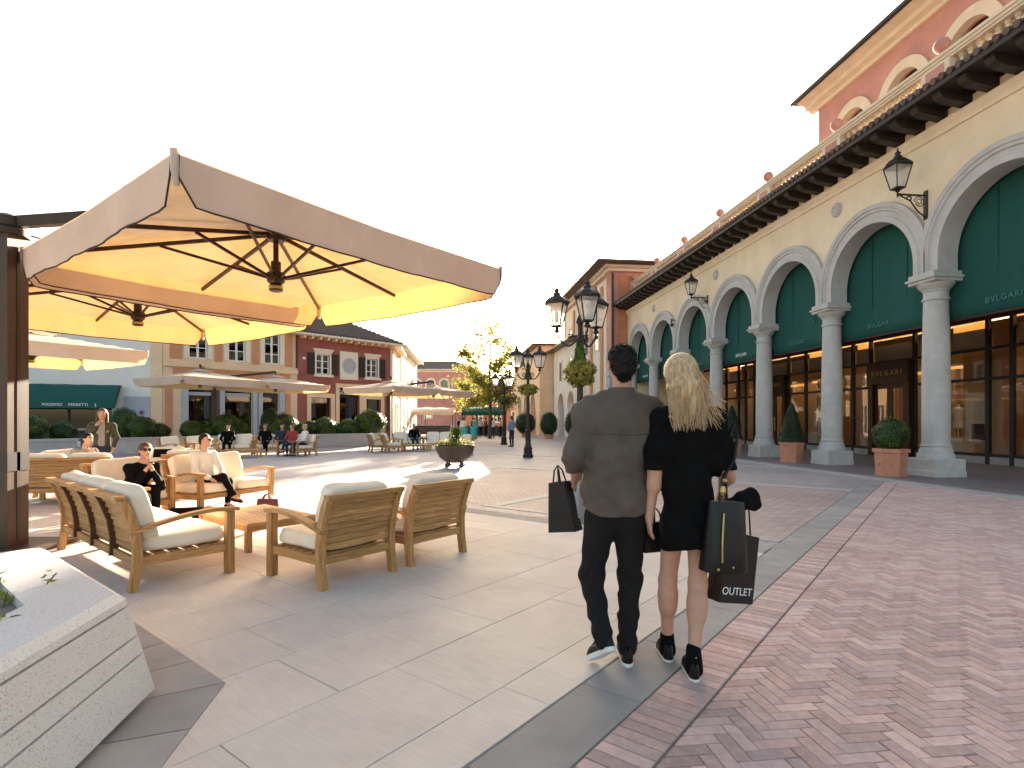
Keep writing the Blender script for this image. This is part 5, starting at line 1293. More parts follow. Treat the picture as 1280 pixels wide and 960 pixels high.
def lounge(width, label, group, seats, style, loc=(0, 0, 0), rz=0.0, cushions=True):
    name = 'lounge_chair' if seats == 1 else 'lounge_sofa'
    e = thing(name, label, 'chair' if seats == 1 else 'sofa', loc, rz, group); hw = width / 2; T_ = 'teak'
    yb, yf = -.36, .36; th = .055
    def backpost(x, w_=.05):
        path = [(-.395, 0), (-.365, .2), (-.36, .36), (-.385, .52), (-.44, .68), (-.485, .765)]; t_ = .055; m = MB(); v = []; f = []
        for (y, z) in path:
            for sx in (-1, 1): v += [(x + sx * w_ / 2, y - t_ / 2 - .01, z), (x + sx * w_ / 2, y + t_ / 2, z)]
        for k in range(len(path) - 1):
            o = 4 * k; f += [(o, o + 1, o + 5, o + 4), (o + 3, o + 2, o + 6, o + 7), (o + 2, o, o + 4, o + 6), (o + 1, o + 3, o + 7, o + 5)]
        f += [(0, 2, 3, 1), (4 * len(path) - 4, 4 * len(path) - 3, 4 * len(path) - 1, 4 * len(path) - 2)]; m.add(v, f); return m
    for s_ in (-1, 1):
        backpost(s_ * (hw - .03), .06).build('leg', 'teak_v', e)
        m = MB(); m.b2(s_ * (hw - .03) - .035, s_ * (hw - .03) + .035, yf - .035, yf + .035, 0, .56); m.build('leg', 'teak_v', e)
        m = MB(); v = []; f = []; n = 9
        for i in range(n + 1):
            t = i / n; y = yb - .06 + (yf + .075 - yb + .06) * t; z = .475 + .115 * math.sin(math.pi * .5 * min(1, t * 1.25)) - .012 * max(0, t - .8) * 5
            for sx in (-1, 1): v += [(s_ * (hw - .03) + sx * .04, y, z - .016), (s_ * (hw - .03) + sx * .04, y, z + .016)]
        for i in range(n): o = 4 * i; f += [(o, o + 1, o + 5, o + 4), (o + 3, o + 2, o + 6, o + 7), (o + 2, o, o + 4, o + 6), (o + 1, o + 3, o + 7, o + 5)]
        f += [(0, 2, 3, 1), (4 * n, 4 * n + 1, 4 * n + 3, 4 * n + 2)]; m.add(v, f); m.build('armrest', 'teak_y', e)
        m = MB(); m.b2(s_ * (hw - .03) - .015, s_ * (hw - .03) + .015, yb + .0, yf - .036, .20, .27); m.build('side_rail', 'teak_y', e)
    m = MB(); m.b2(-hw + .065, hw - .065, yf - .02, yf + .012, .20, .27); m.build('front_rail', T_, e)
    m = MB(); m.b2(-hw + .06, hw - .06, yb - .03, yb + .0, .20, .27); m.build('back_rail', T_, e)
    m = MB()
    for i in range(6): y = yb + .03 + i * .115; m.b2(-hw + .047, hw - .047, y, y + .07, .262, .28)
    m.build('seat_slats', T_, e)
    # back: top rail and thin horizontal boards that follow the curve
    def yz(t):  # t 0..1 from seat to top
        z = .30 + .44 * t; y = np.interp(z, [.2, .36, .52, .68, .765], [-.365, -.36, -.385, -.44, -.485]); return float(y), z
    nb = 8
    for i in range(nb):
        y, z = yz((i + .25) / nb); y2, z2 = yz((i + 1.1) / nb); m = MB(); m.bar((-hw + .058, (y + y2) / 2, (z + z2) / 2), (hw - .058, (y + y2) / 2, (z + z2) / 2), .018, .0495); m.build('back_slat', T_, e)
    y, z = yz(1.02); m = MB(); m.b2(-hw - .0, hw + .0, -.53, -.455, .745, .785); m.build('top_rail', T_, e)
    if style == 'ribbed':
        for i in range(1, 4):
            q = backpost(-hw + width * i / 4, .035); q.v = [(x, y - .012, z) for x, y, z in q.v]; q.v = [p for p in q.v]
            m = MB(); m.add([(x, y, max(z, .21)) for x, y, z in q.v], q.f); m.build('back_rib', 'teak_dark', e)
    if cushions:
        n = seats; cw = (width - .13) / n
        for i in range(n):
            x = -hw + .065 + cw * (i + .5)
            pillow('seat_cushion', cw - .008, .70, .15, 'cushion', e, (x, .02, .352), 0, .35, i + int(width * 10))
            pillow('back_cushion', cw - .015, .47, .16, 'cushion', e, (x, -.30, .615), R(106), .45, i + 5)
    return e
GA = 'teak lounge seats around the low table'
def face(dx, dy): return math.atan2(-dx, dy)          # rotation that turns local +Y to (dx,dy)
sofa = lounge(2.38, 'three-seat teak sofa with ribbed back and cream cushions beside the granite planter', GA, 3, 'ribbed', (-3.70, 5.58, TOP), face(.643, .766))
ch1 = lounge(.80, 'teak lounge chair with slatted back showing its left armrest by the low table', GA, 1, 'plain', (-1.64, 5.10, TOP), face(-.80, .60))
ch2 = copy_tree(ch1, None, (-1.06, 5.86, TOP), face(-.80, .60), 'teak lounge chair on the far side of its twin, nearest the open plaza')
lov = lounge(1.42, 'two-seat teak sofa on which the woman in a white jacket sits', GA, 2, 'plain', (-4.72, 9.1, TOP), face(.93, -.37))
arm2 = copy_tree(ch1, None, (-5.35, 7.85, TOP), face(.86, -.51), 'teak lounge chair on which the person in black sits')
tbl = thing('low_table', 'low pale wooden table between the teak sofa and the lounge chairs', 'table', (-2.98, 6.55, TOP), face(.643, .766))
for i in range(9):
    m = MB(); m.cbox(-.62, .62, -.40 + i * .0895, -.40 + i * .0895 + .083, .275, .305, .003); m.build('plank', 'teak_pale', tbl)
m = MB(); m.b2(-.6, .6, -.39, -.36, .215, .274); m.b2(-.6, .6, .36, .39, .215, .274); m.b2(-.6, -.57, -.36, .36, .215, .274); m.b2(.57, .6, -.36, .36, .215, .274); m.build('apron', 'teak', tbl)
for sx in (-1, 1):
    for sy in (-1, 1): m = MB(); m.b2(sx * .585 - .03, sx * .585 + .03, sy * .375 - .03, sy * .375 + .03, 0, .274); m.build('leg', 'teak_v', tbl)
# second group, seen from behind / further off
FARG = 'teak lounge seats scattered over the plaza'
s3 = copy_tree(lov, None, (-7.45, 9.6, TOP), face(-.25, .97), 'two-seat teak sofa seen from behind, beside the dark mast', FARG)
c5 = copy_tree(ch1, None, (-6.15, 10.6, TOP), face(-.5, .87), 'teak chair seen from behind, between the person in black and the woman in white', FARG)
c6 = copy_tree(ch1, None, (-7.0, 11.2, TOP), face(.2, -.98), 'cream-cushioned chair with a dark bag on its backrest by the standing woman', FARG)
far = [(-11.85, 19.8, .92, -.3, 1, 'outer teak chair of the pair turned away before the box shrubs'), (-11.3, 20.4, .92, -.3, 1, 'inner teak chair of the pair turned away before the box shrubs'),
       (-11.4, 23.0, .35, -.94, 2, 'teak two-seat sofa against the planter before the peach house'), (-10.05, 23.6, .3, -.95, 2, 'teak two-seat sofa with two dark-clothed people before the peach house'),
       (-8.9, 22.6, -.3, -.95, 1, 'teak chair holding the person in red'), (-8.35, 22.4, -.75, -.65, 1, 'teak chair turned sideways by the person in red'),
       (-6.0, 25.3, .9, .4, 1, 'outer teak chair of the pair before the dark red house'), (-5.35, 25.0, .9, .4, 1, 'inner teak chair of the pair before the dark red house'),
       (-5.1, 27.4, .3, -.95, 2, 'teak two-seat sofa facing its pair of chairs before the dark red house'), (-3.6, 27.6, 0, -1, 2, 'teak two-seat sofa next to the man in a white shirt')]
FO = []
for x, y, dx, dy, n, lb in far: FO.append(copy_tree(ch1 if n == 1 else lov, None, (x, y, .004), face(dx, dy), lb, FARG))
for (x, y, lb) in ((-10.3, 21.4, 'long low wooden table before the two dark-clothed people'), (-4.4, 26.0, 'low wooden table among the seats before the dark red house')):
    copy_tree(tbl, None, (x, y, .004), R(15), lb)
# small bags
def handbag(name, label, loc, rz, w_, d, h, m, handle=True, lean=0.0, rnd=.35):
    e = thing(name, label, 'bag', loc, rz); v = []; f = []
    mb = MB(); n = 24; prof = [(0.92, 0), (1.0, .04), (1.0, .3), (.95, .7), (.86, .93), (.7, 1.0)]
    for k, (s_, z) in enumerate(prof):
        for i in range(n):
            a = 2 * math.pi * i / n; x = math.copysign(abs(math.cos(a)) ** rnd, math.cos(a)) * w_ / 2 * (1 - .12 * z); y = math.copysign(abs(math.sin(a)) ** rnd, math.sin(a)) * d / 2 * s_ * (1 - .55 * z); v.append((x, y + lean * z, z * h))
    for k in range(len(prof) - 1):
        for i in range(n): f.append((k * n + i, k * n + (i + 1) % n, (k + 1) * n + (i + 1) % n, (k + 1) * n + i))
    f += [tuple(range(n - 1, -1, -1)), tuple((len(prof) - 1) * n + i for i in range(n))]; mb.add(v, f); mb.build('bag_body', m, e, smooth=50)
    if handle:
        for s_ in (-1, 1):
            q = MB(); q.tube([(-w_ * .25 + w_ * .5 * i / 10, s_ * d * .12 + lean, h * .93 + h * .38 * math.sin(math.pi * i / 10)) for i in range(11)], .009, 6); q.build('handle', m, e)
    return e
handbag('handbag', 'maroon leather handbag standing on the terrace slabs by the low table', (-3.62, 8.3, TOP), R(-10), .36, .16, .23, 'leather_maroon')
handbag('backpack', 'slack black bag lying on the slabs at the foot of the two-seat sofa', (-4.62, 7.95, TOP), R(20), .46, .3, .15, 'cloth_black', False)
handbag('handbag', 'black bag resting on the backrest of the cream-cushioned chair', (-6.98, 11.2, TOP + .66), R(20), .34, .2, .16, 'cloth_black', False)

# ------------------------------------------------------------------ granite planter by the camera
gp = thing('granite_planter', 'speckled grey granite planter with grooved sides and yellow-green plants', 'planter', (0, 0, TOP))
ZP = .545
base = [(-1.77, 2.80), (-3.13, 3.92), (-3.8, 3.3), (-3.3, -1.2), (-1.15, -1.2)]
cen = Vector((-2.55, 1.6))
def inset(poly, d):
    n = len(poly); out = []
    for i in range(n):
        p0, p1, p2 = Vector(poly[i - 1]), Vector(poly[i]), Vector(poly[(i + 1) % n]); d1 = (p1 - p0).normalized(); d2 = (p2 - p1).normalized()
        sgn = 1 if area_s(poly) > 0 else -1
        n1 = Vector((-d1.y, d1.x)) * sgn; n2 = Vector((-d2.y, d2.x)) * sgn; b = (n1 + n2); b = b / max(b.dot(n1), .3); q = p1 + b * d; out.append((q.x, q.y))
    return out
def area_s(poly): return sum(poly[i][0] * poly[(i + 1) % len(poly)][1] - poly[(i + 1) % len(poly)][0] * poly[i][1] for i in range(len(poly))) / 2
def frustum(mb, p0, z0, p1, z1, caps=True):
    n = len(p0); v = [(x, y, z0) for x, y in p0] + [(x, y, z1) for x, y in p1]; f = [(i, (i + 1) % n, n + (i + 1) % n, n + i) for i in range(n)]
    if caps: f += [tuple(range(n)), tuple(range(n, 2 * n))]
    mb.add(v, f)
def ring(mb, po, pi, z):
    n = len(po); mb.add([(x, y, z) for x, y in po] + [(x, y, z) for x, y in pi], [(i, (i + 1) % n, n + (i + 1) % n, n + i) for i in range(n)])
lvl = lambda z: inset(base, .13 * z / ZP)
m = MB(); frustum(m, inset(base, .10), 0, inset(base, .10), .05); m.build('plinth', 'slate', gp)
for i, (z0, z1) in enumerate(((.05, .235), (.245, .325), (.335, .475))):
    m = MB(); frustum(m, lvl(z0), z0, lvl(z1), z1); m.build('course', 'granite', gp)
m = MB(); frustum(m, inset(base, .09), .2, inset(base, .16), .5); m.build('core', 'mortar', gp)
hole = inset(base, .48)
m = MB(); po = lvl(.485); ptop = inset(base, .165)
frustum(m, po, .485, lvl(.515), .515, False); frustum(m, lvl(.515), .515, ptop, ZP, False); ring(m, ptop, hole, ZP); frustum(m, hole, .40, hole, ZP, False); ring(m, po, hole, .485); m.build('coping', 'granite', gp)
m = MB(); m.prism(inset(hole, -.005), .30, .44); m.build('soil', 'soil', gp)
hx = [p for p in hole]
def pos_in(i):
    while True:
        x, y = random.uniform(-3.2, -1.9), random.uniform(1.2, 3.3)
        ok = True
        for k in range(len(hole)):
            a, b = hole[k], hole[(k + 1) % len(hole)]
            if ((b[0] - a[0]) * (y - a[1]) - (b[1] - a[1]) * (x - a[0])) * area_s(hole) < 0: ok = False
        if ok: return x, y
v = []; f = []; st_ = MB()
for k in range(190):
    x, y = pos_in(k); h = random.uniform(.06, .17); lean = Vector((random.gauss(0, .05), random.gauss(0, .05), h))
    st_.tube([(x, y, .43), Vector((x, y, .43)) + lean], .003, 4)
    q, g_ = leaves(14, lambda i: (Vector((x, y, .43)) + lean * random.uniform(.3, 1.05) + Vector((random.gauss(0, .022), random.gauss(0, .022), 0)), (random.gauss(0, .8), random.gauss(0, .8), 1)), .022, 2.0); o = len(v); v += q; f += [tuple(i + o for i in t) for t in g_]
x, y = -2.42, 2.86
st_.tube([(x, y, .43), (x + .02, y + .01, .53), (x + .07, y + .03, .60)], .003, 4); q, g_ = leaves(10, lambda i: (Vector((x + .05 + random.gauss(0, .03), y + .02, .56 + random.random() * .06)), (0, 0, 1)), .022, 2.2); o = len(v); v += q; f += [tuple(i + o for i in t) for t in g_]
pl_ = raw('plants', v, f, 'leaf_fresh', gp, smooth=False); tag(pl_, kind='stuff'); st_.build('stems', 'leaf_box', pl_)
# slate tiles laid round the planter foot
sp = MB(); outer = inset(base, -.28); inner = inset(base, .08)
sl = tag(sp.add([(x, y, TOP + .002) for x, y in outer], [tuple(range(len(outer)))]).build('planter_surround', 'mortar'), kind='structure')
for i in (4, 0, 1):
    a, b = Vector(outer[i]), Vector(outer[(i + 1) % 5]); c, d = Vector(inner[i]), Vector(inner[(i + 1) % 5]); L_ = (b - a).length; n = max(2, int(L_ / .42))
    for k in range(n):
        t0, t1 = (k + .012) / n, (k + .988) / n; m = MB(); pts = [a.lerp(b, t0), a.lerp(b, t1), c.lerp(d, t1), c.lerp(d, t0)]; m.prism([(p.x, p.y) for p in pts], TOP, TOP + .007); m.build('tile', 'slate', sl)
# ------------------------------------------------------------------ people: implicit bodies meshed on a grid (local: +Y is where the person looks, +X their right)
class Field:
    def __init__(s, h): s.h = h; s.pr = []; s.cuts = []; s.wr = None
    def cap(s, a, b, ra, rb=None, k=.03, ys=1.0, xs=1.0): s.pr.append(('c', np.array(a, float), np.array(b, float), ra, ra if rb is None else rb, k, np.array([xs, ys, 1.0]))); return s
    def ell(s, c, r_, k=.03): s.pr.append(('e', np.array(c, float), np.array(r_, float), 0, 0, k, None)); return s
    def chain(s, pts, rads, k=.03):
        for i in range(len(pts) - 1): s.cap(pts[i], pts[i + 1], rads[i], rads[i + 1], k)
        return s
    def mesh(s):
        lo = np.array([9e9] * 3); hi = -lo; bb = []
        for p in s.pr:
            if p[0] == 'c': r_ = max(p[3], p[4]) * np.maximum(p[6], .05); a = np.minimum(p[1], p[2]) - r_; b = np.maximum(p[1], p[2]) + r_
            else: a = p[1] - p[2]; b = p[1] + p[2]
            bb.append((a, b)); lo = np.minimum(lo, a); hi = np.maximum(hi, b)
        h = s.h; lo = lo - 3 * h - .02; n = np.ceil((hi + 3 * h + .02 - lo) / h).astype(int) + 1
        F = np.full(n, 1.0, np.float32); ax = [lo[i] + h * np.arange(n[i]) for i in range(3)]
        for p, (a, b) in zip(s.pr, bb):
            k = p[5]; mg = k + 3 * h; i0 = np.clip(((a - mg - lo) / h).astype(int), 0, n - 1); i1 = np.clip(((b + mg - lo) / h).astype(int) + 2, 1, n)
            sl_ = tuple(slice(i0[i], i1[i]) for i in range(3)); X, Y, Z = np.meshgrid(ax[0][sl_[0]], ax[1][sl_[1]], ax[2][sl_[2]], indexing='ij')
            if p[0] == 'c':
                sc_ = p[6]; A = p[1] / sc_; B = p[2] / sc_; d = B - A; L2 = max(d.dot(d), 1e-9)
                qx, qy, qz = X / sc_[0] - A[0], Y / sc_[1] - A[1], Z / sc_[2] - A[2]; t = np.clip((qx * d[0] + qy * d[1] + qz * d[2]) / L2, 0, 1)
                dd = (np.sqrt((qx - t * d[0]) ** 2 + (qy - t * d[1]) ** 2 + (qz - t * d[2]) ** 2) - (p[3] + (p[4] - p[3]) * t)) * (min(sc_) ** .5)
            else:
                qx, qy, qz = (X - p[1][0]), (Y - p[1][1]), (Z - p[1][2]); r_ = p[2]
                k0 = np.sqrt((qx / r_[0]) ** 2 + (qy / r_[1]) ** 2 + (qz / r_[2]) ** 2); k1 = np.sqrt((qx / r_[0] ** 2) ** 2 + (qy / r_[1] ** 2) ** 2 + (qz / r_[2] ** 2) ** 2) + 1e-9; dd = k0 * (k0 - 1) / k1
            f0 = F[sl_]; hh = np.maximum(k - np.abs(f0 - dd), 0) / k; F[sl_] = np.minimum(f0, dd) - hh * hh * k * .25
        if s.wr or s.cuts:
            X, Y, Z = np.meshgrid(*ax, indexing='ij')
            if s.wr: F = F + s.wr(X, Y, Z)
            for c in s.cuts: F = np.maximum(F, c(X, Y, Z))
        return nets(F.astype(np.float32), lo, h)
def nets(F, lo, h):
    ins = F < 0; nx, ny, nz = F.shape
    cnt = np.zeros((nx - 1, ny - 1, nz - 1), np.int8)
    for dx in (0, 1):
        for dy in (0, 1):
            for dz in (0, 1): cnt += ins[dx:nx - 1 + dx, dy:ny - 1 + dy, dz:nz - 1 + dz]
    I = np.argwhere((cnt > 0) & (cnt < 8)); idx = -np.ones(cnt.shape, np.int64); idx[I[:, 0], I[:, 1], I[:, 2]] = np.arange(len(I))
    S = np.zeros((len(I), 3)); C = np.zeros(len(I)); cor = [(0, 0, 0), (1, 0, 0), (0, 1, 0), (1, 1, 0), (0, 0, 1), (1, 0, 1), (0, 1, 1), (1, 1, 1)]
    V = [F[I[:, 0] + c[0], I[:, 1] + c[1], I[:, 2] + c[2]] for c in cor]
    for a, b in ((0, 1), (2, 3), (4, 5), (6, 7), (0, 2), (1, 3), (4, 6), (5, 7), (0, 4), (1, 5), (2, 6), (3, 7)):
        m = (V[a] < 0) != (V[b] < 0); t = np.where(m, V[a] / np.where(m, V[a] - V[b], 1), 0)[:, None]; ca_ = np.array(cor[a]); cb_ = np.array(cor[b])
        S += m[:, None] * (ca_ + t * (cb_ - ca_)); C += m
    P_ = lo + h * (I + S / C[:, None]); faces = []
    for ax in range(3):
        u, w_ = (ax + 1) % 3, (ax + 2) % 3
        s0 = [slice(None)] * 3; s1 = [slice(None)] * 3; s0[ax] = slice(0, -1); s1[ax] = slice(1, None)
        A, B = ins[tuple(s0)], ins[tuple(s1)]; E = np.argwhere(A != B); E = E[(E[:, u] > 0) & (E[:, w_] > 0) & (E[:, u] < F.shape[u] - 1) & (E[:, w_] < F.shape[w_] - 1)]
        fl = A[E[:, 0], E[:, 1], E[:, 2]]; q = []
        for du, dw in ((0, 0), (-1, 0), (-1, -1), (0, -1)):
            e = E.copy(); e[:, u] += du; e[:, w_] += dw; q.append(idx[e[:, 0], e[:, 1], e[:, 2]])
        q = np.stack(q, 1); q[~fl] = q[~fl][:, ::-1]; faces.append(q)
    return P_, np.concatenate(faces)
def fmesh(field, name, m, parent):
    v, f = field.mesh(); me = bpy.data.meshes.new(name); me.vertices.add(len(v)); me.vertices.foreach_set('co', v.astype(np.float32).ravel())
    me.loops.add(f.size); me.loops.foreach_set('vertex_index', f.ravel().astype(np.int32)); me.polygons.add(len(f)); me.polygons.foreach_set('loop_start', np.arange(0, f.size, 4, dtype=np.int32))
    me.update(calc_edges=True); me.validate(); me.materials.append(MATS[m]); me.polygons.foreach_set('use_smooth', [True] * len(me.polygons))
    return place(me, name, parent)
V3 = lambda *a: np.array(a, float)
def hand(F, wrist, d, n, side, r_=1.0, curl=.5):
    """d: direction of the fingers, n: palm normal (curl direction), side: +1/-1 puts the thumb"""
    d = V3(*d); d /= np.linalg.norm(d); n = V3(*n); n -= d * n.dot(d); n /= np.linalg.norm(n); s_ = np.cross(d, n) * side; w_ = V3(*wrist)
    F.cap(w_, w_ + d * .035 * r_, .024 * r_, .026 * r_, .015)
    for q in (-.022, -.007, .008, .022): F.cap(w_ + d * .02 * r_ + s_ * q * .7 * r_, w_ + d * .085 * r_ + s_ * q * r_, .015 * r_, .0125 * r_, .010)
    for q, L_ in ((-.026, .062), (-.009, .076), (.009, .083), (.026, .075)):
        p0 = w_ + d * .085 * r_ + s_ * q * r_; c = curl
        d1 = d * math.cos(c * .6) + n * math.sin(c * .6); d2 = d * math.cos(c * 1.5) + n * math.sin(c * 1.5); d3 = d * math.cos(c * 2.3) + n * math.sin(c * 2.3)
        p1 = p0 + d1 * L_ * .45 * r_; p2 = p1 + d2 * L_ * .33 * r_; p3 = p2 + d3 * L_ * .25 * r_
        F.cap(p0, p1, .0098 * r_, .009 * r_, .004); F.cap(p1, p2, .009 * r_, .0082 * r_, .004); F.cap(p2, p3, .0082 * r_, .007 * r_, .004)
    t0 = w_ + d * .03 * r_ + s_ * .025 * r_; t1 = t0 + (d * .6 + s_ * .6 + n * .35) * .042 * r_; t2 = t1 + (d * .85 + s_ * .15 + n * .4) * .032 * r_
    F.cap(t0, t1, .0135 * r_, .0105 * r_, .01); F.cap(t1, t2, .0105 * r_, .0085 * r_, .004)
def head(F, c, neck, tilt=(0, 0), yaw=0.0, s_=1.0):
    c = V3(*c); cy, sy = math.cos(yaw), math.sin(yaw)
    def o(x, y, z): return c + V3(x * cy + y * sy, -x * sy + y * cy, z) * s_
    F.ell(o(0, -.01, .025), (.076 * s_, .094 * s_, .092 * s_), .03); F.ell(o(0, .02, -.035), (.060 * s_, .070 * s_, .080 * s_), .03)
    F.cap(o(0, .055, -.085), o(0, .045, -.09), .025 * s_, None, .025)
    F.cap(o(0, .092, .005), o(0, .108, -.025), .008 * s_, .012 * s_, .012)
    F.cap(o(-.02, .085, -.055), o(.02, .085, -.055), .008 * s_, None, .008)
    for q in (-1, 1):
        F.ell(o(q * .079, -.005, -.005), (.012 * s_, .02 * s_, .033 * s_), .008)
        F.cap(o(q * .03, .078, .022), o(q * .035, .077, .022), .013 * s_, None, .01)
    F.cap(neck, o(0, -.015, -.05), .058 * s_, .052 * s_, .03)

# ---- the man of the couple, seen from behind
mn = thing('person', 'man in a grey rolled-sleeve shirt, black jeans and sneakers walking away with shopping bags', 'person', (.62, 3.25, TOP))
HD = (.025, .03, 1.715)
B = Field(.006)
head(B, HD, (.01, -.01, 1.47), yaw=-.15)
B.cap((-.02, 0, 1.36), (-.03, 0, .98), .15, .13, .05, ys=.62).cap((-.17, 0, 1.43), (.18, 0, 1.43), .055, None, .05)
aL = [(-.190, -.01, 1.43), (-.268, -.05, 1.18), (-.235, .13, 1.06)]; aR = [(.20, .02, 1.43), (.235, .07, 1.17), (.225, .26, 1.06)]
B.chain(aL, [.05, .042, .030]); B.chain(aR, [.05, .042, .030])
hand(B, aL[2], (.25, .75, -.55), (.6, -.2, -.6), 1, 1.05, .95); hand(B, aR[2], (0, .8, -.5), (-.6, .1, -.5), -1, 1.05, .8)
lL = [(-.115, 0, .90), (-.155, .03, .47), (-.115, -.155, .165)]; lR = [(.065, 0, .90), (.072, .04, .46), (.035, -.055, .09)]
B.chain(lL, [.08, .05, .034]); B.chain(lR, [.08, .05, .034])
B.chain([lL[2], (-.15, -.08, .07)], [.026, .02]); B.chain([lR[2], (.045, .09, .045)], [.026, .02])
fmesh(B, 'body', 'skin_a', mn)
S = Field(.007)
S.cap((-.005, -.005, 1.36), (-.02, -.008, .78), .188, .192, .05, ys=.70).cap((-.03, -.01, 1.15), (-.03, -.01, 1.0), .172, .178, .05, ys=.7)
S.cap((-.195, -.005, 1.435), (.195, .0, 1.435), .07, None, .06).cap((-.01, -.01, 1.50), (-.14, -.005, 1.475), .06, .055, .05).cap((.01, -.01, 1.50), (.15, 0, 1.475), .06, .055, .05)
S.cap((-.12, -.035, 1.36), (-.09, -.03, 1.2), .085, .08, .06).cap((.12, -.03, 1.36), (.09, -.03, 1.2), .085, .08, .06)
S.chain([aL[0], aL[1], (-.257, .01, 1.135)], [.068, .058, .055], .04); S.chain([aR[0], aR[1], (.232, .13, 1.135)], [.072, .063, .056], .04)
S.cap((-.2625, -.015, 1.148), (-.255, .02, 1.13), .060, .058, .008); S.cap((.232, .10, 1.15), (.231, .14, 1.132), .062, .060, .008)
def wr_shirt(X, Y, Z):
    low = np.clip((1.42 - Z) / .5, 0, 1)
    g1 = (1 - np.abs(np.sin(9 * X + 2.2 * np.sin(5 * Z + 1) + 1.5 * Z + .6))) ** 3 * .013 * low
    g2 = (1 - np.abs(np.sin(9.5 * Z + 3.5 * np.abs(X) + 1.4 * np.sin(8 * X)))) ** 3 * .010 * np.clip((1.25 - Z) / .2, .25, 1)
    g3 = (1 - np.abs(np.sin(16 * Z + 10 * X))) ** 3 * .010 * np.clip((np.abs(X) - .17) / .05, 0, 1)
    return (g1 + g2 + g3 - .004 + .006 * np.sin(22 * Z + 9 * np.sin(7 * X + 1.3) + 14 * Y) * np.sin(5.3 * X + 3 * Z + 1) + .005 * np.sin(38 * X + 5 * np.sin(11 * Z)) * low + .004 * np.sin(60 * Z + 30 * X * np.sign(X)) * np.exp(-((Z - 1.12) / .12) ** 2)).astype(np.float32)
S.wr = wr_shirt
S.cuts.append(lambda X, Y, Z: (.845 + .06 * np.clip((np.abs(X + .02) - .10) / .10, 0, 1) ** 1.6 - Z) * .8)
S.cuts.append(lambda X, Y, Z: .064 - np.sqrt((X - .012) ** 2 + (Y + .0) ** 2) - np.clip((1.50 - Z), 0, 1) * .5)
sh_ = fmesh(S, 'shirt', 'shirt_grey', mn)
m = MB(); pts = []
for i in range(33):
    a = 2 * math.pi * i / 32; front_ = math.sin(a); pts.append((.012 + .072 * math.cos(a), .0 + .07 * math.sin(a), 1.53 - .035 * max(0, front_)))
m.sweep([(lambda u, w_, p=p, a=2 * math.pi * i / 32: (p[0] + u * math.cos(a), p[1] + u * math.sin(a), p[2] + w_)) for i, p in enumerate(pts)], [(-.006, -.01), (-.004, .042), (.002, .046), (.014, .0), (.012, -.02)]); m.build('collar', 'shirt_grey', sh_, smooth=60)
m = MB(); m.tube([(-.175, -.125, 1.318), (-.09, -.146, 1.312), (0, -.142, 1.312), (.09, -.146, 1.312), (.175, -.122, 1.318)], .0035, 5); m.build('yoke_seam', 'shirt_grey', sh_)
Tq = Field(.007); Tq.cap((-.078, -.005, .91), (.038, -.005, .91), .106, None, .05, ys=.92); Tq.cap((-.082, -.012, .83), (.034, -.012, .83), .092, None, .05)
Tq.chain([(-.105, 0, .82), lL[1], (-.115, -.155, .17)], [.094, .067, .052], .04); Tq.chain([(.062, 0, .82), lR[1], (.035, -.055, .085)], [.094, .066, .053], .04)
Tq.wr = lambda X, Y, Z: (.005 * np.sin(48 * Z + 6 * np.sin(20 * X)) * np.clip((.75 - Z) / .3, .15, 1) + .003 * np.sin(90 * Z + 15 * Y) * np.exp(-((Z - .2) / .1) ** 2)).astype(np.float32)
fmesh(Tq, 'trousers', 'jeans_black', mn)
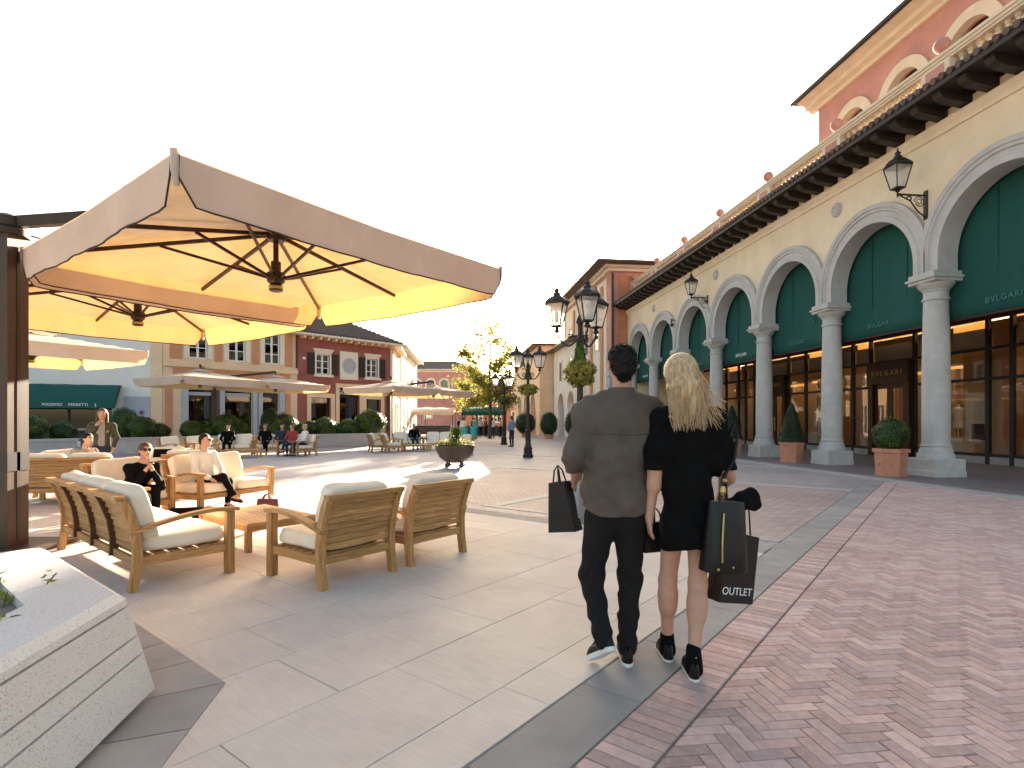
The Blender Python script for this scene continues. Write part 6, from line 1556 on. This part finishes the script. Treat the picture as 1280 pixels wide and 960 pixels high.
def shoe(parent, heel, toe, up, s_=1.0, m='leather_black', mark=None, sole=.026):
    """sneaker laid along heel->toe with its own up vector"""
    heel = Vector(heel); toe = Vector(toe); d = (toe - heel).normalized(); up = Vector(up); up = (up - d * up.dot(d)).normalized(); x = d.cross(up); L_ = (toe - heel).length
    out = [(-.10, .030), (0.0, .036), (.25, .034), (.5, .041), (.72, .046), (.9, .036), (1.0, .018)]
    def P(t, w_, z): return heel + d * (t * L_) + x * w_ * s_ + up * z * s_
    m1 = MB(); pl_ = []
    prof = []
    for t in np.linspace(-.04, 1.04, 20):
        w_ = float(np.interp(t, [-.04, 0, .08, .3, .55, .75, .92, 1.0, 1.04], [.008, .024, .034, .034, .040, .045, .036, .022, .008])); prof.append((t, w_))
    loop = [(t, w_) for t, w_ in prof] + [(t, -w_) for t, w_ in reversed(prof)]
    n = len(loop)
    rr = [(0, .94), (.006, 1.0), (sole - .006, 1.02), (sole, .98)]
    v = []; f = []
    for z, k in rr:
        for t, w_ in loop: v.append(P(.5 + (t - .5) * (1 + (k - 1) * .4), w_ * k, z))
    for j in range(len(rr) - 1): f += [(j * n + i, j * n + (i + 1) % n, (j + 1) * n + (i + 1) % n, (j + 1) * n + i) for i in range(n)]
    f += [tuple(range(n - 1, -1, -1)), tuple((len(rr) - 1) * n + i for i in range(n))]; m1.add(v, f)
    e = thing_part('shoe', parent); m1.build('sole', 'rubber_white', e, smooth=50)
    v = []; f = []; hts = lambda t: float(np.interp(t, [-.04, 0, .1, .28, .45, .6, .8, 1.04], [.06, .085, .09, .085, .075, .055, .042, .02]))
    K = 6
    for j in range(K + 1):
        q = j / K
        for t, w_ in loop: hh = hts(t); v.append(P(t, w_ * (1.0 - .0 * q) * math.cos(q * math.pi / 2 * .93) ** .55 * .97, sole - .002 + hh * math.sin(q * math.pi / 2)))
    for j in range(K): f += [(j * n + i, j * n + (i + 1) % n, (j + 1) * n + (i + 1) % n, (j + 1) * n + i) for i in range(n)]
    f += [tuple(K * n + i for i in range(n))]; m2 = MB(); m2.add(v, f); m2.build('upper', m, e, smooth=60)
    if mark == 'stripe':
        for sd in (-1, 1):
            pts = []
            for i in range(12):
                t = .10 + .62 * i / 11; z = sole + (.055 if i < 3 else .055 - .030 * math.sin((i - 3) / 8 * math.pi) + .012 * (i - 3) / 8); ww = float(np.interp(t, [0, .08, .3, .55, .75], [.024, .034, .034, .040, .045])); pts.append(P(t, sd * (ww * .93 + .002), z))
            q = MB(); q.tube(pts, [.002 + .007 * math.sin(math.pi * min(1, i / 7)) * (1 if i < 8 else max(.1, 1 - (i - 7) / 5)) for i in range(12)], 6, flat=.35); q.build('stripe', 'rubber_white', e)
    return e
def thing_part(name, parent):
    o = bpy.data.objects.new(name, None); COL.objects.link(o); o.parent = parent; o.empty_display_size = .1; return o
shoe(mn, (-.075, -.215, .135), (-.165, -.04, .008), (-.1, .35, .6), 1.0, 'leather_black', 'stripe')
shoe(mn, (.03, -.11, .0), (.055, .17, .0), (0, 0, 1), 1.0, 'leather_black', 'stripe')
Hh = Field(.006); Hh.ell((.024, .018, 1.752), (.080, .093, .079), .02).ell((.022, -.025, 1.715), (.076, .070, .080), .02).cap((.02, -.055, 1.66), (.022, -.05, 1.64), .045, .035, .03, xs=1.2)
Hh.wr = lambda X, Y, Z: (.003 * np.sin(90 * X + 40 * Z) * np.sin(70 * Y + 60 * Z)).astype(np.float32)
Hh.cuts.append(lambda X, Y, Z: np.where(Y > .085, Y - .085, -1) + np.where((Z < 1.70) & (Y > .01), 1.0, 0) * 1.0)
hm_ = fmesh(Hh, 'hair', 'hair_dark', mn)
tf = MB(); rt = random.Random(3)
hv = [tuple(v_.co) for v_ in hm_.data.vertices]; hn = [tuple(v_.normal) for v_ in hm_.data.vertices]
for i in range(1500):
    k = rt.randrange(len(hv)); p = Vector(hv[k]); n_ = Vector(hn[k]); d_ = (n_ * .55 + Vector((rt.gauss(0, .3), rt.gauss(0, .3), -.9 if p.z < 1.75 else -.1))).normalized() * rt.uniform(.003, .008)
    tf.tube([p - n_ * .002, p + d_ * .6 + n_ * .003, p + d_], [.0022, .0016, .0004], 3, cap=False)
tag(tf.build('hair_tufts', 'hair_dark', hm_), kind='stuff')

# ---- the blond woman beside him
wm = thing('person', 'blond woman in a short black outfit and ankle socks walking away beside the man', 'person', (1.0, 3.14, TOP))
B = Field(.006); WH = (-.05, .03, 1.645)
head(B, WH, (-.02, 0, 1.42), s_=.95)
B.cap((-.015, 0, 1.32), (-.02, 0, .95), .115, .105, .05, ys=.68).cap((-.14, 0, 1.385), (.125, 0, 1.385), .042, None, .05).cap((-.07, -.01, .86), (.04, -.01, .86), .075, None, .05)
aL = [(-.165, 0, 1.38), (-.20, -.02, 1.12), (-.222, .03, .845)]; aR = [(.14, 0, 1.38), (.185, -.03, 1.13), (.225, .12, .96)]
B.chain(aL, [.042, .036, .025]); B.chain(aR, [.042, .036, .025])
B.cap(aL[1], (-.205, -.01, 1.02), .034, .037, .03); B.cap(aR[1], (.228, .02, 1.06), .034, .036, .03)
hand(B, aL[2], (.02, .06, -1), (.95, .1, 0), -1, .84, .30); hand(B, aR[2], (.1, .6, -.6), (-.5, -.3, -.6), -1, .94, .9)
lL = [(-.085, .01, .84), (-.102, .09, .465), (-.095, .13, .10)]; lR = [(.045, .0, .84), (.035, -.02, .475), (-.02, -.125, .115)]
for l_ in (lL, lR):
    B.chain(l_, [.068, .047, .031], .035); c = V3(*l_[1]) * .68 + V3(*l_[2]) * .32; B.cap(c + V3(0, -.012, .03), c + V3(0, -.012, -.03), .049, .044, .05)
B.chain([lL[2], (-.095, .24, .045)], [.026, .02]); B.chain([lR[2], (-.02, .0, .045)], [.026, .02])
fmesh(B, 'body', 'skin_b', wm)
D = Field(.007); D.cap((-.015, 0, 1.30), (-.015, 0, 1.04), .145, .122, .06, ys=.76).cap((-.02, -.005, 1.04), (-.02, -.005, .72), .124, .158, .06, ys=.9)
D.cap((-.15, 0, 1.395), (.135, 0, 1.395), .062, None, .05).cap((-.02, 0, 1.44), (-.1, 0, 1.42), .05, None, .04).cap((-.02, 0, 1.44), (.08, 0, 1.42), .05, None, .04)
D.chain([aL[0], (-.193, -.015, 1.22), (-.20, -.02, 1.115)], [.062, .062, .066], .05); D.chain([aR[0], (.172, -.02, 1.22), (.183, -.03, 1.125)], [.06, .06, .062], .05)
D.wr = lambda X, Y, Z: (.006 * np.sin(22 * X + 4 * np.sin(9 * Z) + 6 * Y) * np.clip((1.3 - Z) / .4, .1, 1) + .005 * np.sin(31 * Z + 9 * np.sin(8 * X))).astype(np.float32)
D.cuts.append(lambda X, Y, Z: (.675 + .018 * np.sin(18 * X + 2) - Z) * .8)
D.cuts.append(lambda X, Y, Z: np.where(np.abs(X + .01) > .160, (1.112 - Z) * .8, -1))
D.cuts.append(lambda X, Y, Z: .062 - np.sqrt((X + .02) ** 2 + Y ** 2) - np.clip(1.43 - Z, 0, 1) * .5)
dr_ = fmesh(D, 'black_outfit', 'cloth_black', wm)
fp_ = MB()
for i in range(16):
    a = random.uniform(0, 6.28); fp_.ball((-.105 + random.gauss(0, .022), -.075 - .004 * i / 16, 1.405 + random.gauss(0, .025)), (.009, .004, .009), 6, 4)
fp_.build('flower_print', 'terracotta', dr_)
def sock(ank, heel_y, parent):
    q = Field(.007); q.cap((ank[0], ank[1], ank[2] + .035), (ank[0], ank[1] - .012, .05), .039, .047, .02).cap((ank[0], ank[1] - .0, .06), (ank[0], ank[1] + .10, .05), .036, .03, .02); fmesh(q, 'sock', 'cloth_black', parent)
sock(lL[2], 0, wm); sock((-.02, -.115, .115), 0, wm)
shoe(wm, (-.10, .065, .0), (-.09, .30, .0), (0, 0, 1), .9, 'leather_black', None, .02)
shoe(wm, (-.03, -.175, .0), (-.005, .06, .0), (0, 0, 1), .9, 'leather_black', None, .02)
# long hair: a cap on the skull and many tapering locks falling down the back, blown to her right
hc = Field(.006); hc.ell((-.05, .01, 1.668), (.092, .108, .10), .02).ell((-.05, -.03, 1.61), (.086, .080, .10), .04).cap((-.055, -.065, 1.57), (-.03, -.085, 1.43), .078, .038, .04, xs=1.15)
hc.wr = lambda X, Y, Z: (.004 * np.sin(62 * X + 6 * np.sin(14 * Z)) * np.clip((1.72 - Z) / .1, 0, 1)).astype(np.float32)
hc.cuts.append(lambda X, Y, Z: np.where((Y > .045) & (Z < 1.69), 1.0, -1.0))
hr = fmesh(hc, 'hair', 'hair_blond', wm)
lk = MB(); rh = random.Random(5)
for i in range(800):
    a = rh.uniform(-2.3, 2.3); up_ = rh.uniform(.1, .95)                        # around the back of the head
    x0 = -.05 + .094 * math.sin(a) * math.sqrt(1 - (up_ * .9) ** 2 * .6); y0 = .01 - .108 * math.cos(a) * math.sqrt(1 - (up_ * .9) ** 2 * .6); z0 = 1.66 + .10 * (up_ - .3)
    drop = rh.uniform(.10, .29); xe = -.045 + (x0 + .05) * rh.uniform(.55, 1.0) + (.15 * rh.random() ** 2.2 if (x0 > .0 and rh.random() < .6) else .02 * rh.random()); ye = -.10 - .03 * rh.random(); wob = rh.uniform(.006, .016); ph = rh.uniform(0, 6)
    pts = []
    for k in range(12):
        t = k / 11; x = x0 + (xe - x0) * t ** 2.2 + wob * math.sin(ph + t * 7) * t; y = y0 + (min(ye, y0) - y0) * t ** .7 - .012 * math.sin(math.pi * t); y = min(y, .03)
        if t < .5: y = y - .006
        z = z0 - (drop + (z0 - 1.60) * .8) * t; pts.append((x, y, z))
    lk.tube(pts, [.0026 * (1 - .85 * (k / 11)) + .0004 for k in range(12)], 3)
lk.build('locks', 'hair_blond', hr, smooth=80)

# ---- what the couple carries
def paper_bag(label, loc, rz, w_, d, h, m, txt=None, roll=0.0, hand_z=.2, flare=1.0):
    e = thing('shopping_bag', label, 'bag', loc, rz); e.rotation_euler = (0, roll, rz)
    mb = MB(); a, b = w_ / 2, d / 2; k = flare
    v = [(-a, -b, 0), (a, -b, 0), (a, b, 0), (-a, b, 0), (-a * k, -b, h), (a * k, -b, h), (a * k, b, h), (-a * k, b, h), (-a * .98, 0, h * .0), (a * .98, 0, 0), (-a * k * .86, 0, h), (a * k * .86, 0, h)]
    f = [(3, 2, 1, 0), (0, 1, 5, 4), (2, 3, 7, 6), (1, 9, 11, 5), (9, 2, 6, 11), (0, 4, 10, 8), (8, 10, 7, 3)]
    mb.add(v, f); mb.build('bag_body', m, e)
    for s_ in (-1, 1):
        q = MB(); q.tube([(-w_ * .2 * k, s_ * b, h * .97), (-w_ * .12 * k, s_ * b * .6, h + hand_z * .7), (0, 0, h + hand_z), (w_ * .12 * k, s_ * b * .6, h + hand_z * .7), (w_ * .2 * k, s_ * b, h * .97)], .005, 6); q.build('handle', m, e)
    if txt: lettering(txt, .060, 'letter_white', e, (-.006, -b - .0015, .065), (R(90), 0, 0), spacing=1.0, depth=.0008)
    return e
paper_bag('black glossy paper shopping bag hanging from the man\'s left hand', (.325, 3.40, .73), R(-35), .19, .09, .30, 'paper_black', None, R(-8), .10, .55)
paper_bag('white paper shopping bag hanging from the man\'s left hand behind the black one', (.44, 3.47, .77), R(45), .19, .07, .29, 'paper_white', None, R(2), .07, .9)
paper_bag('small black paper bag between the man and the woman', (.835, 3.30, .635), R(20), .17, .08, .16, 'paper_black', None, 0, .10)
ob = paper_bag('tall black shopping bag lettered OUTLET hanging at the woman\'s right side', (1.235, 3.19, .375), R(24), .25, .11, .38, 'paper_black', 'OUTLET', R(10), .22, .9)
# black leather handbag on the forearm
hbg = handbag('leather_handbag', 'black leather handbag with gilt zip and studs hanging from the woman\'s forearm', (1.125, 2.99, .60), R(18), .25, .17, .37, 'leather_black', False, 0, .62)
hbg.rotation_euler = (0, R(4), R(18))
q = MB(); q.tube([(-.065, -.074, .06), (-.068, -.070, .15), (-.06, -.058, .24), (-.05, -.046, .31)], .005, 5); q.build('zip', 'brass', hbg)
for x, z in ((-.09, .025), (.0, .035)): q = MB(); q.ball((x, -.078, z), .008, 8, 6); q.build('stud', 'brass', hbg)
q = MB(); q.tube([(-.05, 0, .35), (-.02, .01, .50), (.05, .02, .60), (.07, .03, .72), (.06, .05, .80), (.03, .09, .62), (.05, .06, .36)], .011, 6, flat=.5); q.build('handle', 'leather_black', hbg)
q = MB(); q.lathe([(.012, .40), (.018, .42), (.012, .45)], (-.03, .0, 0), 8); q.ball((-.02, .0, .48), .014, 8, 6); q.build('buckle', 'brass', hbg)
# dark scarf/jacket bundled over the bag
sc_ = Field(.008); sc_.cap((.0, 0, .0), (.09, .02, .05), .045, .05, .04).cap((.09, .02, .05), (.13, .02, .0), .035, .03, .03).cap((0, 0, 0), (.02, 0, -.12), .045, .03, .04); sc_.wr = lambda X, Y, Z: (.006 * np.sin(60 * X + 40 * Z)).astype(np.float32)
jk = fmesh(sc_, 'folded_jacket', 'cloth_black', None); jk.location = (1.215, 3.07, .93); tag(jk, 'black jacket bundled over the shopping bag at the woman\'s side', 'jacket')

# ---- other people
def figure(label, loc, rz, pose, top, bottom, hairm='hair_brown', skin='skin_a', vox=.016, bare=False, lookyaw=0.0, hair_len=0.0, group=None, jacket=None, seat=.40, glasses=False, sc_f=.94):
    e = thing('person', label, 'person', loc, rz, group); e.scale = (sc_f,) * 3; Bd = Field(vox)
    if pose == 'stand':
        pz = .92; sh = 1.40; hips = [(-.09, 0, .9), (.09, 0, .9)]; knees = [(-.09, .02, .48), (.10, .03, .48)]; ank = [(-.09, -.01, .08), (.11, .0, .08)]; toes = [(-.10, .15, .03), (.13, .16, .03)]; ty = 0.0
        el = [(-.25, -.02, 1.14), (.25, -.02, 1.14)]; wr = [(-.22, .14, .98), (.2, .16, 1.0)]
    elif pose == 'phone':
        pz = .92; sh = 1.40; hips = [(-.09, 0, .9), (.09, 0, .9)]; knees = [(-.09, .03, .48), (.10, .0, .48)]; ank = [(-.09, -.01, .08), (.11, .0, .08)]; toes = [(-.10, .15, .03), (.13, .16, .03)]; ty = 0.0
        el = [(-.26, .02, 1.13), (.26, .02, 1.14)]; wr = [(-.20, .10, .92), (.08, .15, 1.42)]
    else:
        pz = seat + .10; dz = pz - .92; sh = 1.40 + dz; ty = {'sit': -.08, 'cross': -.05}.get(pose, .12)
        if pose == 'lean': sh -= .13; ty = .28
        hips = [(-.09, 0, pz), (.09, 0, pz)]; knees = [(-.12, .42, pz + .02), (.10, .43, pz + .03)]
        ank = [(-.13, .42, .09), (.10, .48, .09)] if pose != 'cross' else [(-.10, .40, .09), (-.05, .62, .22)]
        if pose == 'cross': knees = [(-.10, .42, pz + .02), (.02, .43, pz + .11)]
        toes = [(a[0], a[1] + .15, max(.03, a[2] - .06)) for a in ank]
        el = [(-.26, .05, 1.12 + dz), (.26, .05, 1.12 + dz)]; wr = [(-.12, .26, 1.0 + dz), (.14, .28, 1.0 + dz)]
        if pose == 'lean': el = [(-.2, .42, .97 + dz), (.2, .42, .97 + dz)]; wr = [(-.05, .46, 1.24 + dz), (.05, .48, 1.24 + dz)]
    dz = pz - .92; nb_ = (0, ty, sh + .05); hd = (0, ty + (.03 if pose != 'lean' else .10), sh + .25)
    shd = [(-.18, ty, sh), (.18, ty, sh)]
    head(Bd, hd, nb_, yaw=lookyaw); Bd.cap((0, ty, sh - .06), (0, 0, pz), .13, .13, .05, ys=.68).cap(shd[0], shd[1], .05, None, .04)
    for i in (0, 1):
        Bd.chain([shd[i], el[i], wr[i]], [.045, .038, .027]); Bd.chain([hips[i], knees[i], ank[i], toes[i]], [.075, .05, .036, .03])
        d = V3(*wr[i]) - V3(*el[i])
        if vox < .013: hand(Bd, wr[i], d, (-.3 if i else .3, .2, -.6), -1 if i else 1, .95, .5)
        else: d = d / np.linalg.norm(d); Bd.cap(wr[i], V3(*wr[i]) + d * .10, .032, .024)
    bo_ = fmesh(Bd, 'body', skin, e)
    cy_, sy_ = math.cos(lookyaw), math.sin(lookyaw)
    def ho(x, y, z): return (hd[0] + x * cy_ + y * sy_, hd[1] - x * sy_ + y * cy_, hd[2] + z)
    if vox < .02:
        for q in (-1, 1):
            if glasses: g_ = MB(); g_.ball(ho(q * .033, .093, .018), (.028, .012, .022), 10, 7); g_.tube([ho(q * .05, .088, .022), ho(q * .082, .0, .02)], .004, 5); g_.build('sunglass', 'leather_black', e, smooth=60)
            else: g_ = MB(); g_.ball(ho(q * .032, .086, .018), (.012, .008, .007), 8, 6); g_.build('eye', 'far_dark', bo_, smooth=60)
            g_ = MB(); g_.tube([ho(q * .016, .092, .040), ho(q * .048, .082, .040)], .004, 5); g_.build('eyebrow', hairm, bo_)
        g_ = MB(); g_.tube([ho(-.022, .088, -.056), ho(0, .094, -.058), ho(.022, .088, -.056)], .006, 6); g_.build('lips', 'lips', bo_)
    Tp = Field(vox); Tp.cap((0, ty - .003, sh - .07), (0, -.003, pz + .03), .155, .155, .05, ys=.74).cap(shd[0], shd[1], .068, None, .05)
    for i in (0, 1): Tp.chain([shd[i], el[i], tuple(V3(*el[i]) * .15 + V3(*wr[i]) * .85)], [.066, .054, .042], .04)
    Tp.wr = lambda X, Y, Z: (.005 * np.sin(30 * Z + 20 * X) * np.sin(17 * X + 9 * Y)).astype(np.float32)
    if jacket:
        jk_ = jacket; Tp.cuts.append(lambda X, Y, Z: np.minimum(.05 - np.abs(X), Y - ty - .03) )
        inner_ = Field(vox); inner_.cap((0, ty + .012, sh - .06), (0, .006, pz + .03), .142, .142, .05, ys=.70); fmesh(inner_, 'shirt', top, e); fmesh(Tp, 'jacket', jacket, e)
    else: fmesh(Tp, 'shirt', top, e)
    Bt = Field(vox); Bt.cap((-.06, 0, pz), (.06, 0, pz), .115, None, .05)
    for i in (0, 1): Bt.chain([hips[i], knees[i], tuple(V3(*knees[i]) * .12 + V3(*ank[i]) * .88)], [.088, .064, .05], .04)
    fmesh(Bt, 'trousers', bottom, e)
    for i in (0, 1):
        sf_ = Field(vox * .8); a, t_ = V3(*ank[i]), V3(*toes[i]); sf_.cap(a + V3(0, -.03, -.035 if a[2] > .06 else 0), t_, .042, .035, .02).cap(a, a + V3(0, 0, -.03), .042, None, .02)
        sf_.cuts.append(lambda X, Y, Z: .004 - Z); fmesh(sf_, 'shoe', 'leather_black', e)
    Hr = Field(vox * .8); h_ = V3(*hd); Hr.ell(h_ + V3(0, -.02, .04), (.088, .098, .088), .02).ell(h_ + V3(0, -.045, -.01), (.083, .07, .085), .02)
    if hair_len:
        for q in (-1, 1): Hr.cap(h_ + V3(q * .075, -.02, 0), h_ + V3(q * .085, .0, -hair_len), .035, .03, .03)
        Hr.cap(h_ + V3(0, -.07, 0), h_ + V3(0, -.07, -hair_len), .07, .06, .03)
    Hr.cuts.append(lambda X, Y, Z: np.where((Y - h_[1] > .055) & (Z < h_[2] + .06), 1.0, -1.0)); fmesh(Hr, 'hair', hairm, e)
    return e
figure('woman in a white jacket and black trousers sitting cross-legged on the two-seat sofa', (-4.84, 8.86, TOP), face(.93, -.37), 'cross', 'cloth_white', 'cloth_black', 'hair_dark', 'skin_b', .011, lookyaw=-.5, jacket='cloth_white', seat=.36, glasses=True, sc_f=.90)
figure('person in black leaning forward with hands to the chin on a lounge chair', (-5.30, 7.82, TOP), face(.86, -.51), 'lean', 'cloth_black', 'cloth_black', 'hair_brown', 'skin_a', .012, lookyaw=.2, seat=.36, glasses=True, sc_f=.92)
figure('standing woman in an olive jacket with one hand raised to her face', (-8.05, 11.0, TOP), face(.5, -.86), 'phone', 'cloth_grey', 'cloth_navy', 'hair_brown', 'skin_a', .012, hair_len=.22, jacket='cloth_olive', sc_f=.92)
PG = 'people sitting at the house fronts'
def seated(i, label, top, bottom, hairm, yaw=0.0, dx=0.0, pose='sit'):
    o = FO[i]; rz = o.rotation_euler[2]; figure(label, (o.location.x + dx * math.cos(rz), o.location.y + dx * math.sin(rz), .004), rz, pose, top, bottom, hairm, 'skin_a', .022, lookyaw=yaw)
seated(3, 'person in dark clothes sitting at one end of the sofa before the peach house', 'cloth_navy', 'cloth_black', 'hair_dark', .4, -.33)
seated(3, 'cross-legged person in black on the sofa before the peach house', 'cloth_black', 'cloth_black', 'hair_brown', -.3, .33, 'cross')
seated(4, 'person in a red top sitting on a teak chair before the planter', 'cloth_red', 'cloth_navy', 'hair_brown', 0, 0, 'cross')
seated(5, 'fair-haired person in a dark jacket sitting beside the person in red', 'cloth_white', 'cloth_navy', 'hair_blond', .3)
seated(2, 'person in black lounging on the sofa against the planter', 'cloth_black', 'cloth_black', 'hair_dark', 0, .25)
seated(8, 'person in dark clothes sitting on the sofa before the dark red house', 'cloth_black', 'cloth_navy', 'hair_blond', 0, -.3)
figure('person in dark striped clothes sitting behind the mast beside the teak sofa', (-8.05, 10.3, TOP), face(.9, -.3), 'lean', 'cloth_grey', 'cloth_black', 'hair_dark', 'skin_a', .016, seat=.42)
cc_ = copy_tree(ch1, None, (-8.1, 10.32, TOP), face(.9, -.3), 'teak chair half hidden behind the dark mast', FARG)
figure('man in a white shirt sitting near the bowl planter with his legs apart', (-2.1, 22.6, .004), face(-.8, -.5), 'lean', 'cloth_white', 'cloth_black', 'hair_dark', 'skin_a', .02, seat=.42)
st2 = copy_tree(ch1, None, (-2.13, 22.62, .004), face(-.8, -.5), 'teak chair holding the man in a white shirt', FARG)
figure('man in a light blue shirt and navy trousers standing by a lamp post', (-.02, 30.3, .004), face(-.7, .6), 'phone', 'cloth_blue', 'cloth_navy', 'hair_brown', 'skin_a', .02)
tops = ['cloth_white', 'cloth_black', 'cloth_grey', 'cloth_teal', 'cloth_navy', 'cloth_white', 'cloth_tan', 'cloth_black']
clab = ['white', 'black', 'grey', 'teal', 'navy', 'pale', 'tan', 'dark']
CX = [-4.0, -3.4, -2.8, -3.1, -2.3, -1.6, -1.0, -4.7]
for i in range(8):
    figure(f'distant stroller in a {clab[i]} top under the green market canopy', (CX[i], 46 + (i * 7 % 5) * 1.1, .004), i * 1.3, 'stand', tops[i], 'cloth_navy' if i % 2 else 'cloth_black', 'hair_dark', 'skin_a', .03, group='strollers by the market canopy')
# market canopies at the far end
def stall(x, y, w_, d, h, m, label):
    e = thing('market_canopy', label, 'canopy', (x, y, .004)); q = MB(); nx_ = 12; v = []; f = []
    for j in range(5):
        for i in range(nx_ + 1): t = j / 4; v.append((-w_ / 2 + w_ * i / nx_, -d / 2 + d * t, h + .5 * (1 - abs(2 * t - 1)) + .03 * math.sin(i * 1.7)))
    for j in range(4):
        for i in range(nx_): a = j * (nx_ + 1) + i; f.append((a, a + 1, a + nx_ + 2, a + nx_ + 1))
    q.add(v, f); c_ = q.build('canopy', m, e, smooth=True); q = MB(); q.b2(-w_ / 2, w_ / 2, -d / 2 - .01, -d / 2, h - .3, h + .02); q.build('valance', m, c_)
    for sx in (-1, 1):
        for sy in (-1, 1): q = MB(); q.b2(sx * w_ / 2 * .96 - .04, sx * w_ / 2 * .96 + .04, sy * d / 2 * .9 - .04, sy * d / 2 * .9 + .04, 0, h + .1); q.build('post', 'dark_wood', e)
    q = MB(); q.b2(-w_ / 2 * .85, w_ / 2 * .85, -.4, .2, .85, .92); q.b2(-w_ / 2 * .82, w_ / 2 * .82, -.36, .16, 0, .85); q.build('counter', 'far_dark', e)
stall(-2.6, 53.5, 4.2, 3.0, 2.2, 'canvas_green', 'green market canopy over the strollers by the tree')
stall(-8.6, 60, 5.0, 3.4, 2.3, 'canvas_far', 'white market canopy before the pink building')
stall(-12.8, 66, 5.0, 3.4, 2.4, 'canvas_far', 'white market canopy at the end of the street houses')
for i, x in enumerate((-3.45, -2.75)):
    q = MB(); q.lathe([(.25, 0), (.27, .05), (.27, .9), (.2, .95)], n=12); tag(q.build('teal_bin', 'cloth_teal', None, (x - .2, 43.2, .004), 0, smooth=40), ['round teal bin standing farther from the slender tree trunk', 'round teal bin standing nearer to the slender tree trunk'][i], 'bin', 'teal bins by the market canopy')
